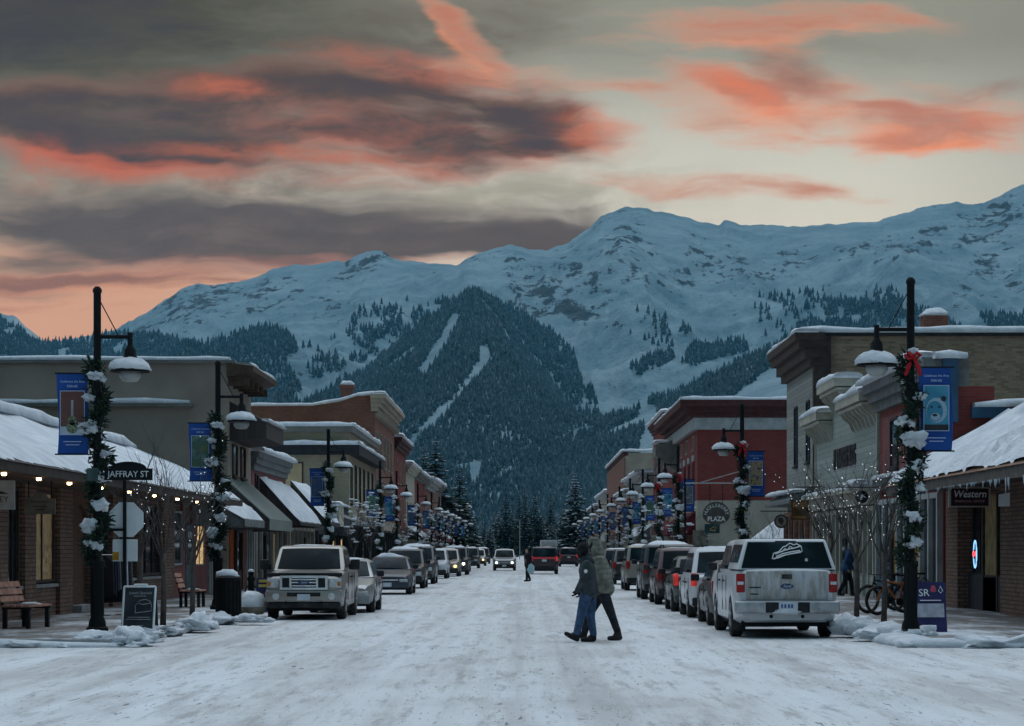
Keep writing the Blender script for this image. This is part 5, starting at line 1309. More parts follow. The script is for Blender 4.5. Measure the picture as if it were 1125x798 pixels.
# ------------------------------------------------------------------ street lamps, garlands, banners
def leafy(m, c, n, spread, size, seed, up=.0):
    rr = random.Random(seed)
    for i in range(n):
        d = Vector((rr.gauss(0, 1), rr.gauss(0, 1), rr.gauss(0, 1) + up)).normalized()
        p = Vector(c) + d * spread * rr.uniform(.3, 1)
        t = d.cross(Vector((rr.random(), rr.random(), rr.random()))).normalized(); L = size * rr.uniform(.6, 1.3)
        q = p + (d + t * .6).normalized() * L; w = t.cross(d).normalized() * L * .22
        m.add([p - w, p + w, q + w * .3, q - w * .3], [(0, 1, 2, 3)])
GLOBE = plain('frosted_globe', (.30, .31, .30), .3, .1, 3)
NEEDLE = plain('garland_needles', (.022, .040, .026), .9, .5, 9)
BOWR = plain('red_ribbon', (.42, .018, .025), .6, .2, 8)
def make_lamp(sx):
    """sx: which way the arm points (+1 towards +X)"""
    root = thing('street_lamp', 'street lamp', 'street lamp', (0, 0, 0))
    m = MB(); m.lathe([(.21, 0), (.21, .10), (.17, .13), (.16, .22), (.125, .30), (.12, 1.25), (.14, 1.28), (.14, 1.36), (.085, 1.42)], (0, 0, .12), 16)
    for k in range(8):
        t = k * math.pi / 4 + .2; m.rbox((math.cos(t) * .118, math.sin(t) * .118, .9), (.02, .02, .9), (0, 0, t))
    m.build('base', BLACK, root, sharp=40)
    m = MB(); m.lathe([(.075, 1.4), (.072, 6.55), (.09, 6.56), (.085, 6.62), (.04, 6.67)], (0, 0, 0), 12); m.build('pole', BLACK, root, sharp=40)
    m = MB(); m.tube([(0, 0, 5.72), (sx * .62, 0, 5.72)], .038, 8); m.tube([(sx * .62, 0, 5.80), (sx * .62, 0, 5.50)], .05, 8); m.build('arm', BLACK, root)
    m = MB(); m.tube([(sx * .05, 0, 6.40), (sx * .40, 0, 5.74)], .011, 5); m.build('brace_cable', BLACK, root)
    m = MB(); m.lathe([(.05, .32), (.11, .22), (.12, .12), (.16, .06), (.30, -.06), (.37, -.16), (.37, -.19), (.28, -.17)], (sx * .62, 0, 5.24), 20); sh = m.build('lamp_shade', BLACK, root, sharp=45)
    m = MB(); m.lathe([(.21, -.18), (.20, -.28), (.14, -.36), (.09, -.37)], (sx * .62, 0, 5.24), 16); m.build('globe', GLOBE, sh, smooth=True)
    m = MB(); m.blob((sx * .62, 0, 5.11), (.39, .39, .22), 3 + sx, .12, 16, 9, flat=5.09); m.build('snow_cap', SNOW, sh, smooth=True)
    m = MB()
    for z in (5.03, 3.50): m.tube([(0, 0, z), (-sx * .80, 0, z)], .016, 6)
    m.build('banner_rod', BLACK, root)
    return root
def make_garland(seed, bow, hi=5.25, lo=1.45, dens=1.0):
    root = thing('garland', 'garland', 'garland', (0, 0, 0)); rr = random.Random(seed)
    m = MB(); n = int(95 * dens)
    for i in range(n):
        z = lo + (hi - lo) * i / n; t = z * 5.6; r_ = .15 + .04 * math.sin(z * 3.1 + seed)
        leafy(m, (math.cos(t) * r_, math.sin(t) * r_, z), 17, .11, .12, seed * 100 + i)
        if i % 2: leafy(m, (math.cos(t + 2.4) * .11, math.sin(t + 2.4) * .11, z), 8, .08, .10, seed * 77 + i)
    m.build('needles', NEEDLE, root)
    m = MB(); z = lo + .3
    while z < hi:
        t = z * 5.6 + rr.uniform(-.4, .4); r_ = .17; a = rr.uniform(.07, .15)
        front = rr.uniform(3.2, 6.2); t = front if rr.random() < .7 else t
        m = MB(); m.blob((math.cos(t) * r_, math.sin(t) * r_, z + .06), (a * 1.3, a * 1.1, a * .8), int(z * 100) + seed, .62, 14, 9)
        if rr.random() < .7: m.blob((math.cos(t + .8) * r_, math.sin(t + .8) * r_, z + .0), (a * .7, a * .7, a * .6), int(z * 70) + seed, .4, 10, 6)
        m.build('snow_clump', SNOW, root, smooth=True)
        z += rr.uniform(.30, .55)
    if bow:
        m = MB(); c = Vector((.0, -.26, hi - .05))
        for sx in (-1, 1):
            m.tube([c, c + Vector((sx * .07, -.02, .07)), c + Vector((sx * .14, 0, .03)), c + Vector((sx * .07, 0, -.04)), c], [.02, .04, .045, .035, .02], 6)
            m.tube([c, c + Vector((sx * .08, -.02, -.16)), c + Vector((sx * .14, 0, -.34))], [.02, .045, .03], 5)
        m.build('bow', BOWR, root, smooth=True)
    return root
BLUEC = plain('banner_blue', (.018, .075, .30), .75, .15, 1.5)
PALE = plain('banner_text', (.42, .52, .70), .8, .05)
def picture_mat(name, cols, scale, seed):
    k = NT(name); p = k.mapping(k.pos(), (1, 1, 1), (seed * 3.1, seed, seed * 1.7)); f = k.noise(p, scale, 5, .6)
    r_ = k.n('ShaderNodeValToRGB'); k.l(f, r_.inputs[0]); e = r_.color_ramp
    e.elements[0].position = .33; e.elements[0].color = (*cols[0], 1); e.elements[1].position = .68; e.elements[1].color = (*cols[-1], 1)
    for i, c in enumerate(cols[1:-1]): q = e.elements.new(.33 + .35 * (i + 1) / (len(cols) - 1)); q.color = (*c, 1)
    k.col(r_.outputs[0]); k.set(.8, 0, .2); return k.m
PICS = [picture_mat('mural_green', [(.10, .14, .05), (.05, .11, .10), (.16, .22, .20)], 3.2, 1), picture_mat('mural_flower', [(.03, .05, .02), (.30, .20, .22), (.32, .27, .06), (.05, .08, .04)], 7, 2),
        picture_mat('mural_lake', [(.02, .06, .16), (.06, .24, .34), (.22, .36, .44)], 4, 3), picture_mat('mural_mosaic', [(.20, .22, .22), (.08, .10, .13), (.34, .35, .33)], 8, 4), picture_mat('mural_meadow', [(.05, .12, .10), (.10, .25, .16), (.10, .16, .34)], 4, 5), picture_mat('mural_night', [(.02, .04, .10), (.05, .10, .22), (.12, .11, .16)], 3.4, 6)]
def make_banner(design, words=True):
    root = thing('banner', 'banner', 'banner', (0, 0, 0))
    m = MB(); vs = []; fs = []; nn = 10
    for i in range(nn + 1):
        z = 3.51 + 1.51 * i / nn; b = .035 * math.sin(i / nn * math.pi)
        for x in (-.29, -.1, .1, .29): vs.append((x + .02 * math.sin(i * .5), b * (1 if x < 0 else -.4), z))
    for i in range(nn):
        for j in range(3): a = i * 4 + j; fs.append((a, a + 1, a + 5, a + 4))
    m.add(vs, fs); m.add([(x, y + .012, z) for x, y, z in vs], [f[::-1] for f in fs]); m.build('cloth', BLUEC, root, smooth=True)
    m = MB(); m.box(-.235, .235, -.056, -.05, 3.86, 4.70); m.build('border', PALE, root)
    m = MB(); m.box(-.22, .22, -.062, -.057, 3.875, 4.685); pic = m.build('picture', MURB if design == 'guitar' else (MURW if design == 'bear' else PICS[design]), root)
    if design == 'guitar':
        m = MB(); m.box(-.22, .22, -.064, -.0625, 3.875, 4.02); m.build('snowy_ground', plain('print_white', (.45, .52, .6), .8), pic)
        m = MB()
        for z, r_ in ((4.00, .11), (4.13, .085)): m.lathe([(r_, -.008), (r_, 0)], (0, -.0645, z), 16, 'y')
        m.build('guitar_body', plain('print_patchwork', (.16, .19, .12), .8, .7, 30), pic)
        m = MB(); m.box(-.022, .022, -.072, -.065, 4.2, 4.52); m.build('guitar_neck', plain('print_grey', (.30, .32, .36), .8), pic)
        m = MB(); m.lathe([(.035, -.012), (.035, 0)], (0, -.066, 4.11), 12, 'y'); m.build('sound_hole', DARK, pic)
    if design == 'bear':
        A, Bc, Cc = plain('print_teal', (.05, .22, .34), .8, .3, 14), plain('print_pale', (.30, .42, .50), .8, .3, 14), DARK
        def ell(nm, cx, cz, rx, rz, y, mt_):
            mm = MB(); mm.lathe([(1, -.003), (1, 0)], (0, 0, 0), 20, 'y'); e = mm.build(nm, mt_, pic); e.scale = (rx, 1, rz); e.location = (cx, y, cz)
        ell('head', .0, 4.24, .19, .23, -.063, Bc); ell('ear', .13, 4.45, .05, .05, -.064, DARK); ell('cheek', -.03, 4.22, .15, .19, -.067, A); ell('muzzle', -.02, 4.12, .09, .07, -.071, Bc); ell('nose', -.03, 4.15, .045, .025, -.075, DARK); ell('eye', -.09, 4.30, .022, .02, -.071, DARK); ell('eye', .05, 4.30, .022, .02, -.071, DARK)
        m = MB(); m.box(-.22, .22, -.0655, -.0645, 3.875, 3.98); m.build('printed_band', DARK, pic)  # dark band printed along the bottom of the picture
    if words:
        text('Celebrate the Arts', .060, (0, -.054, 4.87), FACE_CAM, PALE, root, depth=.001); text('FERNIE', .066, (0, -.054, 4.78), FACE_CAM, PALE, root, depth=.001)
    else:
        m = MB(); m.box(-.19, .19, -.054, -.05, 4.85, 4.875); m.box(-.10, .10, -.054, -.05, 4.77, 4.80); m.build('lettering', PALE, root)
    m = MB(); m.box(-.17, .17, -.052, -.044, 3.73, 3.745); m.box(-.13, .13, -.052, -.044, 3.67, 3.685); m.build('credit_line', PALE, root)
    return root
MURB = brick('mural_brick', (.16, .05, .045), (.20, .07, .06), (.12, .07, .06), .1, .035); MURW = picture_mat('mural_sky', [(.04, .18, .28), (.06, .26, .38), (.10, .30, .40)], 2, 9)
ORD = ['first', 'second', 'third', 'fourth', 'fifth', 'sixth', 'seventh', 'eighth', 'ninth', 'tenth', 'eleventh', 'twelfth', 'thirteenth', 'fourteenth']
LEFT_L = [(44.7, -8.1), (62.2, -8.1), (97.2, -8.12), (132, -8.15), (149, -8.15), (178, -8.15), (204, -8.15), (222, -8.15), (239, -8.15), (262, -8.15), (290, -8.15), (322, -8.15)]
RIGHT_L = [(43.2, 7.02), (80, 7.3), (112, 7.2), (128, 7.2), (146, 7.2), (165, 7.25), (185, 7.3), (212, 7.3), (236, 7.3), (262, 7.3), (292, 7.3), (325, 7.3)]
DESL = ['guitar', 0, 5, 4, 2, 5, 2, 4, 2, 3, 5, 2]; DESR = ['bear', 1, 3, 2, 0, 2, 5, 3, 5, 2, 4, 5]
DNAME = {'guitar': 'a decorated guitar before a brick wall', 'bear': 'a painted bear head', 0: 'a dark figure in green', 1: 'a yellow and pink flower', 2: 'a pale blue lake', 3: 'a grey mosaic', 4: 'a green meadow', 5: 'a dim night scene'}
lampP = {1: make_lamp(1), -1: make_lamp(-1)}; used = set()
garP = {(b, d): make_garland(3 + 7 * b + d, bool(b), dens=(1.0 if d == 0 else .45)) for b in (0, 1) for d in (0, 1)}; banP = {}; gused = set()
for rowi, (LL, DD, sx, side) in enumerate(((LEFT_L, DESL, 1, 'stucco building'), (RIGHT_L, DESR, -1, 'timber front'))):
    for i, (Y, X) in enumerate(LL):
        lp = lampP[sx] if sx not in used else copy_tree(lampP[sx]); used.add(sx)
        lp.location = (X, Y, 0); 
        near = {(0, 0): 'black street lamp with snow capped shade carrying the street name plate', (0, 1): 'black street lamp with snowy shade in front of the tan stucco corner', (0, 2): 'black street lamp whose bare shade shows against the cream brick wall',
                (1, 0): 'black street lamp with snow capped shade against the buff brick wall', (1, 1): 'black street lamp standing before the red brick wall and plaza sign'}.get((rowi, i))
        lp['label'] = near or f'black street lamp with snowy shade, {ORD[i]} along the {side} side of the street'
        lp['group'] = 'black street lamps along both kerbs'
        far = 0 if i < 4 else 1
        key = (1 if sx < 0 and i in (0, 1, 2, 3, 5) else 0, far)
        g = garP[key] if key not in gused else copy_tree(garP[key]); gused.add(key)
        g.location = (X, Y, 0); g.rotation_euler = (0, 0, 0 if i < 2 else random.uniform(-.5, .5)); g['group'] = 'snowy evergreen garlands on lamp posts'
        g['label'] = {(0, 0): 'snowy evergreen garland wound round the lamp with the street name plate', (0, 1): 'snowy evergreen garland wound round the lamp by the tan stucco corner', (1, 0): 'snowy evergreen garland with red bow beside the bear banner', (1, 1): 'snowy garland with red bow on the lamp before the red brick wall'}.get((rowi, i), f'snow clumped evergreen garland on the {ORD[i]} lamp of the {side} side')
        d = DD[i]; bk = (d, i < 4)
        b = make_banner(d, i < 4) if bk not in banP else copy_tree(banP[bk]); banP.setdefault(bk, b)
        b.location = (X - sx * .46, Y, 0); b['group'] = 'blue banners on lamp posts'
        b['label'] = f'blue banner showing {DNAME[d]}' if d in ('guitar', 'bear', 1) else f'blue banner showing {DNAME[d]} on the {ORD[i]} {side} side lamp'
    # end of a row
# ---- white cross rods by the plaza sign
def sign_thing(name, label, loc, cat='sign', group=None): return thing(name, label, cat, loc, 0, group)
# ---- street name plate
X, Y = -8.1, 44.7
root = sign_thing('street_sign', 'dark street name plate reading JAFFRAY ST on the garlanded lamp', (X + .10, Y - .36, 0))
w = .48; zc = PZ(522, Y)
m = MB(); m.box(.10, 1.0, -.02, .02, zc - .11, zc + .11); m.slab([(.55 + .34 * math.cos(t), -.018, zc + .11 + .13 * math.sin(t)) for t in np.linspace(0, math.pi, 12)], (0, .036, 0)); m.build('plate', BLACK, root)
text('JAFFRAY ST', .165, (.55, -.024, zc), FACE_CAM, plain('reflective_letters', (.6, .63, .64), .5), root, depth=.003, sx=.92)
m = MB(); m.tube([(-.06, .30, zc), (.12, 0, zc)], .025, 8); m.build('bracket', BLACK, root)
m = MB(); m.slab([(-.02, 0, zc - .13), (-.13, -.45, zc - .13), (-.13, -.45, zc + .10), (-.02, 0, zc + .12)], (-.02, 0, 0)); m.build('cross_plate', plain('green_plate', (.03, .06, .06), .6), root)
# ---- the backs of the stop sign and the plate under it
X, Y = PXx(137, 45.4), 45.4
root = sign_thing('traffic_sign', 'grey back of an eight sided traffic sign with a square plate below it', (X, Y, .12))
m = MB(); m.tube([(0, 0, 0), (0, 0, 3.0)], .035, 8); m.build('post', BLACK, root)
SGN = plain('bare_aluminium', (.72, .75, .76), .5, .08, 3)
zc = PZ(571, Y) - .12
m = MB(); m.slab([(.02 + .36 * math.cos(t), .045, zc + .40 + .36 * math.sin(t) - .4) for t in np.linspace(math.pi / 8, math.pi / 8 + 2 * math.pi, 9)[:-1]], (0, .01, 0)); m.build('octagon_plate', SGN, root)
m = MB(); m.box(-.24, .24, .045, .055, zc - .80, zc - .38); b = m.build('lower_plate', SGN, root); bevel_mesh(b.data, .004, 1)
m = MB(); m.box(-.30, .0, -.03, .035, zc - .22, zc - .17); m.build('strap', BLACK, root)
STK = plain('yellow_sticker', (.5, .28, .03), .6)
m = MB(); m.box(-.24, -.12, .04, .044, zc - .78, zc - .62); m.build('sticker', STK, root)
# ---- hanging shop signs
root = sign_thing('hanging_sign', 'white hanging shop sign with dark gable shape and letters EY under the eave', (PXx(2, 47), 47, 0))
m = MB(); m.box(-.5, .26, -.03, .03, PZ(560, 47), PZ(528, 47)); m.build('board', TRIMW, root)
m = MB(); m.slab([(-.5, -.034, PZ(543, 47)), (.16, -.034, PZ(543, 47)), (-.32, -.034, PZ(534, 47))], (0, .004, 0)); m.build('gable_mark', DARK, root)
text('EY', .17, (.05, -.033, PZ(549, 47)), FACE_CAM, BROWN, root, depth=.003)
m = MB(); m.tube([(-.3, 0, 3.2), (-.3, 0, PZ(528, 47))], .012, 5); m.tube([(.1, 0, 3.2), (.1, 0, PZ(528, 47))], .012, 5); m.build('hanger', BLACK, root)
root = sign_thing('hanging_sign', 'tan hanging shop sign with a rounded top under the warm soffit lights', (PXx(44, 52), 52, 0))
z0, z1 = PZ(565, 52), PZ(548, 52)
m = MB(); m.slab([(-.34, -.03, z0), (.34, -.03, z0), (.34, -.03, z1), (.2, -.03, z1 + .01), (.1, -.03, z1 + .12), (-.1, -.03, z1 + .12), (-.2, -.03, z1 + .01), (-.34, -.03, z1)], (0, .06, 0)); m.build('board', plain('sign_tan', (.20, .18, .14), .7), root)
m = MB()
for z, w in ((z1 - .07, .2), (z1 - .17, .15), (z1 - .24, .1)): m.box(-w, w, -.035, -.031, z - .012, z + .012)
m.build('lettering', plain('faded_letters', (.08, .07, .06), .8), root)
m = MB(); m.tube([(-.25, 0, 3.2), (-.25, 0, z1)], .012, 5); m.tube([(.25, 0, 3.2), (.25, 0, z1)], .012, 5); m.build('hanger', BLACK, root)
NEON = emis('red_neon', (1.0, .04, .05), 4.0); NEONB = emis('blue_neon', (.25, .55, .9), 1.6)
m = MB(); m.box(-11.52, -11.48, 48.2, 48.8, 2.2, 2.42); m.box(-11.52, -11.48, 48.2, 48.8, 2.14, 2.17)
o = m.build('neon_sign', NEON); tag(o, 'small glowing red window light beside the tan hanging sign', 'neon sign')
root = sign_thing('neon_sign', 'lit red neon sign inside a blue oval in the brick shop window', (11.80, 62.2, 0))
m = MB(); m.tube([(0, .20 * math.cos(t), 1.58 + .36 * math.sin(t)) for t in np.linspace(0, 6.283, 20)], .018, 5); m.build('oval_tube', NEONB, root)
text('OPEN', .15, (-.03, 0, 1.58), FACE_NX, NEON, root, sx=.75, depth=.012, bold=.004)
m = MB(); m.box(-.012, .012, -.15, .15, 1.46, 1.70); m.build('backing', plain('neon_back', (.25, .02, .02), .6), root)
# ---- the bank sign
Y = 57.0
root = sign_thing('hanging_sign', 'dark maroon shop sign reading Western in a pale frame under the icicles', (PXx(1065, Y), Y, 0))
z0, z1 = PZ(556, Y), PZ(537, Y)
m = MB(); m.box(-.50, .50, -.04, .1, z0 - .03, z1 + .03); m.build('frame', CREAM, root)
m = MB(); m.box(-.45, .45, -.05, -.041, z0, z1); m.build('board', plain('sign_maroon', (.035, .012, .016), .6), root)
text('Western', .24, (.0, -.052, z0 + .28), FACE_CAM, plain('sign_white', (.75, .73, .75), .6), root, depth=.003, sx=.92, shear=.2, bold=.004)
text('FINANCIAL GROUP', .085, (.0, -.052, z0 + .11), FACE_CAM, plain('sign_rose', (.6, .34, .36), .6), root, depth=.003, sx=.98)
m = MB(); m.tube([(-.35, 0, 3.33), (-.35, 0, z1)], .015, 5); m.tube([(.35, 0, 3.33), (.35, 0, z1)], .015, 5); m.build('hanger', BLACK, root)
root = sign_thing('hanging_sign', 'blank pale grey box sign beside the dark maroon one', (PXx(1101, Y), Y - .5, 0))
m = MB(); m.slab([(-.19, 0, PZ(557, Y)), (.19, -.4, PZ(557, Y)), (.19, -.4, PZ(541, Y)), (-.19, 0, PZ(544, Y))], (.06, .1, 0)); m.build('box', SGN, root)
m = MB(); m.tube([(.05, .0, 3.33), (.05, .0, PZ(543, Y))], .015, 5); m.build('hanger', BLACK, root)
# ---- plaza sign
Y = 110.0
root = sign_thing('plaza_sign', 'dark oval hanging sign reading PLAZA with a green panel below it', (PXx(787, Y), Y, 0))
zc = PZ(566, Y)
m = MB(); m.slab([(.63 * math.cos(t), 0, zc + .62 * math.sin(t) * (1 if math.sin(t) > 0 else .72)) for t in np.linspace(0, 2 * math.pi, 33)[:-1]], (0, .1, 0)); m.build('oval_board', plain('sign_slate', (.09, .085, .08), .8), root)
text('PLAZA', .30, (.0, -.008, zc - .19), FACE_CAM, WHITE, root, depth=.004, sx=.92, bold=.008)
W_ = 'HUCKLEBERRY'
for i, ch in enumerate(W_):
    t = math.pi * (.93 - .86 * i / (len(W_) - 1)); e = text(ch, .22, (.50 * math.cos(t), -.008, zc + .46 * math.sin(t) - .02), (R(90), 0, 0), WHITE, root, depth=.004); e.rotation_euler = (0, -(t - math.pi / 2), 0)
m = MB(); m.box(-.54, .16, .02, .08, PZ(587, Y) + .04, zc - .42); gp = m.build('green_panel', plain('sign_green', (.025, .07, .075), .7), root)
m = MB(); m.tube([(-.30, .012, zc - .66), (-.1, .012, zc - .54), (.05, .012, zc - .6), (-.12, .012, zc - .68), (-.02, .012, zc - .74), (-.3, .012, zc - .70)], .022, 5); m.build('gold_swirl', plain('sign_gold', (.40, .28, .10), .6), gp)
m = MB(); m.box(-.44, -.2, .012, .02, zc - .98, zc - .92); m.box(-.44, .04, .012, .02, zc - 1.13, zc - 1.05); m.build('lettering', TRIMW, gp)
m = MB(); m.tube([(-1.45, 0, PZ(531, Y)), (2.1, 0, PZ(531, Y))], .035, 6); m.tube([(-.7, 0, PZ(530, Y)), (1.7, 0, PZ(514, Y))], .025, 6); m.build('cross_rod', TRIMW, root)
m = MB(); m.tube([(-.3, .05, PZ(531, Y)), (-.3, .05, zc + .3)], .015, 5); m.tube([(.3, .05, PZ(531, Y)), (.3, .05, zc + .3)], .015, 5); m.build('hanger', BLACK, root)
m = MB(); m.tube([(-1.45, .02, 0), (-1.45, .02, PZ(525, Y))], .05, 8); m.build('post', BLACK, root)
# ---- round tree sign and wooden board by the grey clapboard front
Y = 92.5
root = sign_thing('round_sign', 'round wooden sign with a dark tree emblem hanging from an iron arm', (PXx(858, Y), Y, 0)); zc = PZ(573, Y)
m = MB(); m.lathe([(.27, -.03), (.27, .03)], (0, 0, zc), 20, 'y'); m.build('rim', BROWN, root)
m = MB(); m.lathe([(.21, -.04), (.21, -.031)], (0, 0, zc), 20, 'y'); m.build('disc', plain('sign_brownish', (.22, .19, .15), .8), root)
m = MB(); m.blob((0, -.05, zc + .04), (.11, .02, .11), 4, .3); m.tube([(0, -.05, zc - .14), (0, -.05, zc)], .018, 5); m.build('tree_emblem', plain('emblem_brown', (.06, .04, .03), .8), root)
m = MB(); m.tube([(-.8, 0, zc + .40), (1.5, 0, zc + .40)], .02, 6); m.tube([(0, 0, zc + .4), (0, 0, zc + .26)], .012, 5); m.build('iron_arm', BLACK, root)
root = sign_thing('wooden_sign', 'golden brown wooden board sign with dark frame next to the round tree sign', (PXx(879, 91), 91, 0)); zc = PZ(561, 91)
m = MB(); m.box(-.34, .34, -.03, .03, zc - .36, zc + .40); m.build('frame', plain('sign_frame', (.10, .05, .02), .7), root)
m = MB(); m.box(-.28, .28, -.036, -.031, zc + .12, zc + .32); m.box(-.28, .28, -.036, -.031, zc - .30, zc - .22); m.build('gilding', plain('sign_ochre', (.30, .15, .04), .7), root)
m = MB(); m.tube([(.2, 0, zc + .4), (.2, 0, zc + .9)], .015, 5); m.tube([(-.2, 0, zc + .9), (1.0, 0, zc + .9)], .02, 5); m.build('hanger', BLACK, root)
root = sign_thing('round_sign', 'small dark round sign with white mark hanging over the timber front doors', (PXx(947, 74), 74, 0)); zc = PZ(546, 74)
m = MB(); m.lathe([(.20, -.02), (.20, .02)], (0, 0, zc), 18, 'y'); m.build('disc', BLACK, root)
m = MB(); m.slab([(-.12, -.03, zc - .05), (0, -.03, zc + .09), (.12, -.03, zc - .02), (.02, -.03, zc - .01), (.0, -.03, zc - .1)], (0, .006, 0)); m.build('white_mark', WHITE, root)
m = MB(); m.tube([(-.8, 0, zc + .30), (1.2, 0, zc + .30)], .018, 6); m.tube([(0, 0, zc + .3), (0, 0, zc + .19)], .012, 5); m.build('iron_arm', BLACK, root)
# ---- sandwich boards
def aboard(name, label, px, py, h, w, front, rot=0):
    Y = CAMZ_ROAD(py); root = thing(name, label, 'sandwich board', (PXx(px, Y), Y, .13), rot)
    m = MB(); m.slab([(-w / 2, -.32, 0), (w / 2, -.32, 0), (w / 2, -.02, h), (-w / 2, -.02, h)], (0, .03, 0)); p = m.build('front_panel', front, root)
    m = MB(); m.slab([(-w / 2, .32, 0), (w / 2, .32, 0), (w / 2, .05, h), (-w / 2, .05, h)], (0, .03, 0)); m.build('back_panel', DARK, root)
    f = lambda x, z: Vector((x, -.32 + .30 * z / h - .006, z))
    return root, p, f
def CAMZ_ROAD(py, z=.13): return (CAMZ - z) * FOC / (py - PY0)
SLATE = plain('chalkboard', (.035, .04, .045), .8, .3, 3); CHALK = plain('chalk', (.38, .40, .42), .9)
root, p, f = aboard('sandwich_board', 'grey framed chalkboard sandwich board standing behind the kerbside snow heap', 154, 694, .86, .60, SLATE)
m = MB()
for a, b in (((-.30, 0), (-.30, .86)), ((.30, 0), (.30, .86)), ((-.30, .86), (.30, .86))): m.tube([f(*a), f(*b)], .022, 4)
m.tube([f(-.12, .86), f(-.1, .90), f(.14, .90), f(.16, .86)], .018, 4); m.build('frame', SGN, p)
tx_ = text('Lunch Specials', .075, (.02, f(0, .74).y - .004, .74), (R(73), 0, 0), CHALK, p, depth=.002)
m = MB(); m.tube([f(*q) + Vector((0, -.006, 0)) for q in ((-.06, .36), (-.07, .50), (.02, .60), (.12, .62), (.22, .58), (.24, .50), (.24, .40), (-.06, .36))], .006, 4); m.tube([f(*q) + Vector((0, -.006, 0)) for q in ((.0, .54), (.08, .52), (.22, .55))], .006, 4)
for z, w in ((.68, .13), (.28, .22), (.24, .24), (.12, .10)): m.tube([f(-w + .02, z) + Vector((0, -.006, 0)), f(w, z) + Vector((0, -.006, 0))], .005, 4)
m.build('chalk_drawing', CHALK, p)
PURP = plain('board_purple', (.03, .03, .10), .6)
root, p, f = aboard('sandwich_board', 'purple sandwich board with a pink blob and a white sheet beside the lamp base', 1021, 694, .95, .58, PURP)
m = MB(); m.slab([f(-.27, .28), f(.25, .28), f(.25, .54), f(-.27, .54)], (0, -.006, 0)); m.build('white_sheet', plain('paper', (.42, .42, .48), .8, .2, 8), p)
text('SR', .2, (-.12, f(0, .74).y - .006, .74), (R(72), 0, 0), WHITE, p, depth=.002)
m = MB(); m.blob(f(.06, .80), (.06, .012, .08), 3, .2); m.build('pink_blob', plain('board_pink', (.5, .08, .12), .6), p)
m = MB(); m.tube([f(.2, .87) + Vector((0, -.008, 0)), f(.16, .78) + Vector((0, -.008, 0)), f(.2, .74) + Vector((0, -.008, 0)), f(.24, .78) + Vector((0, -.008, 0)), f(.2, .87) + Vector((0, -.008, 0))], .008, 4); m.tube([f(-.2, .60) + Vector((0, -.008, 0)), f(.2, .60) + Vector((0, -.008, 0))], .008, 4); m.build('white_drop', WHITE, p)
root, p, f = aboard('sandwich_board', 'dark sandwich board with yellow bars and pink letters behind the snowy planter', 294, 672, .85, .55, PURP)
m = MB()
for z in (.74, .62): m.slab([f(-.22, z), f(.22, z), f(.22, z + .07), f(-.22, z + .07)], (0, -.006, 0))
m.build('yellow_bars', plain('board_yellow', (.45, .36, .08), .7), p)
m = MB(); m.blob(f(.02, .2), (.14, .01, .07), 5, .3); m.box(-.1, .2, f(0, .45).y - .006, f(0, .45).y, .42, .48); m.build('pink_lettering', plain('board_rose', (.30, .05, .09), .7), p)
# ---- benches
IRON = plain('bench_iron', (.02, .02, .022), .6)
def bench(px, py, label, rotz, L=1.5):
    Y = CAMZ_ROAD(py); root = thing('park_bench', label, 'bench', (PXx(px, Y), Y, .13), rotz)
    m = MB()
    for i in range(4): m.rbox((-.22 + i * .145, 0, .45), (.12, L, .045))
    b = m.build('seat', WOOD, root); bevel_mesh(b.data, .008, 1)
    m = MB()
    for i in range(3): m.rbox((-.33 - i * .045, 0, .58 + i * .145), (.04, L, .12), (0, -.3, 0))
    b = m.build('backrest', WOOD, root); bevel_mesh(b.data, .008, 1)
    for y in (-L / 2 + .12, L / 2 - .12):
        m = MB(); m.rbox((-.02, y, .41), (.6, .07, .05)); m.rbox((.22, y, .2), (.08, .08, .42)); m.rbox((-.26, y, .2), (.08, .08, .42)); m.rbox((-.37, y, .68), (.05, .06, .56), (0, -.3, 0)); m.build('leg', IRON, root)
    m = MB(); m.blob((0, .1, .475), (.2, L * .3, .035), 3, .3, flat=.47); m.build('snow', SNOW, root, smooth=True)
    return root
bench(30, 690, 'red slatted wooden bench against the brown brick wall under the shop window', R(-8), 1.35)
bench(212, 667, 'small dark framed bench by the pink shop front beyond the bare trees', R(0), 1.2)
# ---- clothes rack
Y = 54.0; root = thing('clothes_rack', 'wheeled clothes rack of dark garments outside the brick shop', 'clothes rack', (PXx(124, Y), Y, .13), R(70))
m = MB(); m.tube([(-.5, 0, .1), (-.5, 0, 1.45), (.5, 0, 1.45), (.5, 0, .1)], .018, 6); m.tube([(-.5, -.22, .08), (-.5, .22, .08)], .018, 6); m.tube([(.5, -.22, .08), (.5, .22, .08)], .018, 6); m.build('frame', CHROME, root)
cl = [plain('garment_black', (.02, .02, .025), .9), plain('garment_grey', (.12, .12, .13), .9), plain('garment_navy', (.025, .03, .06), .9), plain('garment_white', (.4, .42, .45), .9)]
for i in range(9):
    x = -.42 + i * .105; m = MB(); L = random.uniform(.75, 1.05)
    m.slab([(x, -.06, 1.42), (x, -.24, 1.30), (x + .01, -.26, 1.42 - L), (x + .02, .24, 1.42 - L - .03), (x, .24, 1.30), (x, .06, 1.42)], (.05, 0, 0)); m.build('garment', cl[[0, 0, 2, 1, 0, 2, 3, 0, 1][i]], root)
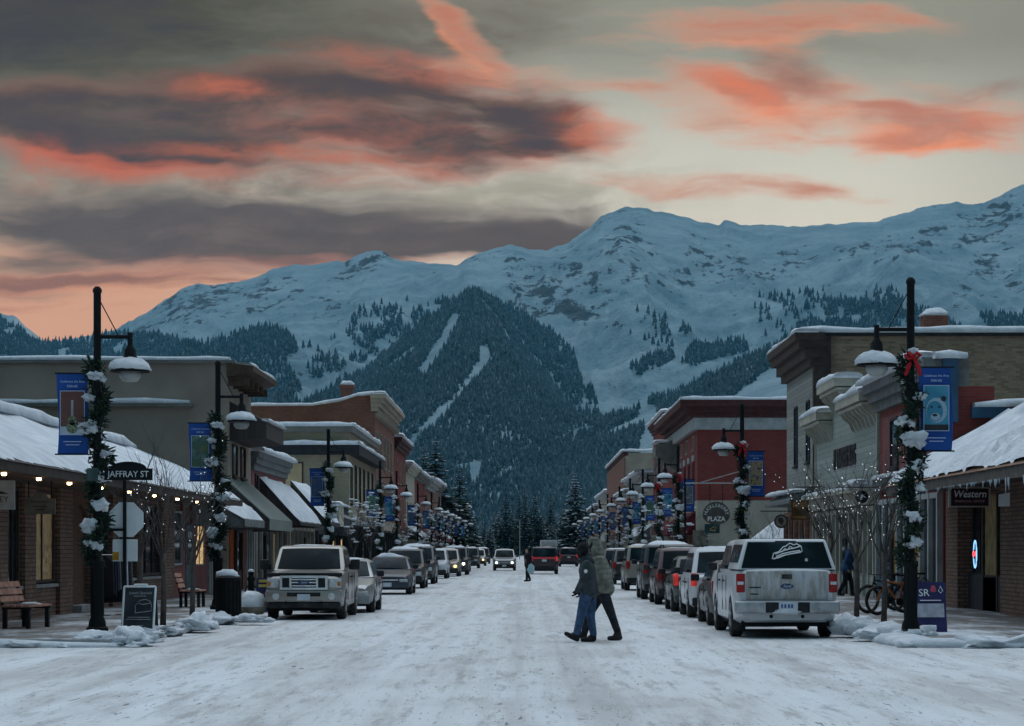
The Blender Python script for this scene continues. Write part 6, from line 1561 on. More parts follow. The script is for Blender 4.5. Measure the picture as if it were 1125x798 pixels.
# ---- litter bin, bollard, planter
Y = CAMZ_ROAD(679); root = thing('litter_bin', 'dark slatted litter bin with snow on its lid beside the lamp', 'litter bin', (PXx(251, Y), Y, .13))
m = MB(); m.lathe([(.26, 0), (.28, .06), (.28, .85), (.31, .88), (.31, .93), (.22, .98)], (0, 0, 0), 20)
for i in range(20): t = i * math.pi / 10; m.rbox((math.cos(t) * .285, math.sin(t) * .285, .46), (.025, .05, .78), (0, 0, t))
m.build('bin', BLACK, root, sharp=40)
m = MB(); m.blob((0, 0, .95), (.27, .27, .18), 4, .2, flat=.93); m.build('snow', SNOW, root, smooth=True)
Y = CAMZ_ROAD(668); root = thing('bollard', 'short black bollard with a round top beyond the litter bin', 'bollard', (PXx(276, Y), Y, .13))
m = MB(); m.lathe([(.12, 0), (.12, .1), (.09, .13), (.085, .72), (.11, .75), (.11, .80), (.06, .88), (.08, .94), (.03, 1.0)], (0, 0, 0), 14); m.build('post', BLACK, root, sharp=40)
m = MB(); m.blob((0, 0, .98), (.09, .09, .06), 2, .2, flat=.97); m.build('snow', SNOW, root, smooth=True)
m = MB(); m.tube([(0, .2 * math.cos(t) , .42 + .2 * math.sin(t)) for t in np.linspace(0, 6.28, 16)], .02, 6); ring = m.build('bike_ring', BLACK, root); ring.rotation_euler = (0, 0, R(60))
Y = CAMZ_ROAD(675); root = thing('planter', 'round stone planter buried under a dome of snow', 'planter', (PXx(277, Y), Y, .13))
m = MB(); m.lathe([(.26, 0), (.36, .14), (.38, .18), (.30, .18)], (0, 0, 0), 18); m.build('bowl', STONE, root)
m = MB(); m.blob((0, 0, .16), (.36, .36, .42), 8, .12, 14, 8, flat=.15); m.build('snow', SNOW, root, smooth=True)
# ---- gazebo roof in the gap
Y = 112.0; root = thing('gazebo', 'small square gazebo with a snow covered pyramid roof in the gap between buildings', 'gazebo', (PXx(853, Y), Y, 0))
z0 = PZ(592, Y); z1 = PZ(572, Y)
m = MB(); m.add([(-1.1, -1.1, z0), (1.1, -1.1, z0), (1.1, 1.1, z0), (-1.1, 1.1, z0), (0, 0, z1 + .05)], [(0,1,4),(1,2,4),(2,3,4),(3,0,4)]); m.add([(-1.1, -1.1, z0 - .01), (1.1, -1.1, z0 - .01), (1.1, 1.1, z0 - .01), (-1.1, 1.1, z0 - .01)], [(3,2,1,0)]); m.build('snow', SNOW, root)
m = MB(); m.box(-1.0, 1.0, -1.0, 1.0, z0 - .2, z0 - .02); m.build('beam', DARK, root)
for x in (-.9, .9):
    for y in (-.9, .9): m = MB(); m.box(x - .07, x + .07, y - .07, y + .07, 0, z0 - .2); m.build('post', WOOD, root)
# ---- bicycles
def bike(px, py, label, rot, col):
    Y = CAMZ_ROAD(py); root = thing('bicycle', label, 'bicycle', (PXx(px, Y), Y, .13), rot, 'fat tyred bicycles in the rack')
    fr = plain('frame_' + col[0], col[1], .35); r_ = .36
    for y in (-.54, .54):
        m = MB(); vs = []; fs = []
        for i in range(24):
            t = i * math.pi / 12
            for k_ in range(6):
                q = k_ * math.pi / 3; rr_ = r_ - .045 + .045 * math.cos(q); vs.append((.045 * math.sin(q), y + rr_ * math.cos(t), r_ + rr_ * math.sin(t)))
        for i in range(24):
            for k_ in range(6): a, b = i * 6 + k_, i * 6 + (k_ + 1) % 6; c, d = (a + 6) % 144, (b + 6) % 144; fs.append((a, b, d, c))
        m.add(vs, fs); w = m.build('wheel', RUBBER, root, smooth=True)
        m = MB()
        for i in range(9): t = i * 2 * math.pi / 9; m.tube([(0, y, r_), (0, y + .29 * math.cos(t), r_ + .29 * math.sin(t))], .003, 3)
        m.tube([(0, y + .285 * math.cos(t), r_ + .285 * math.sin(t)) for t in np.linspace(0, 6.283, 18)], .012, 4); m.build('rim', RIM, w)
    bb, hd, st_, re, fa = (0, .08, .32), (0, -.36, .78), (0, .22, .80), (0, .54, .36), (0, -.54, .36)
    m = MB()
    for a, b, q in ((bb, hd, .024), (bb, st_, .02), ((0, .2, .74), (0, -.34, .82), .022), (st_, re, .014), (bb, re, .014), (hd, fa, .02), ((0, -.34, .72), (0, -.33, .92), .022)): m.tube([a, b], q, 7)
    m.build('frame', fr, root)
    m = MB(); m.tube([(-.3, -.30, .97), (0, -.36, .95), (.3, -.30, .97)], .014, 6); m.build('handlebar', BLACK, root)
    m = MB(); m.tube([(0, .22, .80), (0, .25, .92)], .013, 6); m.rbox((0, .25, .95), (.12, .27, .05)); m.build('saddle', BLACK, root)
    m = MB(); m.lathe([(.09, -.01), (.09, .01)], (.04, .08, .32), 14, 'x'); m.tube([(.06, .08, .32), (.06, -.06, .24)], .01, 5); m.build('crank', BLACK, root)
bike(984, 676, 'orange and black fat tyred bicycle standing outermost in the rack', R(-62), ('orange', (.45, .13, .03)))
bike(973, 674, 'black bicycle leaning behind the orange one', R(-62), ('black', (.02, .02, .022)))
bike(1002, 671, 'grey bicycle half hidden behind the black lamp base', R(-62), ('grey', (.2, .2, .21)))
Y = CAMZ_ROAD(668); root = thing('bicycle_rack', 'tubular bicycle rack behind the bicycles', 'bicycle rack', (PXx(990, Y), Y, .13))
m = MB()
for x in (-.5, 0, .5): m.tube([(x, 0, 0), (x, 0, .7), (x + .12, 0, .82), (x + .25, 0, .7), (x + .25, 0, 0)], .022, 6)
m.build('hoops', BLACK, root)
# ---- mannequin in the shop window
root = thing('mannequin', 'headless shop mannequin in a yellow top behind the lamp with the bear banner', 'mannequin', (11.2, 68.9, .13))
m = MB(); m.lathe([(.13, 1.0), (.15, 1.1), (.12, 1.25), (.17, 1.5), (.15, 1.58), (.05, 1.62)], (0, 0, 0), 12); m.build('yellow_top', plain('yellow_cloth', (.42, .36, .03), .9), root, smooth=True)
m = MB(); m.tube([(-.07, 0, 1.02), (-.07, 0, .1)], [.08, .05], 8); m.tube([(.07, 0, 1.02), (.07, 0, .1)], [.08, .05], 8); m.build('legs', DARK, root)
m = MB(); m.lathe([(.18, 0), (.18, .03)], (0, 0, 0), 14); m.build('stand', CHROME, root)

# ------------------------------------------------------------------ snow heaps and ploughed banks
def bank(name, label, pts, w, h, seed, z=.10):
    m = MB(); rr = random.Random(seed); P_ = [Vector((x, y, 0)) for x, y in pts]
    for a, b in zip(P_[:-1], P_[1:]):
        n = max(2, int((b - a).length * 1.5))
        for i in range(n):
            c = a.lerp(b, (i + rr.random()) / n) + Vector((rr.uniform(-w, w) * .4, rr.uniform(-.2, .2), 0)); q = rr.uniform(.35, 1.15)
            m.blob((c.x, c.y, z), (w * .55 * q * rr.uniform(.8, 1.4), w * .6 * q * rr.uniform(.8, 1.4), h * q), rr.randint(0, 999), .42, 14, 8, flat=z * .0 + .002)
    o = m.build(name, SNOW, smooth=True); tag(o, label, 'snow bank', kind='stuff')
bank('snow_bank', 'ploughed ridge of snow along the kerb by the bare trees', [(-7.2, 44.5), (-7.2, 57)], .6, .12, 1)
bank('snow_bank', 'ploughed ridge of snow along the kerb beside the white pickup', [(6.7, 43.5), (6.75, 60)], .6, .16, 2)
bank('snow_bank', 'low snow ridge at the edge of the crossing on the brick shop side', [(-13.5, 41.25), (-7.0, 41.25)], .7, .14, 3, .02)
bank('snow_bank', 'low snow ridge at the edge of the crossing on the icicle roof side', [(6.7, 41.2), (13.5, 41.1)], .75, .17, 4, .02)
bank('snow_bank', 'snow ridge along the far stucco side kerb', [(-7.1, 70), (-7.1, 300)], .8, .2, 5)
bank('snow_bank', 'snow ridge along the far timber front kerb', [(6.8, 62), (6.8, 300)], .8, .24, 6)
def heap(label, px, py, rx, ry, h, seed):
    Y = CAMZ_ROAD(py, .1); m = MB(); rr = random.Random(seed); X = PXx(px, Y)
    m.blob((X, Y, .1), (rx, ry, h), seed, .35, 24, 14, flat=.06)
    for i in range(9): t = rr.uniform(0, 6.28); q = rr.uniform(.25, .5); m.blob((X + rx * .8 * math.cos(t), Y + ry * .8 * math.sin(t), .12), (rx * q, ry * q, h * q), seed + i, .4, 12, 8, flat=.06)
    o = m.build('snow_heap', SNOW, smooth=True); tag(o, label, 'snow heap')
heap('snow heap at the foot of the lamp with the street name plate', 106, 704, .36, .3, .14, 11)
heap('rounded snow heap in front of the chalkboard sandwich board', 142, 704, .42, .4, .22, 12)
heap('pointed snow heap by the trunk of the bare kerbside tree', 213, 690, .42, .4, .24, 13)
heap('snow heap round the foot of the bear banner lamp', 1003, 700, .42, .36, .24, 14)
heap('tall snow heap beside the wheel of the white pickup', 938, 695, .42, .4, .34, 15)
heap('broad snow heap in front of the bicycles', 970, 699, .50, .4, .20, 16)
heap('small snow heap beside the litter bin', 276, 682, .4, .3, .12, 17)

# ------------------------------------------------------------------ bare street trees with fairy lights
BARK = plain('bare_bark', (.085, .072, .065), .9, .3, 6); BARKR = plain('reddish_twigs', (.10, .055, .055), .9, .3, 6)
FAIRY = emis('fairy_light', (.85, .93, 1.0), 1.15)
def make_tree(seed, H, spread=1.0, lights=60, bark=None, snowy=0.0, low=1.5):
    rr = random.Random(seed); root = thing('bare_tree', 'tree', 'tree', (0, 0, 0)); m = MB(); tips = []
    def grow(p, d, L, r_, lev):
        n = 4; pts = [p]; q = p.copy(); dd = d.copy()
        for i in range(n):
            dd = (dd + Vector((rr.gauss(0, .10), rr.gauss(0, .10), rr.gauss(.05, .06)))).normalized(); q = q + dd * L / n; pts.append(q.copy())
        m2.tube(pts, [r_ * (1 - .5 * i / n) for i in range(n + 1)], 6 if lev < 2 else 4, False)
        tips.extend(pts[1:])
        if lev < 4:
            for k in range(rr.randint(2, 3) + (1 if lev == 0 else 0)):
                i = rr.randint(1, n); a = rr.uniform(.35, .8) * spread; ax = Vector((rr.gauss(0, 1), rr.gauss(0, 1), .0)).normalized()
                nd = (dd + ax * a).normalized(); nd.z = abs(nd.z) * .8 + .25; nd.normalize()
                grow(pts[i], nd, L * rr.uniform(.55, .8), r_ * .55, lev + 1)
    trunk = [Vector((0, 0, 0)), Vector((.02, .01, low * .5)), Vector((0, .02, low))]
    m2 = MB(); m2.tube(trunk, [.065, .055, .048], 8); m2.build('trunk', bark or BARK, root, smooth=True)
    m2 = MB()
    for k in range(5):
        t = k * 1.256 + rr.uniform(-.3, .3); grow(trunk[-1] - Vector((0, 0, rr.uniform(0, .35))), Vector((math.cos(t) * .38 * spread, math.sin(t) * .38 * spread, 1)).normalized(), (H - low) * .43, .024, 1)
    m2.build('crown', bark or BARK, root)
    if lights:
        m2 = MB()
        for p in rr.sample(tips, min(lights, len(tips))): m2.lathe([(0, -.012), (.012, 0), (0, .012)], p + Vector((rr.uniform(-.05, .05), rr.uniform(-.05, .05), 0)), 5)
        fl = m2.build('fairy_lights', FAIRY, root); fl['kind'] = 'stuff'
    if snowy:
        m2 = MB()
        for p in rr.sample(tips, int(len(tips) * snowy)): s_ = rr.uniform(.03, .08); m2.blob(p, (s_ * 2.2, s_ * 1.4, s_ * .7), rr.randint(0, 99), .4, 6, 4)
        sn_ = m2.build('snow', SNOW, root, smooth=True); sn_['kind'] = 'stuff'
    return root
def setl(o, loc, label, group='bare young street trees'):
    o.location = loc; WLOC[o.name] = Vector(loc); o['label'] = label; o['group'] = group; return o
def ground_at(px, py): Y = CAMZ_ROAD(py); return (PXx(px, Y), Y, .13)
setl(make_tree(21, 3.9, .9, 26), ground_at(153, 687), 'bare forked tree right behind the chalkboard sandwich board')
setl(make_tree(22, 4.5, .8, 26), ground_at(179, 688), 'bare tree with a straight dark trunk between the chalkboard and the pointed snow heap')
setl(make_tree(23, 4.3, 1.0, 44), ground_at(211, 681), 'bare tree hung with many white lights in front of the small dark bench')
setl(make_tree(24, 4.4, 1.0, 60), ground_at(941, 681), 'bare tree full of white lights beside the canopy pickup')
setl(make_tree(25, 4.3, .9, 42), ground_at(971, 686), 'bare tree with white lights rising between the bicycles')
setl(make_tree(26, 4.6, 1.1, 60), ground_at(912, 668), 'bare lit tree hidden behind the canopy pickup with its crown before the timber front')
setl(make_tree(27, 4.6, 1.3, 0, BARKR, low=.5), (PXx(840, 108), 108, 0), 'reddish leafless shrub by the gazebo roof')
setl(make_tree(28, 4.4, 1.3, 0, BARKR, low=.5), (PXx(866, 112), 112, 0), 'reddish leafless shrub behind the round tree sign')
setl(make_tree(29, 5.0, 1.0, 24, BARK, .05), (7.6, 121, .13), 'snow flecked bare tree with lights before the maroon awning')
setl(make_tree(30, 5.0, 1.0, 24, BARK, .06), (-8.3, 114, .13), 'snow flecked bare tree with lights in front of the black fronted shop')
setl(make_tree(31, 5.0, 1.0, 20, BARK, .07), (-8.3, 126, .13), 'snowy bare tree beside the lit yellow windows')
fo_ = setl(make_tree(32, 5.6, 1.1, 12, BARK, .10), (-8.6, 160, .13), 'thickly snowed young tree before the cream brick building')
for i, (x, y) in enumerate(((-8.6, 190), (-8.8, 214), (-8.6, 252), (8.0, 176), (8.0, 200), (8.2, 226))):
    c = copy_tree(fo_); setl(c, (x, y, .13), f'thickly snowed young tree, {ORD[i % 3]} along the far {"stucco" if x < 0 else "red brick"} side'); c.rotation_euler = (0, 0, i * 1.3)

# ------------------------------------------------------------------ conifers
SPR = plain('spruce_needles', (.018, .030, .024), .95, .5, 1.2); BARKD = plain('spruce_bark', (.05, .04, .033), .95)
def make_spruce(seed, H, wid, snow, layers=26):
    rr = random.Random(seed); root = thing('spruce_tree', 'tree', 'conifer', (0, 0, 0))
    m = MB(); m.tube([(0, 0, 0), (0, 0, H * .5), (0, 0, H * .98)], [H * .018, H * .011, .02], 7); m.build('trunk', BARKD, root)
    m = MB(); ms = MB()
    for i in range(layers):
        f = (i + rr.uniform(-.3, .3)) / layers; z = H * (.08 + .90 * f); rad = wid * (1 - f) ** .85 * rr.uniform(.75, 1.15) + .12
        nb = max(6, int(14 * (1 - f) + 5))
        for k in range(nb):
            t = 2 * math.pi * (k + rr.random()) / nb; L = rad * rr.uniform(.65, 1.12); d = Vector((math.cos(t), math.sin(t), 0)); sd = Vector((-d.y, d.x, 0))
            droop = -.34 * L * rr.uniform(.6, 1.3); segs = 4; pr = None
            for s_ in range(segs + 1):
                u_ = s_ / segs; c = Vector((0, 0, z)) + d * L * u_ + Vector((0, 0, droop * u_ ** 1.4 + .12 * L * u_ ** 3)); w = L * .30 * (1 - u_ * .75) * (.35 if s_ == 0 else 1)
                cur = (c - sd * w + Vector((0, 0, -w * .45)), c, c + sd * w + Vector((0, 0, -w * .45)))
                if pr: 
                    m.add([pr[0], pr[1], cur[1], cur[0]], [(0, 1, 2, 3)]); m.add([pr[1], pr[2], cur[2], cur[1]], [(0, 1, 2, 3)])
                    for sg in (-1, 1):
                        e = (cur[0] if sg < 0 else cur[2]); q = e + sd * sg * w * rr.uniform(.3, .8) + d * w * .5 + Vector((0, 0, -w * rr.uniform(.2, .7)))
                        m.add([(pr[0] if sg < 0 else pr[2]), e, q], [(0, 1, 2)])
                    if rr.random() < snow:
                        h = .03 + .02 * rr.random(); a = w * rr.uniform(.5, .95); off = Vector((0, 0, h))
                        ms.add([pr[1] - sd * a + off - Vector((0, 0, a * .42)), pr[1] + off * 1.8, pr[1] + sd * a + off - Vector((0, 0, a * .42)), cur[1] + sd * a * .8 + off - Vector((0, 0, a * .36)), cur[1] + off * 1.8, cur[1] - sd * a * .8 + off - Vector((0, 0, a * .36))], [(0, 1, 4, 5), (1, 2, 3, 4)])
                pr = cur
    m.build('crown', SPR, root); sn_ = ms.build('snow', SNOW, root); sn_['kind'] = 'stuff'
    return root
SP = [make_spruce(1, 18, 4.2, .16, 34), make_spruce(2, 16, 3.5, .13, 32), make_spruce(3, 17, 4.3, .5, 30), make_spruce(4, 15, 2.6, .09, 32)]
spu = set()
def spruce(i, px, pytop, Y, label, wf=1.0):
    h = PZ(pytop, Y); base = (18, 16, 17, 15)[i]
    o = SP[i] if i not in spu else copy_tree(SP[i]); spu.add(i)
    k_ = h / (base * .985); setl(o, (PXx(px, Y), Y, 0), label, 'dark conifers at the end of the street'); o.scale = (k_ * wf, k_ * wf, k_); o.rotation_euler = (0, 0, px * .7)
spruce(0, 479, 478, 330, 'tallest dark spruce rising behind the brown gabled shop', 1.25)
spruce(1, 465, 488, 345, 'dark spruce just short of the tallest one, nearer the shop roofs', 1.2)
spruce(1, 505, 511, 420, 'lone pointed spruce above the broad brown hall', 1.25)
spruce(2, 632, 517, 455, 'wide spruce loaded with snow on the red brick side')
spruce(3, 556, 533, 600, 'slim dark spruce closest to the oncoming car, tallest of the middle clump'); spruce(3, 570, 538, 620, 'slim dark spruce second in the middle clump'); spruce(3, 577, 536, 590, 'slim dark spruce in the centre of the street end clump'); spruce(1, 588, 538, 610, 'dark spruce at the thick side of the middle clump'); spruce(3, 605, 540, 640, 'slim spruce standing alone beside the middle clump')
rr = random.Random(5)
far = [(520, 566, 560, 2), (532, 572, 600, 0), (543, 562, 640, 1), (548, 560, 620, 2), (563, 556, 650, 1), (583, 552, 660, 3), (594, 560, 630, 0), (600, 566, 655, 2), (612, 566, 620, 1), (619, 558, 600, 2), (626, 560, 640, 0), (641, 566, 520, 2), (512, 560, 520, 0), (497, 556, 500, 1), (650, 560, 560, 1), (538, 577, 520, 2), (606, 574, 560, 2), (575, 570, 670, 2), (553, 574, 660, 0), (587, 572, 640, 2), (660, 560, 540, 0), (680, 556, 560, 1), (488, 552, 470, 0)]
for i, (px, py, Y, k_) in enumerate(far):
    spruce(k_, px, py, Y, 'small snow dusted conifer in the hazy clump closing the end of the street', 1.25)
m = MB(); m.tube([(0, 0, 0), (0, 0, 7)], .09, 8); m.tube([(0, 0, 6.9), (-1.3, 0, 7.1)], .05, 6); o = m.build('utility_pole', plain('grey_pole', (.25, .26, .27), .6), origin=(0, 0, 0)); o.location = (PXx(571, 420), 420, 0); tag(o, 'thin grey lamp standard in the middle distance', 'utility pole')
# wire hung with a small ornament across the street
m = MB(); m.tube([(-7.4, 44.7, 4.75), (-6.9, 46, 4.25), (-6.2, 48.5, 3.9), (-5.6, 52, 3.85)], .007, 4)

for nm, lb, pts, w, h in (('snow_bank', 'trodden snow edge of the crossing on the brick shop side', [(-14, 41.3, .0), (-10, 41.25, .0), (-7.3, 41.3, .0), (-6.95, 43.5, 0)], .6, .15), ('snow_bank', 'trodden snow edge of the crossing on the icicle roof side', [(14, 41.2, .0), (10, 41.15, .0), (6.9, 41.3, .0), (6.7, 43.5, 0)], .75, .19)):
    m = MB(); snow_strip(m, pts, w, h, 3, 4); o = m.build(nm, SNOW, smooth=True); tag(o, lb, 'snow bank', kind='stuff')
# ------------------------------------------------------------------ people: one continuous skin from tapered limbs, clothes as children
def caps_mesh(name, segs, voxel, m_, smooth=2):
    mb = MB()
    for p0, p1, r0, r1 in segs:
        p0, p1 = Vector(p0), Vector(p1); d = p1 - p0; L = d.length; d = d / L if L > 1e-6 else Vector((0, 0, 1))
        pts, rs = [], []
        for a in (0, .3, .6, .85, 1.0): pts.append(p0 - d * r0 * math.cos(a * math.pi / 2)); rs.append(max(r0 * math.sin(a * math.pi / 2), 1e-3))
        for a in (1.0, .85, .6, .3, 0): pts.append(p1 + d * r1 * math.cos(a * math.pi / 2)); rs.append(max(r1 * math.sin(a * math.pi / 2), 1e-3))
        mb.tube(pts, rs, 12)
    me = mb.mesh(name, m_)
    o = bpy.data.objects.new(name, me); COL.objects.link(o)
    md = o.modifiers.new('r', 'REMESH'); md.mode = 'VOXEL'; md.voxel_size = voxel
    sm_ = o.modifiers.new('s', 'SMOOTH'); sm_.iterations = smooth; sm_.factor = .5
    dg = bpy.context.evaluated_depsgraph_get()
    res = bpy.data.meshes.new_from_object(o.evaluated_get(dg)); res.name = name
    bpy.data.objects.remove(o); bpy.data.meshes.remove(me)
    res.materials.clear(); res.materials.append(m_)
    res.polygons.foreach_set('use_smooth', [True] * len(res.polygons))
    return res
SKIN = plain('skin', (.42, .26, .20), .6, .1, 8); SHOE = plain('dark_boot', (.03, .026, .025), .7, .3, 9); SOLE = plain('boot_sole', (.05, .045, .04), .8)
def cloth(name, c, puffy=False):
    if name in MATS: return MATS[name]
    k = NT(name); p = k.pos(); k.col(k.mix(k.step(k.noise(p, 7, 5), .3, .7), tuple(x * .7 for x in c), tuple(x * 1.35 for x in c))); k.set(.85, 0, .2)
    if puffy:
        a = k.n('ShaderNodeSeparateXYZ'); k.l(p, a.inputs[0]); w = k.math('SINE', k.math('MULTIPLY', a.outputs[2], 70.0)); k.bump(k.math('ADD', w, k.noise(p, 20, 3)), .5, .012)
    else: k.bump(k.math('ADD', k.noise(p, 22, 4), k.math('MULTIPLY', k.noise(k.mapping(p, (1, 1, 2.2)), 7, 3), 2.0)), .8, .03)
    MATS[name] = k.m; return k.m
HAIR = plain('dark_hair', (.02, .016, .014), .8)
def person(label, loc, J, jacket, trousers, boots=SHOE, hood=True, hoodm=None, hat=None, group=None, rotz=0, heavy=1.0, gloves=None, detail=True):
    """J: joints in metres, x towards the walking direction is negative; keys hip, chest, neck, head, and per side l/r: sho elb wri, hipj knee ank toe"""
    S = []; V3 = lambda k_: Vector(J[k_])
    hd = V3('head'); S += [(V3('hip'), V3('chest'), .13, .15), (V3('chest'), V3('neck'), .12, .06), (V3('neck'), hd - Vector((0, 0, .05)), .055, .06)]
    fd = Vector(J['face']).normalized()
    S += [(hd + Vector((0, 0, .04)), hd + Vector((0, 0, -.02)) + fd * .015, .092, .085), (hd - Vector((0, 0, .07)) + fd * .045, hd - Vector((0, 0, .09)) + fd * .05, .045, .04), (hd + fd * .095 + Vector((0, 0, .0)), hd + fd * .108 - Vector((0, 0, .025)), .012, .016)]
    for s_ in 'lr':
        S += [(V3('sho' + s_), V3('elb' + s_), .05, .042), (V3('elb' + s_), V3('wri' + s_), .04, .028), (V3('hipj' + s_), V3('knee' + s_), .085, .058), (V3('knee' + s_), V3('ank' + s_), .055, .038)]
        w = V3('wri' + s_); fdir = (w - V3('elb' + s_)).normalized(); side = fdir.cross(Vector((0, 1, 0))); side = side.normalized() if side.length > .1 else Vector((1, 0, 0)); out = Vector((0, 1, 0))
        palm = w + fdir * .07; S.append((w, palm, .026, .036))
        for q, ln in zip((-.027, -.009, .009, .027), (.062, .072, .068, .052)):
            b0 = palm + out * q + fdir * .015; b1 = b0 + fdir * ln * .55 - side * .008; b2 = b1 + fdir * ln * .35 - side * .028
            S += [(b0, b1, .013, .012), (b1, b2, .012, .010)]
        t0 = w + fdir * .03 - side * .02; S += [(t0, t0 - side * .03 + fdir * .03, .013, .011), (t0 - side * .03 + fdir * .03, t0 - side * .03 + fdir * .06, .011, .009)]
    me = caps_mesh('person', S, .009 if detail else .014, gloves or SKIN, 1)
    root = bpy.data.objects.new('person', me); COL.objects.link(root); root.location = loc; root.rotation_euler = (0, 0, rotz); tag(root, label, 'person', group); WLOC[root.name] = Vector(loc)
    def child(name, me): o = bpy.data.objects.new(name, me); COL.objects.link(o); o.parent = root; return o
    vx = .014 if detail else .02
    # jacket
    S = []; h = heavy
    hem = V3('hem')
    S += [(hem + Vector((0, .07, 0)), V3('chest') + Vector((0, .09, .02)), .145 * h, .15 * h), (hem + Vector((0, -.07, 0)), V3('chest') + Vector((0, -.09, .02)), .145 * h, .15 * h), (V3('chest'), V3('neck'), .15 * h, .085), (V3('shol'), V3('shor'), .09 * h, .09 * h), (hem + Vector((.05, 0, 0)), V3('chest'), .15 * h, .16 * h)]
    for s_ in 'lr': S += [(V3('sho' + s_), V3('elb' + s_), .085 * h, .072 * h), (V3('elb' + s_), V3('wri' + s_), .07 * h, .052 * h)]
    S.append((V3('neck') - fd * .05, V3('neck') - fd * .06 + Vector((0, 0, .04)), .10, .09))
    child('jacket', caps_mesh('jacket', S, vx, jacket, 3))
    if hood:
        S = [(hd + Vector((0, 0, .05)) - fd * .03, hd - Vector((0, 0, .06)) - fd * .045, .105, .108), (hd - Vector((0, 0, .06)) - fd * .04, V3('neck') - fd * .03, .12, .12), (hd + Vector((0, 0, .08)) + fd * .02, hd + Vector((0, 0, .05)) + fd * .045, .085, .07)]
        child('hood', caps_mesh('hood', S, vx, hoodm or jacket, 2))
    if hat:
        S = [(hd + Vector((0, 0, .055)) - fd * .012, hd + Vector((0, 0, .02)) - fd * .02, .108, .108), (hd - fd * .04 + Vector((0, 0, .0)), hd - fd * .045 - Vector((0, 0, .06)), .085, .075)]
        child('hat', caps_mesh('hat', S, vx, hat, 2))
    elif not hood:
        child('hair', caps_mesh('hair', [(hd + Vector((0, 0, .05)) - fd * .02, hd - fd * .035, .1, .095)], vx, HAIR, 2))
    S = [(V3('hip') + Vector((0, .06, .06)), V3('hip') + Vector((0, -.06, .06)), .13, .13)]
    for s_ in 'lr': S += [(V3('hipj' + s_), V3('knee' + s_), .115, .085), (V3('knee' + s_), V3('ank' + s_) + Vector((0, 0, .03)), .082, .068)]
    child('trousers', caps_mesh('trousers', S, vx, trousers, 3))
    for s_ in 'lr':
        a, t = V3('ank' + s_), V3('toe' + s_); u_ = (t - a).normalized(); hl_ = V3('heel' + s_)
        S = [(a + (a - t) * 0 + Vector((0, 0, .06)), hl_.lerp(a, .3), .062, .055), (hl_, t.lerp(hl_, .45), .048, .052), (t.lerp(hl_, .45), t, .052, .042), (a, t.lerp(hl_, .5), .058, .05)]
        child('boot', caps_mesh('boot', S, .012, boots, 2))
    return root
k_ = 43.5 / FOC          # metres in one photo pixel at the walkers
def jp(px, py, y=0.0, px0=648, py0=706): return ((px - px0) * k_, y, (py0 - py) * k_)
J1 = dict(hip=jp(646, 655), chest=jp(645, 627), neck=jp(642, 615), head=jp(639.5, 606), face=(-1, -.25, -.12), hem=jp(646, 650),
  shol=jp(644, 621, -.19), elbl=jp(640, 638, -.25), wril=jp(634, 649, -.16), shor=jp(645, 621, .19), elbr=jp(648, 640, .25), wrir=jp(640, 651, .24),
  hipjl=jp(643, 657, -.09), kneel=jp(638, 677, -.10), ankl=jp(633.5, 698, -.10), heell=jp(634, 702.6, -.10), toel=jp(622, 696.5, -.12),
  hipjr=jp(649, 657, .09), kneer=jp(649, 678, .09), ankr=jp(652, 699, .09), heelr=jp(652.5, 703.2, .09), toer=jp(640, 703.6, .07))
person('person in a dark jacket, black beanie and blue jeans striding across the snowy street', (PXx(648, 43.5), 43.5, 0), J1, cloth('dark_teal_jacket', (.040, .052, .056)), cloth('blue_denim', (.048, .088, .165)), hood=False, hat=cloth('black_knit', (.012, .012, .014)), gloves=cloth('black_glove', (.015, .015, .016)))
# folded hood on the shoulders and a white arm badge
P1 = bpy.data.objects['person']
hoodf = caps_mesh('folded_hood', [(jp(647, 615, -.09), jp(648, 615, .09), .07, .07), (jp(650, 618, -.05), jp(650, 618, .05), .06, .06)], .014, MATS['dark_teal_jacket'], 2); o = bpy.data.objects.new('folded_hood', hoodf); COL.objects.link(o); o.parent = P1
m = MB(); m.lathe([(.0, -.012), (.035, -.008), (.035, .0)], (jp(643, 628)[0], -.315, jp(643, 628)[2]), 10, 'y'); m.build('arm_badge', WHITE, P1)
J2 = dict(hip=jp(660, 653), chest=jp(656, 622), neck=jp(653, 610), head=jp(650.5, 600), face=(-1, .1, -.12), hem=jp(660.5, 648),
  shol=jp(655, 617, -.20), elbl=jp(658, 635, -.25), wril=jp(655, 648, -.22), shor=jp(656, 617, .2), elbr=jp(653, 635, .26), wrir=jp(645, 646, .22),
  hipjl=jp(661, 654, -.09), kneel=jp(669.5, 677, -.09), ankl=jp(676, 697, -.09), heell=jp(679, 703, -.09), toel=jp(667, 703.4, -.11),
  hipjr=jp(657, 655, .09), kneer=jp(645, 676, .09), ankr=jp(640, 698, .09), heelr=jp(639.5, 702, .09), toer=jp(627, 699.5, .09))
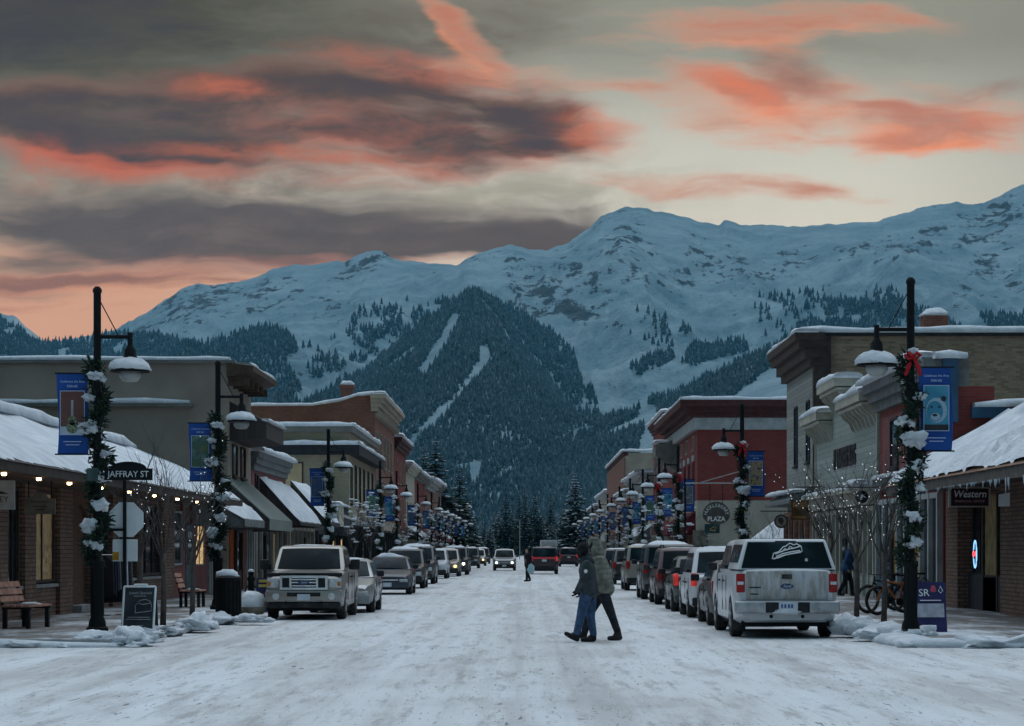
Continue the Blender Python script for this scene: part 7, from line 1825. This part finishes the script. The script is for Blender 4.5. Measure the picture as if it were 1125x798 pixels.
person('person in an olive hooded parka and dark trousers walking behind the one in jeans', (PXx(650.5, 44.35), 44.35, 0), J2, cloth('olive_parka', (.165, .165, .135), True), cloth('charcoal_trousers', (.022, .024, .030)), hood=True, heavy=1.12, gloves=cloth('black_glove', (.015, .015, .016)))
def generic(px, stride=.0, py0=706, bend=0):
    return dict(hip=(0, 0, .92), chest=(-.02 - bend, 0, 1.33), neck=(-.03 - bend, 0, 1.48), head=(-.05 - bend, 0, 1.62), face=(-1, 0, -.1), hem=(0, 0, .90),
      shol=(-.02 - bend, -.19, 1.42), elbl=(.04 - bend, -.25, 1.15), wril=(-.06 - bend, -.24, .93), shor=(-.02 - bend, .19, 1.42), elbr=(.06 - bend, .25, 1.16), wrir=(.0 - bend, .24, .92),
      hipjl=(0, -.09, .90), kneel=(-.10 - stride * .3, -.09, .50), ankl=(-.06 - stride, -.09, .10), heell=(-.03 - stride, -.09, .05), toel=(-.22 - stride, -.10, .05),
      hipjr=(0, .09, .90), kneer=(.0 + stride * .3, .09, .49), ankr=(.10 + stride, .09, .12), heelr=(.13 + stride, .09, .06), toer=(-.04 + stride, .08, .05))
F = person('distant person in black crossing the road with a pale shopping bag', (PXx(580, 126), 126, 0), generic(580, .08), cloth('black_coat', (.014, .014, .017)), cloth('black_trousers', (.014, .015, .018)), hood=False, hat=None, detail=False, rotz=R(35))
root = thing('shopping_bag', 'pale blue shopping bag held by the distant person in black', 'bag', (F.location.x + .16, 125.72, .40))
m = MB(); m.blob((0, 0, .26), (.20, .09, .24), 5, .18, 12, 8); m.build('bag', plain('bag_blue', (.35, .5, .55), .5, .2, 9), root, smooth=True)
m = MB(); m.tube([(-.07, 0, .45), (-.03, 0, .56), (.03, 0, .56), (.07, 0, .45)], .01, 5); m.build('handle', PLATE, root)
Y = CAMZ_ROAD(655)
person('person in a blue jacket bending slightly by the timber front window', (PXx(930, Y), Y, .13), generic(0, .12, bend=.10), cloth('blue_jacket', (.03, .075, .17)), cloth('dark_jeans', (.018, .02, .028)), hood=False, hat=cloth('grey_knit', (.2, .2, .22)), detail=False, rotz=R(160))
